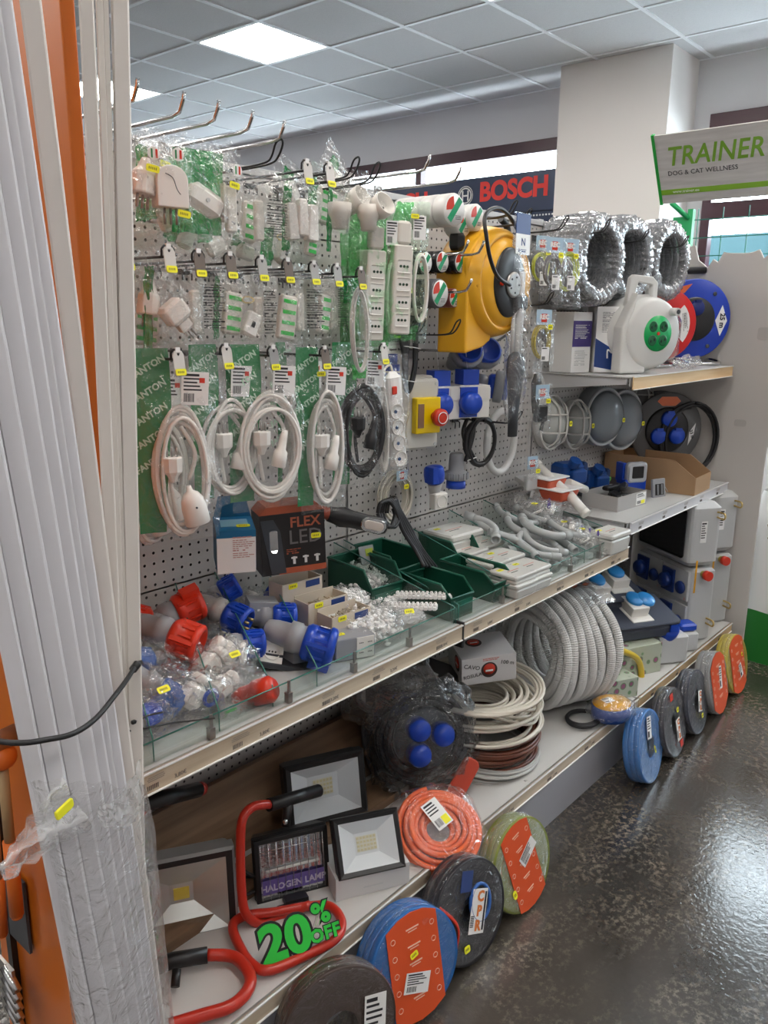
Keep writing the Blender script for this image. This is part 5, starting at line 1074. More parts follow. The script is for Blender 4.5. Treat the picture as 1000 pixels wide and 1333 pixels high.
# bags of white cable clips
def clip_bag(u, v, y, w, d, h, label, seed, rz=0, rx=20, loose=True):
    P = at(u, v, y=y); t = thing('clip_bag', label, 'bag', T(P) @ R('Z', rz) @ R('X', rx)); r = random.Random(seed); b = MB()
    for k in range(260):
        p = Vector((r.gauss(0, .21)*w, r.gauss(0, .21)*d, r.uniform(-.35, .42)*h)); M = T(p) @ R('X', r.uniform(0, 180)) @ R('Z', r.uniform(0, 180))
        b.rbox((0, 0, 0), (.013, .009, .009), .003, BRIGHT, M, seg=1); b.box((.008, 0, 0), (.006, .003, .004), BRIGHT, M)
    s_ = b.build('white_clips', t); s_['kind'] = 'stuff'
    b = MB(); b.blob((0, 0, 0), (w*1.15, d*1.15, h*1.3), COILF, .14, 4, seed, (30, 16), pw=.6); b.build('clear_bag', t)
    b = MB(); b.grid(8, 4, lambda a, c: ((a-.5)*w*.9, d*.45+c*d*.35, h*.1+noise.noise(Vector((a*4, c*4, seed)))*.02), MILKY); b.build('bag_neck', t); return t
clip_bag(485, 752, -.13, .13, .11, .05, 'bag of tiny white clips with a pointed neck, topmost, in front of the green bins', 1, -20)
clip_bag(500, 785, -.22, .12, .09, .05, 'bag of tiny white clips in the middle, beside the terminal strips', 2, 10)
clip_bag(480, 815, -.31, .15, .10, .055, 'bag of tiny white clips at the front glass, largest', 3, -10)
clip_bag(458, 778, -.20, .08, .07, .035, 'small bag of pale clips between the cartons and the other clip bags', 4, 15)
for u, v, y, rz, lab in ((548, 776, -.30, -35, 'white screw terminal strip, upper one in the green bin'), (535, 790, -.325, -37, 'white screw terminal strip, lower one in the green bin')):
    t = thing('terminal_strip', lab, 'terminal strip', T(at(u, v, y=y)) @ R('Z', -62) @ R('Y', -4)); b = MB(); b.box((0, 0, 0), (.135, .012, .010), BRIGHT)
    for k in range(12):
        x = -.062+k*.0113; b.cyl((x, -.003, .004), (x, -.003, .0115), .0038, BRIGHT, n=8); b.cyl((x, .0045, .004), (x, .0045, .0115), .0038, BRIGHT, n=8); b.cyl((x, -.003, .0112), (x, -.003, .0118), .002, DGREY, n=6)
        b.box((x, .012, 0), (.008, .010, .008), BRIGHT); b.box((x, -.010, 0), (.008, .008, .008), BRIGHT)
    b.build('terminals', t)
t = lumpbag(532, 802, -.345, (.085, .05, .022), 'flat packet of silver terminals with yellow tag lying at the front', 21, [], MILKY, rz=-25, rx=15, tagp=(.0, -.0, .014)); ink_panel(t, T(-.01, -.0, .012), .05, .025, 2, LGREY)
for u, v, y, lab in ((562, 760, -.20, 'white round knob in the green bin behind the terminal strips'), (584, 778, -.30, 'white round knob in the green bin at its right corner')):
    b = MB(); b.lathe([(.0, -.010), (.009, -.010), (.0095, 0), (.011, .004), (.010, .010), (0, .013)], BRIGHT, n=16); tag(b.build('cable_gland', M=T(at(u, v, y=y)) @ R('X', 60)), lab, 'fitting')
# ================================================================= dark green bins
def bin_(u, v, y, w, d, label, rz=0, front=.62, bot=None):
    P = at(u, v, y=y); h = P.z-SZ; t = thing('storage_bin', label, 'bin', T(P.x, y, SZ) @ R('Z', rz)); b = MB(); th = .003
    # profile: high rear half, cut down towards the front; open on top. origin = rear left corner
    def side(x):
        b.add([(x, 0, 0), (x, -d, 0), (x, -d, h*front), (x, -d*.82, h*.97), (x, 0, h), (x+th, 0, 0), (x+th, -d, 0), (x+th, -d, h*front), (x+th, -d*.82, h*.97), (x+th, 0, h)], [(0, 1, 2, 3, 4), (9, 8, 7, 6, 5), (1, 6, 7, 2), (2, 7, 8, 3), (3, 8, 9, 4), (0, 4, 9, 5), (0, 5, 6, 1)], BING)
    side(0); side(w-th); b.box((w/2, -d/2, .003), (w, d, .004), BING); b.box((w/2, -th/2, h/2), (w, th, h), BING); b.box((w/2, -d+th/2, h*front/2), (w, th, h*front), BING); b.build('body', t)
    b = MB(); rim = mat('bin_rim_green', (.012, .11, .07), .28)
    b.tube([(0, -d, h*front), (0, -d*.82, h*.97), (0, 0, h), (w, 0, h), (w, -d*.82, h*.97), (w, -d, h*front)], .004, rim, 6, True); b.build('rim', t)
    b = MB(); b.box((w/2, -d-.002, h*front*.55), (w*.8, .004, h*front*.5), rim); b.build('label_holder', t); return t
bin_(427, 726, -.05, .115, .17, 'dark green bin, leftmost, behind the topmost clip bag', -4)
t = bin_(462, 710, -.03, .11, .17, 'dark green bin with a printed packet, second from the left', -4)
t = thing('printed_packet', 'small grey and yellow printed packet standing in the second green bin', 'packet', T(at(478, 722, y=-.10)) @ R('Z', -10) @ R('X', -20)); b = MB(); b.box((0, 0, 0), (.05, .003, .05), mat('pk_grey', (.35, .37, .38), .5)); b.build('packet', t); b = MB(); b.box((.008, -.002, .006), (.026, .001, .02), mat('pk_lime', (.5, .6, .05), .5)); b.build('print', t)
bin_(517, 743, -.185, .095, .19, 'dark green bin holding the terminal strips, left of the bay joint', -3)
bin_(545, 694, -.03, .105, .16, 'dark green bin behind, with the black cord running into it', -3)
bin_(573, 729, -.185, .098, .195, 'dark green bin in front right of the bay joint, empty', -3)
# ================================================================= junction boxes
JB = mat('junction_grey', (.60, .60, .57), .4)
def jbox(P, label, w=.09, d=.09, h=.045, rz=0, lid=True, plain=False):
    t = thing('junction_box', label, 'junction box', T(P) @ R('Z', rz)); b = MB(); b.rbox((0, 0, h*.38), (w, d, h*.76), .008, JB, taper=.94); b.build('box', t, bevel=0)
    b = MB(); b.rbox((0, 0, h*.86), (w*1.03, d*1.03, h*.26), .009, JB)
    for x in (-1, 1):
        for y in (-1, 1): b.cyl((x*w*.42, y*d*.42, h*.97), (x*w*.42, y*d*.42, h*1.01), .004, LGREY, n=8)
    l = b.build('lid', t); b = MB(); b.box((0, 0, h*.992), (w*.5, .004, .0008), mat('print_coral', (.6, .3, .25), .5)); b.box((-.01, -.012, h*.992), (w*.3, .003, .0008), INK); b.build('lid_print', l)
    sticker(t, T(-w*.28, d*.26, h*.995), .024, .014); return t
P = at(590, 702, y=-.10); jbox(T(P.x, -.10, max(SZ+.03, P.z-.05)).translation, 'largest grey junction box with deep lid, behind the flat ones', .155, .12, .085, -4)
JL = [(629, 704, 'flat grey junction box behind the row, right of the largest one'), (608, 713, 'flat grey junction box in front of the largest one'), (655, 720, 'flat grey junction box, third in the right column'), (636, 727, 'flat grey junction box, middle of the left column'), (688, 734, 'flat grey junction box next to the front one, right column'), (668, 742, 'flat grey junction box, front of the left column')]
for i, (u, v, lab) in enumerate(JL):
    P = at(u, v, z=.852-.006*(i//2)); top = P.z
    q = jbox((P.x, P.y, top-.045), lab, .104, .094, .045, -3)
    q2 = copy_tree(q, lab.replace('flat grey junction box', 'lower grey junction box stacked under the one') if 0 else 'lower flat junction box directly underneath the ' + ('one right of the largest', 'one in front of the largest', 'third of the right column', 'middle of the left column', 'one next to the front', 'front one of the left column')[i], T(P.x, P.y-.006, SZ) @ R('Z', -3))
    q2.scale = (1, 1, 1)
P = at(795, 688, z=.85); t = jbox((P.x, P.y, SZ), 'clear-lidded grey junction box at the right end of the middle shelf', .125, .09, .075, -4)
# ================================================================= conduit bends
CG = mat('conduit_grey', (.42, .44, .44), .35)
def bend(u, v, z, a, label, Lr=.085, r=.0115, curve=1.0, tilt=0):
    P = at(u, v, z=z); yc = min(-.13, max(-.285, P.y)); P = at(u, v, y=yc); P.z = min(.90, max(.80, P.z)); t = thing('conduit_bend', label, 'conduit bend', T(P) @ R('Z', a) @ R('Y', tilt))
    b = MB(); ang = curve*PI/2; pts = []
    for k in range(13): th = -ang/2+ang*k/12; pts.append((Lr*math.sin(th)/max(.3, ang/2), Lr*(1-math.cos(th))/max(.3, ang/2), 0))
    d0 = (Vector(pts[0])-Vector(pts[1])).normalized(); d1 = (Vector(pts[-1])-Vector(pts[-2])).normalized()
    b.tube([Vector(pts[0])+d0*.02]+pts+[Vector(pts[-1])+d1*.02], r, CG, 12); b.build('tube', t)
    for p, d in ((pts[0], d0), (pts[-1], d1)):
        c = MB(); p = Vector(p); q = d.to_track_quat('Z', 'Y').to_matrix().to_4x4()
        c.lathe([(r, 0), (r*1.2, .002), (r*1.2, .032), (r*.95, .032), (r*.9, .012), (0, .012)], CG, T(p+d*.012) @ q, n=14)
        c.build('end_socket', t)
    return t
BL = [(618, 680, .90, 30, 'at the pegboard, half behind the largest junction box'), (626, 690, .88, 15, 'lying just right of the largest junction box'), (648, 672, .89, -160, 'uppermost, with an open end to the right'), (652, 700, .86, 170, 'crossing over between the flat boxes and the others'), (672, 690, .875, -20, 'pale one in the upper middle of the heap'), (690, 706, .87, 150, 'big arch in the centre of the heap'), (706, 722, .86, 120, 'arch ending at the front glass near the flat boxes'), (695, 733, .83, 60, 'short one beneath the arch'), (660, 727, .83, 200, 'low one touching the flat boxes'), (722, 700, .87, -15, 'long pale one pointing to the lower right'), (738, 716, .85, -40, 'one with its open end at the front glass'), (722, 735, .82, -60, 'low front one with dark open end'), (745, 730, .82, -55, 'front one right of the dark open end'), (700, 676, .88, 160, 'rear one under the crumpled bags'), (730, 690, .87, -30, 'one under the bagged fittings'), (755, 712, .84, -50, 'one beside the bagged fittings'), (768, 722, .82, -60, 'one at the front near the right end'), (680, 712, .85, 130, 'inner one inside the centre arch'), (712, 745, .81, -75, 'lowest one at the front glass'), (780, 706, .83, -45, 'one left of the clear-lidded box'), (700, 692, .88, 0, 'one resting on the centre arch'), (718, 712, .86, 0, 'one lying across the centre arch'), (733, 724, .84, 0, 'one crossing over near the front glass'), (750, 700, .86, 0, 'one poking out of the bagged fittings'), (690, 722, .85, 0, 'one wedged next to the flat boxes'), (765, 705, .85, 0, 'upper one near the right end of the heap'), (742, 712, .85, 0, 'one on top at the right half of the heap'), (708, 702, .87, 0, 'one on top in the middle of the heap')]
for i, (u, v, z, a, w) in enumerate(BL): bend(u+(22 if u < 665 else 2), v+(4 if u < 665 else 0), z, -78+((i*53) % 64-32)+(180 if i % 3 == 0 else 0), 'grey conduit bend, '+w, .056+.012*(i % 3), .0105 if i % 4 else .0125, .9+.3*(i % 3), (14+(i*5) % 9)*(-1 if i % 3 == 0 else 1))
for i, (u, v, y, d, lab) in enumerate(((705, 665, -.18, (.16, .13, .07), 'large crumpled clear bag of white fittings with purple print, on top of the bends'), (735, 690, -.26, (.15, .12, .07), 'clear bag of fittings in front of the large crumpled one'), (758, 700, -.32, (.13, .10, .06), 'clear bag of fittings near the clear-lidded box'), (680, 655, -.08, (.14, .10, .06), 'clear bag at the pegboard behind the heap'), (745, 665, -.15, (.13, .10, .06), 'clear bag of small fittings under the white pipe'), (775, 715, -.36, (.10, .07, .05), 'small clear bag of fittings at the front glass'))):
    t = lumpbag(u, v, y, d, lab, 40+i, [inn('ring', T(-.03, 0, 0) @ R('X', 60), WHITE, .7), inn('ring', T(.02, .01, .01) @ R('X', 20), WHITE, .6), inn('white', T(.03, -.02, 0) @ R('Y', 50), WHITE, .5)], film_=film('fitting_film', body=.14, gloss=.6, scale=40), rz=20*i)
    if i in (0, 2):
        b = MB()
        for k in range(3): b.tube(loop(.008, .008, (-.03+k*.035, -.045+.02*k, d[2]*.42), 12), .002, mat('print_violet', (.12, .08, .35), .5), 5, True, M=None)
        b.build('printed_rings', t)
    if i < 3: sticker(t, T(-.05+.03*i, .0, d[2]*.5), .022, .02)
t = thing('conduit_pipe', 'long white stepped plastic pipe leaning across the clear bags', 'pipe', T(at(697, 602, y=-.09))); o_ = at(697, 602, y=-.09)
b = MB(); e1 = at(738, 640, y=-.22)-o_; e2 = at(762, 668, y=-.30)-o_; b.cyl((0, 0, 0), e1, .013, WHITE, n=14); b.cyl(e1*.0, e1*.12, .017, WHITE, n=14); b.build('pipe', t); b = MB(); b.cyl(e1*.98, e2, .017, WHITE, n=14); b.cyl(e2*.97, e2*1.03, .0185, WHITE, n=14); b.build('coupling', t)
b = MB(); b.cyl((0, 0, 0), Vector((.10, -.02, -.04)), .0155, WHITE, n=12); tag(b.build('pipe_coupling', M=T(at(740, 628, y=-.16))), 'short white coupling beside the long stepped pipe', 'fitting')
t = thing('flat_carton', 'flat grey-white carton with yellow tag lying tilted at the pegboard', 'box', T(at(703, 628, y=-.10)) @ R('Z', -20) @ R('X', 14)); b = MB(); b.box((0, 0, 0), (.15, .11, .018), mat('carton_grey', (.58, .57, .56), .6)); b.build('carton', t, bevel=.002); ink_panel(t, T(.03, -.02, .0095), .05, .03, 4, mat('print_grey', (.25, .25, .28), .6)); sticker(t, T(-.02, .01, .0095), .03, .02)
# ================================================================= right-hand middle shelf
RZ_ = ZR-.0015
t = thing('cardboard_bin', 'open brown cardboard picking bin with a cut-down front', 'box', T(3.34, -.40, RZ_) @ R('Z', 3)); w, d, h = .20, .385, .135; b = MB(); th = .003
for x in (-w/2, w/2): b.prism([(0, 0), (.0, .072), (.09, h), (d, h), (d, 0)], th, CARD, T(x-th/2, 0, 0) @ Matrix(((0, 0, 1, 0), (1, 0, 0, 0), (0, 1, 0, 0), (0, 0, 0, 1))))
b.box((0, 0, .036), (w, th, .072), CARD); b.box((0, d, h/2), (w, th, h), CARD); b.box((0, d/2, .002), (w, d, th), CARD); b.build('carton', t)
t = drum_reel(T(3.50, -.16, RZ_+.03) @ R('Z', -40), 'black cable reel with blue sockets and orange top label behind the cardboard bin', mat('reel_grey_face', (.10, .10, .10), .35), .165, BLUE, .10, nsock=3, frame=BLACK, d=.075, black_disc=False)
b = MB(); b.prism([(-.055, .125), (-.03, .105), (.03, .105), (.055, .125), (.035, .145), (-.035, .145)], .001, ORANGE, T(0, -.0128, .19) @ F_); b.build('orange_label', t); b = MB(); b.prism([(.105, -.07), (.13, -.02), (.135, .03), (.108, -.01)], .001, PAPER, T(0, -.0128, .19) @ F_); lb = b.build('paper_label', t); text(lb, '33 m', .02, INK, T(.12, -.0142, .17) @ R('Y', 70) @ FRONT, 'label_lettering', bold=.0006)
b = MB(); hank(b, .12, .15, .0065, 4, RUBBER, .012, .08, (.10, -.03, .15), 5, n=34, sides=7, spread=.12); b.build('loose_cable', t)
MB().box((0,0,0),(.01,.01,.01),BLACK)
IB = mat('ind_box_blue', (.006, .05, .22), .35)
for u, v, w, lab in ((741, 614, .10, 'dark blue industrial enclosure, left one above the red trays'), (772, 622, .095, 'dark blue industrial enclosure, right one with a green sticker')):
    P = at(u, v, y=-.10); t = thing('industrial_enclosure', lab, 'enclosure', T(P) @ R('Z', -20)); b = MB(); b.rbox((0, 0, 0), (w*1.25, .08, .075), .012, IB); b.rbox((.0, -.045, -.01), (w*.7, .04, .06), .01, IB); b.cyl((-.02, -.04, .03), (-.02, -.055, .055), .022, IB, n=16); b.build('body', t, bevel=.002)
    b = MB(); b.rbox((w*.45, 0, 0), (.02, .085, .08), .006, mat('dark_blue_edge', (.004, .025, .10), .4)); b.build('rim', t)
    if 'right' in lab: sticker(t, T(.045, -.045, .0) @ FRONT, .016, .016, 'green_sticker', mat('sticker_green', (.15, .65, .05), .5))
b = MB(); b.box((0, 0, .024), (.24, .15, .048), DGREY); tag(b.build('base_carton', M=T(3.03, -.10, RZ_) @ R('Z', -6)), 'dark carton under the blue enclosures', 'carton')
TR = mat('tray_orange_red', (.62, .10, .04), .4)
for k, (u, v, y, lab) in enumerate(((712, 622, -.14, 'orange-red tray with white lid, upper one at the pegboard'), (728, 637, -.19, 'orange-red tray with white lid, lower one in front'))):
    P = at(u, v, y=y); t = thing('parts_tray', lab, 'tray', T(P) @ R('Z', -6)); b = MB(); b.rbox((0, 0, -.015), (.11, .10, .04), .008, TR, taper=.86); b.build('tray', t); b = MB(); b.rbox((0, 0, .006), (.125, .112, .005), .006, BRIGHT); b.build('lid', t)
t = thing('open_box', 'grey open box full of black rubber parts with a paper label', 'box', T(2.87, -.235, RZ_) @ R('Z', -5)); w, d, h = .21, .15, .055; b = MB(); GB_ = mat('box_grey2', (.42, .41, .40), .6)
for c, s_ in (((0, 0, .002), (w, d, .003)), ((0, -d/2, h/2), (w, .003, h)), ((0, d/2, h/2), (w, .003, h)), ((-w/2, 0, h/2), (.003, d, h)), ((w/2, 0, h/2), (.003, d, h))): b.box(c, s_, GB_)
b.build('carton', t); label_card(t, T(w*.3, -d/2-.002, h*.5) @ FRONT, .07, .045, lines=3, yel=True)
r = random.Random(3)
for k in range(6): 
    M = T(2.87+r.uniform(-.05, .05), -.235+r.uniform(-.03, .03), RZ_+.03+.008*k) @ R('Z', r.uniform(-40, 40)) @ R('Y', r.uniform(-8, 8)); b = MB(); b.rbox((0, 0, 0), (.11, .028, .016), .007, BLACK); b.cyl((.05, 0, 0), (.075, 0, 0), .009, BLACK); q = b.build('rubber_connector', M=M); tag(q, 'black rubber connector in the grey open box, '+('bottom of the heap', 'second from the bottom', 'third from the bottom', 'third from the top', 'second from the top', 'top of the heap')[k], 'connector', 'rubber connectors')
P = at(828, 615, y=-.22); t = thing('display_meter', 'silver square meter with a black screen standing on its blue base', 'meter', T(P.x, -.22, P.z) @ R('Z', -32)); SV = mat('silver_plastic', (.55, .57, .60), .3, .3)
b = MB(); b.rbox((0, 0, 0), (.092, .085, .03), .016, SV, F_); b.build('frame', t); b = MB(); b.rbox((0, -.0155, .003), (.052, .003, .048), .003, BLACK); b.build('screen', t); zz = P.z-RZ_
b = MB(); b.box((-.005, .02, -zz/2-.012), (.10, .06, zz-.028), BLUE); b.box((-.045, .035, 0), (.02, .05, .075), BLUE); b.build('blue_base', t, bevel=.003)
t = thing('frame_plate', 'dark grey socket frame leaning in front of the cardboard bin', 'frame', T(at(857, 637, y=-.30)) @ R('Z', -20) @ R('X', -8)); b = MB(); b.box((0, 0, 0), (.07, .012, .085), GREYP); b.build('plate', t, bevel=.003); b = MB(); b.box((0, -.0065, .0), (.045, .002, .045), BLACK); b.box((-.01, -.008, .0), (.005, .002, .04), GREYP); b.box((.012, -.008, .0), (.005, .002, .04), GREYP); b.build('recess', t)
for k in range(5):
    P = at(862+k*5, 635+k*1.5, y=-.27-.012*k); t = thing('small_packet', 'thin clear screw packet leaning at the cardboard bin, '+('rearmost', 'second from the rear', 'middle', 'second from the front', 'front')[k]+' one', 'packet', T(P) @ R('Z', 10) @ R('X', -35)); b = MB(); b.box((0, 0, 0), (.07, .003, .045), mat('packet_pale', (.6, .58, .52), .4)); b.build('packet', t); b = MB(); b.box((0, -.002, 0), (.06, .001, .012), SILV); b.build('contents', t)
# ================================================================= bottom shelf
LZ = ZB-.0015
ABS = lambda u, v, y=None, z=None, x=None: at(u, v, x=x, y=y, z=z)
REFL = mat('reflector', (.72, .72, .70), .30, .6, bump=.15, bscale=14); LEDW = mat('led_board', (.75, .72, .62), .5); CASEG = mat('case_silver', (.42, .43, .43), .35, .6)
# brown board lying along the back
t = thing('wooden_board', 'brown wood-look board leaning along the back of the bottom shelf', 'board', T(1.20, -.10, LZ))
b = MB(); b.box((0, 0, .10), (1.10, .022, .20), BROWNW, R('X', -14)); b.build('board', t)
t = thing('shelf_plank', 'dark brown plank lying flat in front of the leaning board', 'board', T(1.15, -.20, LZ)); b = MB(); b.box((0, 0, .012), (.95, .10, .024), BROWNW); b.build('plank', t)
def flood(M, label, w, h, frame, inner, chipc, d=.05, bev=.012, chip=(.05, .045), funnel=.25, name='floodlight', grid_=True):
    t = thing(name, label, 'floodlight', M)
    g = d*.6; dp = g-.003
    b = MB(); b.rbox((0, 0, 0), (w*.96, h*.96, d-g), bev, frame, T(0, g+(d-g)/2, 0) @ F_, e=.004)
    for c, s_ in (((0, g/2, h/2-.005), (w, g, .010)), ((0, g/2, -h/2+.005), (w, g, .010)), ((w/2-.005, g/2, 0), (.010, g, h-.02)), ((-w/2+.005, g/2, 0), (.010, g, h-.02))): b.box(c, s_, frame)
    b.build('housing', t, bevel=.004)
    def ring(w0, h0, w1, h1, y0, y1, m, bb):
        P0 = [(-w0/2, y0, -h0/2), (w0/2, y0, -h0/2), (w0/2, y0, h0/2), (-w0/2, y0, h0/2)]; P1 = [(-w1/2, y1, -h1/2), (w1/2, y1, -h1/2), (w1/2, y1, h1/2), (-w1/2, y1, h1/2)]
        bb.add(P0+P1, [(i, (i+1) % 4, 4+(i+1) % 4, 4+i) for i in range(4)], m)
    b = MB(); ring(w, h, w*.95, h*.94, -.000, -.006, frame, b); ring(w*.95, h*.94, w*.83, h*.80, -.006, -.003, BLACK, b); b.build('front_bezel', t)
    b = MB(); ring(w*.83, h*.80, w*funnel, h*funnel, -.003, dp, inner, b); b.add([(-w*funnel/2, dp, -h*funnel/2), (w*funnel/2, dp, -h*funnel/2), (w*funnel/2, dp, h*funnel/2), (-w*funnel/2, dp, h*funnel/2)], [(0, 1, 2, 3)], inner); rf = b.build('reflector', t)
    b = MB()
    if grid_:
        for i in range(6):
            for j in range(4): b.box((-chip[0]/2+chip[0]*(i+.5)/6, dp-.0022, -chip[1]/2+chip[1]*(j+.5)/4), (chip[0]/9, .0012, chip[1]/7), mat('led_dot', (.70, .62, .38), .4))
        b.box((0, dp-.0012, 0), (chip[0], .0008, chip[1]), LEDW)
    else: b.box((0, dp-.002, 0), (chip[0], .003, chip[1]), mat('chip_yellow', (.75, .60, .08), .4))
    b.build('led_chip', rf)
    b = MB(); b.box((0, -.0040, 0), (w*.83, .0012, h*.80), glassmat('lamp_glass', (.97, .98, .98), .06)); b.build('glass', t)
    return t
# deep reflector version for the silver one
P = at(238, 1172, y=-.22)
FL1 = flood(T(P) @ R('Z', -30) @ R('X', -10), 'silver LED floodlight with a single yellow chip, standing beside the trunking', .235, .20, CASEG, REFL, None, .06, .014, (.034, .026), .22, grid_=False)
b = MB()
q0 = Vector((P.x, P.y, P.z)); inv = (T(P) @ R('Z', -30) @ R('X', -10)).inverted()
w_ = lambda p: inv @ p
U_ = [ABS(195, 1262, z=.245), ABS(225, 1250, z=.245), ABS(270, 1243, z=.245), ABS(305, 1246, z=.24), ABS(325, 1268, z=.24), ABS(322, 1290, z=.24), ABS(300, 1310, z=.24), ABS(262, 1322, z=.24), ABS(220, 1335, z=.24)]
b.tube([w_(p) for p in spline(U_[2:], 5)], .0125, DRED, 12); b.build('red_stand', FL1)
b = MB(); b.tube([w_(p) for p in U_[:3]], .0165, BLACK, 12); b.cyl(w_(ABS(230, 1262, z=.25)), w_(ABS(228, 1285, z=.232)), .009, BLACK); b.build('stand_joint', FL1)
b = MB(); b.cyl(w_(ABS(185, 1046, y=-.25)), w_(ABS(258, 1028, y=-.20)), .0165, BLACK, n=14); b.build('grip', FL1); b = MB(); b.cyl(w_(ABS(257.5, 1028, y=-.20)), w_(ABS(263, 1026.5, y=-.195)), .0155, DRED, n=14); b.build('grip_end', FL1)
b = MB(); b.tube([w_(p) for p in (ABS(190, 1046, y=-.25), ABS(172, 1075, y=-.22), ABS(170, 1180, y=-.20))], .011, DRED, 10); b.build('side_tube', FL1)
# halogen work lamp on a red tube stand
P = ABS(380, 1125, y=-.30)
M0 = T(P) @ R('Z', -27) @ R('X', -9); inv = M0.inverted(); w_ = lambda p: inv @ p
t = thing('halogen_lamp', 'halogen work lamp on a red tube stand, lettered HALOGEN LAMP on a purple band', 'work lamp', M0)
b = MB(); W_, Hh = .178, .158
b.loft([[(-W_/2*k, y, -Hh/2*k2), (W_/2*k, y, -Hh/2*k2), (W_/2*k, y, Hh/2*k2), (-W_/2*k, y, Hh/2*k2)] for k, k2, y in ((1, 1, 0), (1.02, 1.02, .01), (.9, .9, .045), (.6, .55, .085))], BLACK, False); b.build('housing', t, bevel=.003)
b = MB()
for c, s_ in (((0, -.004, Hh/2-.006), (W_, .01, .012)), ((0, -.004, -Hh/2+.006), (W_, .01, .012)), ((-W_/2+.006, -.004, 0), (.012, .01, Hh)), ((W_/2-.006, -.004, 0), (.012, .01, Hh))): b.box(c, s_, BLACK)
b.build('front_frame', t, bevel=.002)
def rf(u, v):
    x = (u-.5)*W_*.88; z = (v-.5)*Hh*.86; return (x, -.0006-.003*math.cos((v-.5)*PI)*0-.0015*abs(math.sin(u*PI*10)), z)
b = MB(); b.grid(60, 14, rf, mat('reflector_hammered', (.68, .69, .71), .22, 1, bump=.3, bscale=110)); r_ = b.build('reflector', t)
b = MB(); b.cyl((-W_*.36, -.0065, .0), (W_*.36, -.0065, .0), .0035, mat('halogen_tube', (.75, .75, .72), .1), n=8); b.build('halogen_tube', r_)
b = MB(); b.box((0, -.0080, -Hh*.24), (W_*.86, .001, .034), mat('band_purple', (.14, .10, .34), .4)); bd = b.build('purple_band', t); text(bd, 'HALOGEN LAMP', .021, mat('letter_lilac', (.55, .52, .66), .5), T(0, -.0088, -Hh*.26) @ FRONT, 'lettering', bold=.0006)
b = MB()
for k in range(9): b.tube([(-W_/2+.014+k*.0187, -.010, Hh/2-.012), (-W_/2+.014+k*.0187, -.0125, 0), (-W_/2+.014+k*.0187, -.010, -Hh/2+.012)], .0009, CHROME, 4)
for z in (.0,): b.tube([(-W_/2+.01, -.013, Hh*.33), (W_/2-.01, -.013, Hh*.33)], .0009, CHROME, 4)
b.build('wire_guard', t)
st = [ABS(351, 1047, y=-.27), ABS(330, 1050, y=-.27), ABS(316, 1066, y=-.275), ABS(313, 1100, y=-.28), ABS(315, 1165, y=-.30), ABS(322, 1192, y=-.315), ABS(342, 1203, y=-.33), ABS(366, 1191, y=-.345), ABS(404, 1178, z=.24)]
b = MB(); b.tube([w_(p) for p in spline(st, 6)], .0105, DRED, 12); b.build('stand_upright', t)
bs = [ABS(400, 1180, z=.235), ABS(430, 1180, z=.235), ABS(445, 1200, z=.235), ABS(436, 1223, z=.235), ABS(395, 1245, z=.235), ABS(350, 1263, z=.235), ABS(328, 1255, z=.235), ABS(312, 1232, z=.235), ABS(303, 1205, z=.235), ABS(320, 1192, z=.235), ABS(360, 1187, z=.235)]
b = MB(); b.tube([w_(p) for p in spline(bs, 6, True)], .0105, DRED, 12, True); b.build('stand_base', t)
b = MB(); b.cyl(w_(ABS(350, 1048, y=-.27)), w_(ABS(415, 1029, y=-.27)), .0155, BLACK, n=14); b.build('grip', t)
b = MB(); b.cyl(w_(ABS(376, 1040, y=-.27)), w_(ABS(372, 1075, y=-.28)), .011, BLACK); b.build('handle_post', t); b = MB(); b.rbox((0, 0, 0), (.07, .02, .022), .006, BLACK, T(w_(ABS(378, 1182, y=-.34)))); b.box(w_(ABS(385, 1172, y=-.335)), (.055, .03, .02), BLACK); b.build('mount_bracket', t)
b = MB(); b.lathe([(.0, 0), (.006, 0), (.006, .006), (0, .008)], CHROME, T(w_(ABS(371, 1069, y=-.33))) @ F_, n=10); b.build('wing_screw', t)
# 20% OFF sign
P = ABS(388, 1222, z=.262)
t = thing('discount_sign', 'bright green cut-out sign reading 20% OFF leaning on the halogen lamp stand', 'sign', T(P.x, P.y, .275) @ R('Z', -30) @ R('X', -32) @ R('Y', -6))
NG = mat('neon_green', (.02, .58, .05), .5)
for s_, sz, x, z in (('20', .098, -.028, -.004), ('%', .055, .056, .022), ('OFF', .036, .056, -.018)):
    for m, bo, y, nm in ((BLACK, sz*.085, .0, 'black_outline'), (NG, sz*.036, -.0022, 'green_lettering')): text(t, s_, sz, m, T(x, y, z) @ FRONT, nm, .0016, bo, sx=1.12 if s_ == '20' else 1.0, space=1.08 if s_ != '20' else 1.0)
# black LED floods and the white carton
P = ABS(480, 1098, y=-.425)
flood(T(P) @ R('Z', -30) @ R('X', -30), 'smaller black LED floodlight with a white face lying tilted on the white carton', .165, .135, BLACK, mat('led_white_face', (.80, .82, .85), .35), None, .04, .012, (.05, .035), .36)
P = ABS(425, 1028, y=-.20)
flood(T(P) @ R('Z', -24) @ R('X', -12), 'larger black LED floodlight with a white face standing behind the halogen lamp', .225, .17, BLACK, mat('led_white_face2', (.74, .76, .80), .35), None, .05, .012, (.055, .045), .38)
P = ABS(487, 1168, z=LZ)
t = thing('white_carton', 'plain white carton under the smaller black floodlight', 'carton', T(P.x+.042, P.y+.070, LZ) @ R('Z', -28)); b = MB(); b.box((0, 0, .029), (.185, .13, .058), mat('carton_white', (.66, .65, .64), .6)); b.box((0, -.0655, .02), (.05, .001, .002), LGREY); b.build('carton', t, bevel=.001)
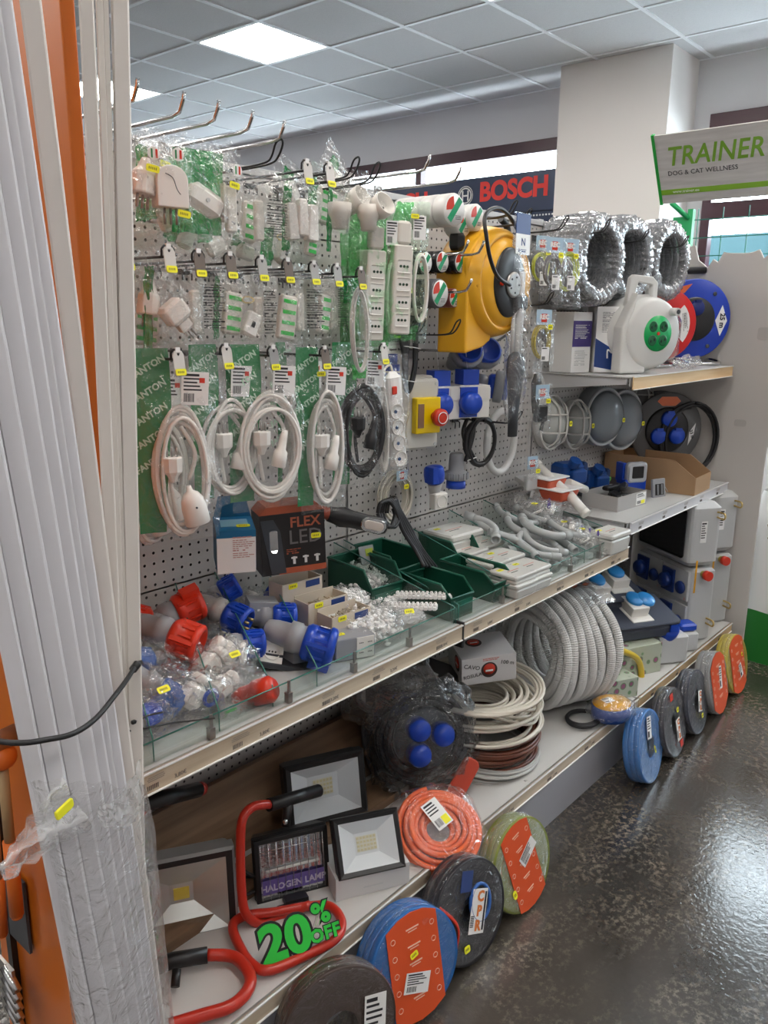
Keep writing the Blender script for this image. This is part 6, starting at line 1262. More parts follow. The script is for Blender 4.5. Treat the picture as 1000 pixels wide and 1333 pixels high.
b = MB(); b.tube(spline([(0, 0, 0), (.03, -.03, .01), (.01, -.06, .03), (-.02, -.04, .06), (.0, .0, .10)], 6), .0045, RUBBER, 7); b.tube(loop(.05, .05, (.02, -.02, .012), 24), .0045, RUBBER, 7, True, M=R('X', 70)); tag(b.build('power_cable', M=T(ABS(312, 1150, y=-.20).x, -.20, .24)), 'black power cable coiled between the silver floodlight and the halogen lamp', 'cable')
# orange cable coil
P = ABS(570, 1082, z=.255)
t = thing('cable_coil', 'bright orange cable coil in film with a bar-coded label, at the shelf edge', 'cable coil', T(P) @ R('Z', -28) @ R('X', -56)); OC = mat('orange_cable', (.78, .13, .025), .35)
for k, (rr, yy) in enumerate(((.110, .012), (.096, .024), (.082, .028), (.068, .026), (.054, .022), (.106, -.004), (.092, -.016), (.078, -.024), (.064, -.026), (.050, -.020), (.038, .0), (.11, -.012))):
    b = MB(); hank(b, rr, rr*.92, .0062, 3, OC, .009, .05, (0, yy, 0), 60+k, n=36, sides=8); b.build('cable', t)
b = MB(); b.blob((0, 0, 0), (.25, .085, .24), COILF, .05, 6, 4, (36, 18), pw=.75); b.build('film', t); label_card(t, T(-.005, -.046, .028) @ R('Y', -22) @ FRONT, .05, .075, lines=4, yel=True)
b = MB(); b.tube(loop(.02, .045, (-.05, 0, .07), 16), .0013, PAPER, 5, True, M=T(-.05, 0, .07) @ R('Z', 60) @ T(.05, 0, -.07)); b.build('tie', t)
# dark cable reel wrapped in film
P = ABS(548, 985, y=-.25)
t = thing('wrapped_cable_reel', 'black cable reel with blue sockets wrapped in shiny film, behind the orange coil', 'cable reel', T(P.x, -.25, LZ+.155) @ R('Z', -32) @ R('X', -14))
for k in range(6): b = MB(); hank(b, .13-.012*(k % 3), .125-.012*(k % 3), .0065, 3, RUBBER, .008, .04, (0, -.02+.03*(k//3), 0), 80+k, n=36, sides=8); b.build('cable', t)
b = MB(); b.lathe([(.09, 0), (.09, .02), (.08, .03), (0, .03)], DGREY, T(0, -.01, 0) @ F_, n=32); h = b.build('hub', t)
for a in (.3, 2.2, 4.0): b = MB(); b.lathe([(.034, 0), (.034, .03), (.028, .045), (0, .048)], BLUE, T(.045*math.cos(a), -.038, .045*math.sin(a)) @ F_, n=20); b.build('socket', h)
b = MB(); b.blob((0, -.01, 0), (.33, .13, .33), DARKWRAP, .10, 5, 8, (60, 30), pw=.8); b.build('film', t)
b = MB(); b.rbox((0, 0, 0), (.055, .12, .012), .02, mat('red_paddle', (.50, .06, .03), .4), T(.10, -.055, -.12) @ R('Y', 35) @ F_); b.build('red_handle', t)
b = MB(); 
for k in range(3): b.tube(spline([(-.12-.005*k, .03, -.12), (-.16, 0, -.05), (-.15-.008*k, .01, .05), (-.10, .02, .13)], 6), .0065, RUBBER, 7)
b.build('loose_cable', t)
# carton and bag upstairs behind
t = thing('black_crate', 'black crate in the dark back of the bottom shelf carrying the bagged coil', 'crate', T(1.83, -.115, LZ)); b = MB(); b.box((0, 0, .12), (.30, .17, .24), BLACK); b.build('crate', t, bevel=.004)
t = thing('bagged_coil', 'brownish clear bag with a dark cable coil, just beneath the price rail', 'bag', T(ABS(505, 895, y=-.16)) @ R('Z', -25)); b = MB(); hank(b, .10, .07, .008, 5, mat('dark_brown_cable', (.03, .022, .018), .4), .025, .08, (0, 0, 0), 9, sides=7); b.build('cable', t); b = MB(); b.blob((0, 0, 0), (.29, .15, .20), film('brown_film', tint=(.72, .66, .60), body=.05, gloss=.7, scale=25), .12, 4, 6, (50, 24), pw=.8); b.build('bag', t)
# stacked flat cable hanks
for k, (z, m, lab, R0, n_) in enumerate(((LZ+.018, mat('cable_grey_pale', (.45, .45, .43), .4), 'grey cable coil lying lowest under the brown one', .19, 4), (LZ+.075, mat('cable_brown', (.13, .035, .015), .35), 'brown cable coil between the white and the grey coils', .185, 10), (LZ+.165, mat('cable_ivory', (.68, .63, .54), .4), 'ivory white cable coil on top, carrying the printed white box', .20, 14))):
    P = Vector((1.955, -.275, 0)); t = thing('cable_coil', lab, 'cable coil', T(P.x+.0, P.y+.005*k, z) @ R('Z', 30) @ R('X', 8-4*k))
    for j in range(n_):
        r0 = R0*(1-.11*(j % 6)) if k == 2 else R0-.012*(j % 3); zz = .0095*(j-n_/2)*(.9 if k else 1); b = MB(); hank(b, r0, r0*.93, .0052, 3, m, .010, .07, (0, zz, 0), 17*k+j, n=36, sides=7, spread=.05); b.build('cable', t, M=R('X', -90))
    if k == 2:
        b = MB()
        for q in range(3): b.tube(spline([(-.165, .0, .045), (-.10, -.11-.02*q, .03-.02*q), (.0+.04*q, -.175, .0-.02*q), (.12, -.11, .02), (.16, .0, .03)], 7), .0052, m, 7)
        b.build('loose_turns', t)
    if k == 0: b = MB(); b.tube(spline([(.05, -.15, -.01), (.0, -.19, -.012), (-.08, -.20, -.012), (-.15, -.14, -.0)], 7), .0045, m, 7); b.tube(spline([(.15, -.10, .0), (.17, -.16, -.012), (.06, -.22, -.012), (.02, -.24, -.012)], 7), .0045, m, 7); b.build('loose_end', t)
P = ABS(637, 862, y=-.30)
t = thing('printed_carton', 'white printed box lettered CAVO ROSULA with red round logos, on the ivory coil', 'box', T(P.x+.075, -.225, LZ+.235) @ R('Z', -38) @ R('X', 4) @ R('Y', -4)); CWH = mat('carton_white2', (.68, .67, .68), .55)
b = MB(); b.box((0, 0, .045), (.175, .155, .09), CWH); b.build('carton', t, bevel=.0015)
def logo(M): b = MB(); b.lathe([(.026, 0), (.026, .0006)], mat('logo_dark', (.05, .03, .03), .5), M, n=24); b.lathe([(.0, .0007), (.019, .0007), (.019, .0012), (0, .0012)], RED, M @ T(0, .003, 0), n=20); b.box((0, -.002, .0016), (.024, .006, .0004), PAPER, M); return b.build('round_logo', t)
logo(T(.0, -.0778, .045) @ F_); logo(R('Z', -90) @ T(.03, -.0878, .055) @ F_); logo(T(-.02, .02, .0905)) 
text(t, 'CAVO', .019, INK, T(-.055, -.0782, .060) @ R('Y', 15) @ FRONT, 'handwriting'); text(t, 'ROSULA', .016, INK, T(-.053, -.0782, .030) @ R('Y', -8) @ FRONT, 'handwriting'); text(t, '100 m', .018, INK, T(.058, -.0782, .062) @ R('Y', 12) @ FRONT, 'handwriting'); ink_panel(t, T(.01, -.0784, .08) @ FRONT, .06, .006, 3, RED)
# corrugated conduit coil
P = ABS(738, 855, y=-.27)
t = thing('corrugated_conduit_coil', 'big coil of light grey corrugated conduit on the bottom shelf', 'conduit coil', T(P.x-.075, -.27, LZ+.207) @ R('Z', -22)); CC = mat('corrugated_grey', (.62, .62, .61), .4)
for k in range(7):
    for j, rr in enumerate((.19, .158, .126)):
        if j == 2 and k > 3: continue
        b = MB(); c0 = Vector((-.115+.036*k, 0, 0)); n = 330 if j == 0 else 260
        b.tube([c0+Vector((.006*math.sin(3*th+k), (rr+.004*math.sin(k*2+th))*math.cos(th), (rr+.003*math.sin(k+2*th))*math.sin(th))) for th in [2*PI*i/n for i in range(n)]], .0155, CC, 10, True, rib=-.16); b.sm = [False]*len(b.sm); b.build('conduit_turn', t)
b = MB(); SIL = film('printed_wrap', tint=(.93, .94, .95), body=.18, gloss=.8, scale=25)
b.grid(20, 40, lambda u, v: (.02+.125*u, (.209+.002*math.sin(u*20+v*30))*math.cos(-2.3+v*3.4), (.209+.002*math.sin(u*20+v*30))*math.sin(-.5+v*2.4) if 0 else (.209)*math.sin(-2.3+v*3.4)), SIL, M=R('X', 60)); b.build('wrap_band', t)
b = MB()
for k in range(16):
    for q in range(2): th = -1.0+k*.16; x = .05+q*.05; b.box((0, 0, 0), (.03, .016, .0008), mat('print_blue2', (.05, .07, .28), .5) if k % 3 else mat('print_red2', (.45, .12, .06), .5), T(x, .2125*math.cos(th), .2125*math.sin(th)) @ R('X', math.degrees(th)-90) @ R('Z', 30))
b.build('wrap_print', t, M=R('X', 12))
# small reel bagged in blue next to the conduit
P = ABS(796, 923, z=.262); t = thing('bagged_reel', 'small blue and orange reel in clear film lying in front of the conduit coil', 'reel', T(P.x, P.y+.0, .262) @ R('Z', -20)); b = MB(); b.lathe([(.03, -.03), (.055, -.028), (.06, -.01), (.06, .018), (.045, .03), (0, .032)], mat('reel_blue_dark', (.015, .06, .28), .3), T(0, 0, 0), n=28, sx=1.2); b.build('reel', t); b = MB(); b.lathe([(.055, .019), (.058, .024), (.035, .036), (.03, .034)], mat('reel_amber', (.70, .36, .03), .4), n=24, sx=1.2); b.build('amber_ring', t); b = MB(); b.blob((0, 0, .002), (.17, .14, .082), CLEAR, .1, 5, 3, (28, 14)); b.build('film', t); label_card(t, T(-.02, -.0, .038), .04, .03, lines=3)
b = MB(); hank(b, .06, .05, .005, 4, RUBBER, .008, .1, (0, 0, 0), 3); tag(b.build('cable_hank', M=T(2.33, -.43, LZ+.018) @ R('X', 90)), 'small black cable hank in front of the corrugated conduit', 'cable hank')
# portable socket boards with yellow tube frames
SL = mat('slate_plastic', (.055, .065, .095), .4); YT = mat('tube_yellow', (.72, .50, .03), .35); LIDB = mat('lid_sky', (.03, .25, .62), .3)
def board(M, label, lids, legs=()):
    t = thing('portable_socket_board', label, 'socket board', M)
    b = MB(); b.rbox((0, 0, 0), (.27, .19, .07), .02, SL); b.rbox((0, 0, .038), (.28, .20, .012), .02, SL); b.build('housing', t)
    for x, y, n_ in lids:
        b = MB(); b.box((x, y, .06), (.075, .09, .05), WHITE); b.box((x, y-.02, .045), (.095, .11, .006), WHITE); f = b.build('socket_base', t, bevel=.003)
        b = MB()
        for q in range(n_): b.lathe([(.030, 0), (.033, .004), (.033, .010), (.028, .014), (0, .014)], LIDB, T(x+(q-.0)*.045, y+.01-(q)*.01, .086) @ R('X', 8), n=24, sy=1.15); b.tube(loop(.031, .036, (0, 0, 0), 22), .002, mat('lid_navy', (.01, .06, .25), .3), 5, True, M=T(x+q*.045, y+.01-q*.01, .094) @ R('X', 98))
        b.build('hinged_lid', f)
    for PP in legs:
        b = MB(); b.tube([M.inverted() @ p for p in spline(PP, 6)], .0115, YT, 12); b.build('tube_frame', t)
    for s_ in ():
        b = MB(); b.tube(spline([(s_*.125, .06, .0), (s_*.15, -.06, -.01), (s_*.152, -.125, -.03), (s_*.15, -.15, -.09), (s_*.15, -.15, -.17)], 6), .0105, YT, 12); b.build('tube_frame', t)
    return t
P = ABS(826, 806, y=-.33)
board(T(P.x, -.33, P.z) @ R('Z', -30) @ R('X', 16) @ S(1.02), 'portable dark socket board with sky-blue lids and yellow tube frame, front one', ((-.02, .0, 2),), ([ABS(*q, y=-.425) for q in ((792, 842), (812, 848), (830, 858), (835, 878), (829, 902), (820, 918), (806, 920))], [ABS(*q, y=-.43) for q in ((858, 818), (872, 826), (880, 842), (876, 862), (868, 882))]))
P = ABS(785, 776, y=-.20)
t = board(T(P.x, -.20, P.z) @ R('Z', -32) @ R('X', 14), 'portable dark socket board with two sky-blue lids, rear one under the price rail', ((-.055, -.02, 1), (.055, .02, 1)))
b = MB(); b.box((.0, -.02, .052), (.02, .01, .006), LGREEN); b.build('green_clip', t)
FLO = mat('floral_print', (.50, .52, .42), .6); nt = FLO.node_tree; v_ = nt.nodes.new('ShaderNodeTexVoronoi'); v_.inputs['Scale'].default_value = 26; r_ = nt.nodes.new('ShaderNodeValToRGB'); r_.color_ramp.elements[0].color = (.35, .12, .22, 1); r_.color_ramp.elements[0].position = .22; r_.color_ramp.elements[1].color = (.46, .50, .40, 1); r_.color_ramp.elements[1].position = .38
e_ = r_.color_ramp.elements.new(.30); e_.color = (.12, .28, .12, 1)
tc_ = nt.nodes.new('ShaderNodeTexCoord'); nt.links.new(tc_.outputs['Object'], v_.inputs['Vector']); nt.links.new(v_.outputs['Distance'], r_.inputs[0]); nt.links.new(r_.outputs[0], nt.nodes['Principled BSDF'].inputs['Base Color'])
for x, y, z, w, d, h, lab in ((2.60, -.35, LZ, .20, .20, .075, 'floral printed carton, lowest, behind the bagged blue reel'), (2.66, -.30, LZ+.0755, .19, .19, .065, 'floral printed carton on top of the lowest one'), (2.87, -.32, LZ, .19, .22, .12, 'pale green patterned carton under the front socket board')):
    t = thing('patterned_carton', lab, 'carton', T(x, y, z) @ R('Z', -25)); b = MB(); b.box((0, 0, h/2), (w, d, h), FLO); b.build('carton', t, bevel=.002)
# small grey enclosures with blue sockets at the front right
P = ABS(882, 865, z=LZ); t = thing('socket_enclosure', 'grey socket enclosure with a big blue flap socket, beside the yellow tube frame', 'enclosure', T(ABS(880, 862, z=LZ).x, -.43, LZ) @ R('Z', -35)); b = MB(); b.rbox((0, 0, .06), (.13, .10, .12), .01, LGREY); b.build('housing', t); b = MB(); b.lathe([(.045, 0), (.048, .01), (.045, .05), (.04, .06), (0, .06)], BLUE, T(-.02, -.0, .11) @ R('X', 35), n=26); b.box((-.02, -.06, .16), (.035, .02, .03), BLUE); h = b.build('flap_socket', t); label_card(h, T(-.02, -.055, .155) @ R('X', 60), .025, .03, lines=3, bars=False)
t = thing('socket_enclosure', 'small grey junction box with a blue lid at the rail, right of the larger enclosure', 'enclosure', T(ABS(880, 862, z=LZ).x+.15, -.44, LZ) @ R('Z', -35) @ S(.95)); b = MB(); b.rbox((0, 0, .045), (.10, .08, .09), .01, LGREY); b.build('housing', t); b = MB(); b.rbox((0, 0, .108), (.085, .07, .035), .012, BLUE); b.build('blue_lid', t)
# tall distribution boxes
DB = mat('distribution_grey', (.50, .51, .51), .4); DW = mat('smoked_window', (.012, .013, .014), .12); IND = mat('inlet_blue', (.010, .035, .19), .3)
def dist_box(M, label, flip=False):
    t = thing('distribution_box', label, 'distribution box', M); w, d, h = .36, .12, .60
    b = MB(); b.rbox((w/2, d/2, .16), (w, d, .32), .012, DB); b.rbox((w/2, d/2-.012, .465), (w, d+.03, .27), .022, DB); b.build('enclosure', t)
    b = MB(); b.rbox((w/2+.0, -.030, .465), (w*.84, .006, .20), .008, DW, T(0, 0, 0) @ T(w/2, -.0285, .465) @ F_ @ T(-w/2, -.465, .0285) if 0 else None); b.build('smoked_window', t)
    k = 0
    for zc in (.245, .095):
        for xc in (.09, .27):
            b = MB(); b.box((xc, -.004, zc), (.165, .012, .13), DB); p = b.build('socket_plate', t, bevel=.003)
            b = MB(); b.box((xc-.038, -.014, zc), (.075, .012, .10), IND); b.lathe([(.032, 0), (.032, .02), (.026, .03), (0, .03)], IND, T(xc-.038, -.02, zc) @ F_, n=22); b.build('industrial_socket', p)
            b = MB(); b.lathe([(.027, 0), (.028, .006), (.025, .012), (0, .012)], IND if not (flip and zc < .1) else RED, T(xc+.043, -.011, zc-.012) @ F_, n=22); b.build('round_socket', p)
            k += 1; text(p, str(k), .014, RED, T(xc+.07, -.0108, zc-.055) @ FRONT, 'number_print')
    b = MB(); b.cyl((w, d*.45, .30), (w+.02, d*.45, .30), .014, mat('knob_base', (.5, .45, .1), .4), n=16); b.cyl((w+.018, d*.45, .30), (w+.04, d*.45, .30), .02, RED, n=20); b.build('stop_button', t)
    for z in (.55, .09): b = MB(); b.tube(spline([(w-.01, d*.8, z+.01), (w+.035, d*.8, z+.012), (w+.045, d*.8, z), (w+.035, d*.8, z-.012), (w-.01, d*.8, z-.01)], 4), .004, BRASS, 6); b.build('fixing_lug', t)
    b = MB(); b.cyl((w*.3, d/2, h), (w*.3, d/2, h+.015), .02, BLACK, n=14); b.cyl((w*.7, d/2, h), (w*.7, d/2, h+.015), .02, BLACK, n=14); b.build('cable_glands', t)
    label_card(t, T(w+.001, d*.3, .48) @ R('Z', 90) @ FRONT, .03, .09, lines=7, bars=False); b = MB(); b.box((w+.0008, d*.15, .29), (.001, .008, .14), YELLOW); b.build('yellow_strip', t)
    return t
ang = math.degrees(math.atan2(-.87, -.53))      # the face runs from the wall side towards the aisle
def dm(cx, cy): return T(cx, cy, LZ) @ R('Z', ang) @ T(-.36, 0, 0)
dist_box(dm(3.255, -.425), 'tall grey distribution box with smoked window and blue sockets, nearer one')
dist_box(dm(3.525, -.405), 'tall grey distribution box with a red socket, farther one by the cardboard panel', True)
# ================================================================= cable coils leaning on the plinth, standing on the floor
def disc_coil(u, v, label, m, R0=.135, th=.05, rz=-14, card=None, cw=.5, wrap=COILF, lab=None, cang=0, extra=None, hole=.03, tilt=12, y=-.605):
    P = at(u, v, z=0); x = P.x
    M = T(x, y, .003) @ R('Z', rz) @ R('X', -tilt)
    t = thing('leaning_cable_coil', label, 'cable coil', M); c = R0
    K = 9
    for j in range(3):
        b = MB(); prof = []
        # wound ridges on the face, rim and back of the coil
        y0 = -th/2+th*j/3; y1 = y0+th/3
        n = 60; r_ = th/6
        b.lathe([(hole+.01, y0+.001)]+[(hole+.012+(R0-hole-.014)*i/10, y0+(.0028 if i % 2 else 0)) for i in range(11)]+[(R0-.001, y0+r_*.4), (R0, y0+r_), (R0-.001, y1-r_*.4)]+[(hole+.012+(R0-hole-.014)*i/10, y1-(.0018 if i % 2 else 0)) for i in range(10, -1, -1)]+[(hole+.01, y1-.001)], m, T(0, 0, c) @ R('X', -90), n=n, cap=False)
        b.build('cable_turns', t)
    ft = -th/2-.0015
    if card:
        b = MB(); w = R0*cw; P_ = []
        for s_ in (1, -1):
            for i in range(9):
                a = (-.5+i/8)*s_; xx = w*s_ if 0 else None
        top = math.sqrt(R0*R0-(w)**2)*.985
        P_ = [(-w, -top), (-w*.5, -math.sqrt(R0*R0-(w*.5)**2)*.985), (0, -R0*.985), (w*.5, -math.sqrt(R0*R0-(w*.5)**2)*.985), (w, -top), (w, top), (w*.5, math.sqrt(R0*R0-(w*.5)**2)*.985), (0, R0*.985), (-w*.5, math.sqrt(R0*R0-(w*.5)**2)*.985), (-w, top)]
        b.prism(P_, .0015, card, T(0, ft, c) @ R('Y', cang) @ F_); CM = T(0, ft-.002, c) @ R('Y', cang)
        for i in range(5):
            z = -top*.75+i*top*.38
            for s_ in (-1, 1): b.tube(loop(.006, .006, (s_*w*.78, 0, z), 12), .0008, mat('pale_print', (.85, .55, .42), .5), 4, True, M=CM)
            b.box((0, 0, z+.01), (w*.5, .0006, .003), mat('pale_print', (.85, .55, .42), .5), CM); b.box((0, 0, z+.004), (w*.35, .0006, .002), mat('pale_print', (.85, .55, .42), .5), CM)
        b.build('card_band', t)
    if extra: extra(t, c, ft)
    b = MB(); sd = len(label)*1.3
    def fn(uu, vv):
        th_ = uu*2*PI; q = vv*2*PI; ex = lambda z: math.copysign(abs(z)**.5, z); n1 = noise.noise(Vector((math.cos(th_)*4+sd, math.sin(th_)*4, vv*5)))
        cq, sq = ex(math.cos(q)), ex(math.sin(q)); ri = .012; ro = R0+.003; cc = (ri+ro)/2; rr = (ro-ri)/2
        rad = cc+rr*cq+n1*.003; yy = (th/2+.004)*sq+n1*.002+(.006*(1-rad/R0) if sq < 0 else 0)
        return (rad*math.cos(th_), yy, c+rad*math.sin(th_))
    b.grid(72, 24, fn, wrap); b.build('film_wrap', t)
    if lab:
        (lx, lz, lw, lh, la) = lab; label_card(t, T(lx, ft-.0045, c+lz) @ R('Y', la) @ FRONT, lw, lh, lines=5)
    return t
def cpr(x, z, a, ylw=None, s=1):
    def f(t, c, ft):
        M = T(x, ft-.004, c+z) @ R('Y', a); b = MB(); b.box((0, 0, 0), (.055*s, .001, .105*s), PAPER, M); 
        for k in range(7): b.box((-.02*s, -.0008, -.035*s+k*.004), (.012*s, .0005, .0022), INK, M)
        for k in range(3): b.box((.021*s, -.0008, .0), (.006*s-.0015*k, .0005, .09*s), INK, M)
        l = b.build('paper_label', t); text(l, 'C\nP\nR', .034*s, mat('letter_orange', (.70, .20, .04), .5), M @ T(.002, -.0012, 0) @ FRONT, 'label_lettering', bold=.0015)
        if ylw: sticker(t, T(ylw[0], ft-.005, c+ylw[1]) @ FRONT, .02, .018)
    return f
def yel(x, z, w=.02, h=.018): return lambda t, c, ft: sticker(t, T(x, ft-.005, c+z) @ R('Y', -15) @ FRONT, w, h)
RC = mat('card_orange_red', (.72, .09, .02), .45); BC = mat('coil_blue', (.02, .14, .42), .35)
disc_coil(428, 1400, 'brown flat-cable coil in film with white label, nearest on the floor, cut by the frame', mat('coil_brown', (.055, .035, .028), .4), .13, .05, -20, lab=(.075, -.005, .05, .11, 8), extra=yel(.0, -.03, .03, .018))
disc_coil(536, 1318, 'blue cable coil with an orange-red card band, second from the front', BC, .127, .06, -12, RC, .56, extra=yel(-.005, .03, .022, .014), lab=(-.005, -.035, .07, .045, 20))
def extr(t, c, ft):
    cpr(.02, -.005, 22, (-.035, -.075))(t, c, ft); b = MB(); b.tube(spline([(-.10, 0, .06), (-.06, 0, .01), (-.05, 0, -.03), (-.08, 0, -.09)], 5), .007, RED, 6, M=T(0, ft+.002, c), flat=.4); b.box((-.03, 0, .075), (.04, .001, .05), mat('label_navy', (.03, .06, .2), .5), T(0, ft-.001, c) @ R('Y', 20)); b.tube(loop(.035, .045, (.035, ft, c+.01), 20), .005, mat('label_blue', (.03, .12, .4), .5), 5, True); b.build('coloured_print', t)
disc_coil(603, 1243, 'black cable coil with CPR label in orange letters, third from the front', mat('coil_black', (.022, .022, .028), .35), .128, .055, -6, extra=extr)
disc_coil(676, 1180, 'yellow-green cable coil with a torn red card, in front of the shelf joint', mat('coil_yellow_green', (.22, .26, .05), .4), .125, .055, -4, RC, .48, extra=yel(-.055, -.055, .015, .025), lab=(.02, .03, .075, .035, -35), cang=-12, wrap=film('torn_film', body=.14, gloss=.8, scale=30))
disc_coil(845, 1016, 'plain blue cable coil with a small white tag, fifth along the plinth', mat('coil_blue_mid', (.05, .18, .46), .35), .124, .055, 6, lab=(-.01, .07, .04, .075, 12), extra=yel(.02, -.02, .01, .03))
disc_coil(878, 983, 'dark cable coil with red marks and CPR label, sixth along the plinth', mat('coil_dark_grey', (.05, .05, .06), .35), .124, .05, 4, extra=lambda t, c, ft: (cpr(.01, -.03, 0, (.02, .04), .75)(t, c, ft), [MB().box((-.02+.05*k, ft-.002, c+.1-.19*k), (.03, .001, .025), RED).build('red_mark', t) for k in range(2)]))
disc_coil(905, 953, 'dark cable coil with a slanted CPR label, seventh along the plinth', mat('coil_dark_blue', (.03, .035, .055), .35), .122, .05, 4, extra=cpr(.01, .0, 15, (.015, -.06), .75))
disc_coil(933, 928, 'grey cable coil with a broad red card, eighth along the plinth', mat('coil_grey', (.25, .25, .25), .35), .125, .06, 4, RC, .75, lab=(.01, .02, .03, .09, 8), extra=None)
disc_coil(966, 904, 'yellow cable coil with an orange-red card, last along the plinth', mat('coil_yellow', (.48, .38, .05), .35), .125, .05, 0, RC, .62, lab=(.015, -.03, .03, .06, -18), extra=yel(.045, .03, .012, .018))
# ================================================================= left foreground: end panel, trunking lengths, wrap
ORP = mat('panel_orange', (.62, .15, .012), .35)
t = thing('orange_end_panel', 'glossy orange end panel of the shelving behind the white trunking lengths', 'panel', (.590, 0, 0))
b = MB(); b.box((0, -.2475, 1.15), (.02, .525, 2.3), ORP); b.build('panel', t, bevel=.002)
b = MB(); b.cyl((-.0105, -.33, 2.0), (-.0125, -.33, 2.0), .004, mat('screw_hole', (.2, .03, .01), .5), n=8); b.build('screw_hole', t)
b = MB(); b.box((-.016, -.06, 1.15), (.012, .02, 2.3), BLACK); b.build('black_edging', t)
TR1 = mat('trunking_white', (.74, .73, .76), .45); TR2 = mat('trunking_warm', (.78, .73, .68), .45)
def trunk(u0, u1, w, y, label, m=TR1, d=.022, rz=25, v0=0, v1=1333, grp=None, vis=None, lid=True):
    """one length of trunking through two picture columns, standing on the floor in the plane y"""
    a = at(u0, v0, y=y); c = at(u1, v1, y=y); dr = (a-c).normalized(); foot = c-dr*(c.z/dr.z); L = 2.38/dr.z
    q = Matrix.Identity(4); zx = dr; xx = (R('Z', rz) @ Vector((1, 0, 0))); yy = zx.cross(xx).normalized(); xx = yy.cross(zx).normalized()
    q = Matrix((xx, yy, zx)).transposed().to_4x4(); q.translation = foot
    t = thing('cable_trunking', label, 'trunking', q, grp); b = MB(); b.rbox((0, 0, L/2), (w, d, L), .003, m, e=.001); b.build('channel', t)
    if lid: b = MB(); b.rbox((0, -d/2-.0008, L/2), (w*.84, .003, L), .001, m, e=.0005); b.build('lid', t)
    return t
G_ = 'white trunking lengths leaning in a bundle'
def by(v, ua, ub): return ua+(ub-ua)*(v-400)/933
TL = [(-75, 112, .026, -.580, 'leftmost of the leaning white lengths, its foot showing at the wrap edge'), (-45, 136, .027, -.592, 'second leaning length from the left at the wrap'), (-14, 158, .027, -.604, 'third leaning length, left of the dark gap'), (14, 174, .026, -.586, 'leaning length right of the dark gap'), (37, 186, .021, -.598, 'slim leaning length, fifth from the left'), (53, 195, .013, -.604, 'very slim round-edged leaning length'), (65, 203, .018, -.590, 'leaning length beside the thin orange stripe')]
for i, (ua, ub, w, y, lab) in enumerate(TL): trunk(by(0, ua, ub), ub, w*.88, -.590, lab, TR1, .018, -28)
trunk(39.5, 205, .0235, -.562, 'lone warm-white length crossing between the two orange stripes', TR2, .018, -28)
trunk(112, 172, .0175, -.540, 'upright length right of the broad orange stripe', TR2, .014, -28); trunk(129, 176, .0085, -.536, 'thin upright length before the narrow gaps', TR2, .012, -28); trunk(137, 178, .0075, -.534, 'thinnest upright length between the gaps', TR2, .012, -28)
trunk(156, 184, .0215, -.540, 'rightmost upright length next to the hanging packets', TR2, .014, -28)
# stretch wrap round the foot of the bundle
def ray(u, v, y): return at(u, v, y=y)
o_ = ray(150, 1200, -.60)
t = thing('stretch_wrap', 'crumpled clear stretch wrap with torn ends around the foot of the white trunking', 'wrap', T(o_))
EDL = [(1015, 40), (1080, 58), (1150, 75), (1240, 88), (1333, 100), (1480, 125), (1600, 140)]; EDR = [(1015, 183), (1080, 197), (1150, 203), (1240, 212), (1333, 222), (1480, 236), (1600, 246)]
def li(E_, v):
    for (a, x), (c, y) in zip(E_, E_[1:]):
        if v <= c: return x+(y-x)*(v-a)/(c-a)
    return E_[-1][1]
def wf(u, v):
    vv = 1018+v*560; l, r = li(EDL, vv)-5, li(EDR, vv)+5; th = u*2*PI; c = (1-math.cos(th/1))/2 if u <= .5 else (1-math.cos(th))/2
    px = l+(r-l)*c; front = math.sin(th); n1 = noise.noise(Vector((u*16, v*14, 1))); n2 = noise.noise(Vector((u*42, v*30, 5)))
    y = -.583-.052*front-(.005*n1+.003*n2)*(1 if u < .5 else .4); p = ray(px+n1*2, vv+(0 if v > .03 else n1*14), y); return p-o_
b = MB(); b.grid(90, 70, wf, film('bundle_wrap', body=.05, gloss=.75, scale=40, rough=.15)); b.build('wrap_tube', t)
b = MB()
EAR = [(75, 1010, 165, 1050), (0, 1130, 60, 1075)]
def ear(u, v):
    n1 = noise.noise(Vector((u*7, v*7, 3)))*1.0; l = 38-45*v*(1-.2*u); x = 80+(-82)*v+u*(34*(1-v)+6)+n1*9; y = 1010+v*115+u*(65-45*v)+n1*8; return ray(x, y, -.62-.01*n1-.012*math.sin(u*9+v*5))-o_
b.grid(20, 24, ear, MILKY); b.build('torn_corner', t)
b = MB()
def kn(u, v):
    n1 = noise.noise(Vector((u*9, v*9, 8))); x = 128+u*55+n1*6; y = 1050-u*u*62+v*(20+10*u)+n1*8+v*u*40; return ray(x, y, -.648-.01*n1)-o_
b.grid(20, 10, kn, MILKY); b.build('gathered_edge', t)
b = MB(); b.rbox((0, 0, 0), (.030, .014, .004), .004, TAGY, T(ray(84, 1053, -.655)-o_) @ R('Z', 20) @ R('Y', -8) @ FRONT); b.box((0, 0, 0), (.012, .006, .004), TAGY, T(ray(78, 1058, -.655)-o_) @ FRONT); b.build('yellow_tape', t)
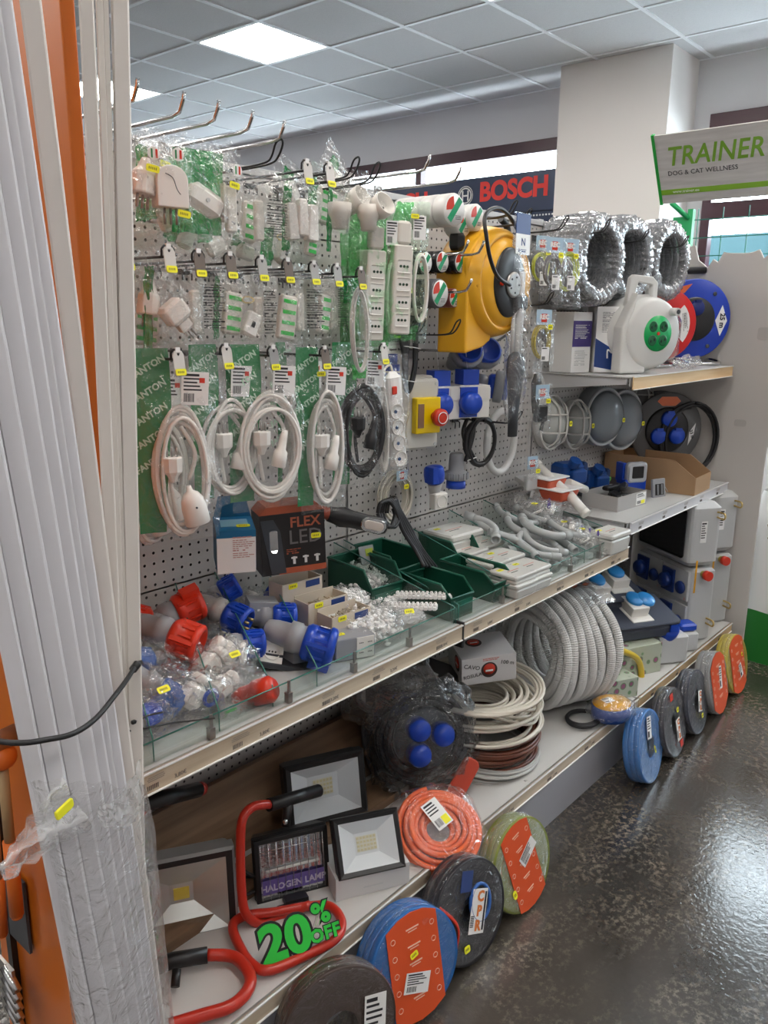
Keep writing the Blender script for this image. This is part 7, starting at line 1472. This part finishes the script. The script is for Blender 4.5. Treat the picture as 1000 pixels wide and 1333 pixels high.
# black cable strap round the bundle
P_ = [(-25, 955, -.600), (0, 965, -.628), (30, 967, -.655), (60, 963, -.665), (95, 955, -.664), (125, 935, -.650), (150, 905, -.625), (165, 885, -.59), (176, 868, -.565), (183, 862, -.55)]
b = MB(); pts = spline([ray(*p) for p in P_], 6); o2 = pts[20]; b.tube([p-o2 for p in pts], .0036, RUBBER, 8); t = thing('strap_cable', 'black cable slung around the white trunking bundle', 'cable', T(o2)); b.build('cable', t); b = MB(); b.lathe([(.004, -.008), (.006, -.006), (.006, .006), (.004, .008)], BLACK, T(ray(176, 868, -.565)-o2) @ R('Y', 50), n=10); b.build('knot', t)
for (a, c, lab) in (((160, 953, -.552), (279, 935, -.43), 'long black cable tie sticking out over the first price rail'), ((174, 940, -.552), (212, 927, -.50), 'short black cable tie above the long one')):
    p0, p1 = ray(*a), ray(*c); b = MB(); b.tube([Vector((0, 0, 0)), (p1-p0)*.5+Vector((0, 0, .003)), p1-p0], .0016, BLACK, 6); b.rbox((0, 0, 0), (.007, .005, .006), .001, BLACK); tag(b.build('cable_tie', M=T(p0)), lab, 'cable tie')
# tools hanging on the orange panel at the left edge
HW = mat('handle_wood', (.45, .30, .15), .5); OG = mat('grip_orange', (.72, .16, .02), .4)
XT = .535
for u0, v0, u1, v1, r, lab, m2 in ((2, 985, 22, 1190, .0125, 'hammer with an orange grip, wooden shaft and round orange head, at the left edge', HW), (-8, 1060, 3, 1215, .011, 'second orange tool grip cut off by the left frame edge', HW)):
    p0 = at(u0, v0, x=XT); p1 = at(u1, v1, x=XT); t = thing('hammer', lab, 'hammer', T(p0)); d = p1-p0; b = MB(); b.cyl((0, 0, 0), d*.55, r*.75, m2, n=14); b.build('shaft', t); b = MB(); b.cyl(d*.52, d, r, OG, n=16); b.cyl(d, d*1.02, r*.8, OG, n=16); b.build('grip', t)
    if u0 == 2: b = MB(); b.blob((0, .0, .0), (.052, .05, .048), OG, .02, 1, 1, (20, 12)); b.cyl((-.06, 0, .026), (.03, 0, .033), .018, STEEL, n=14); b.build('head', t)
p0 = at(8, 1280, x=XT); t = thing('chrome_tool', 'chrome ribbed tool part hanging low at the left edge', 'tool', T(p0)); b = MB()
for k in range(5): b.cyl((0, .0-.0, -.05+k*.022), (.0, -.05, -.075+k*.022), .009, CHROME, n=12)
b.box((.004, .0, -.02), (.006, .06, .13), STEEL); b.build('body', t)
p0 = at(20, 1180, x=.572); b = MB(); b.box((0, 0, 0), (.006, .10, .16), DGREY); tag(b.build('tool_card', M=T(p0)), 'dark tool card behind the orange grips', 'card')
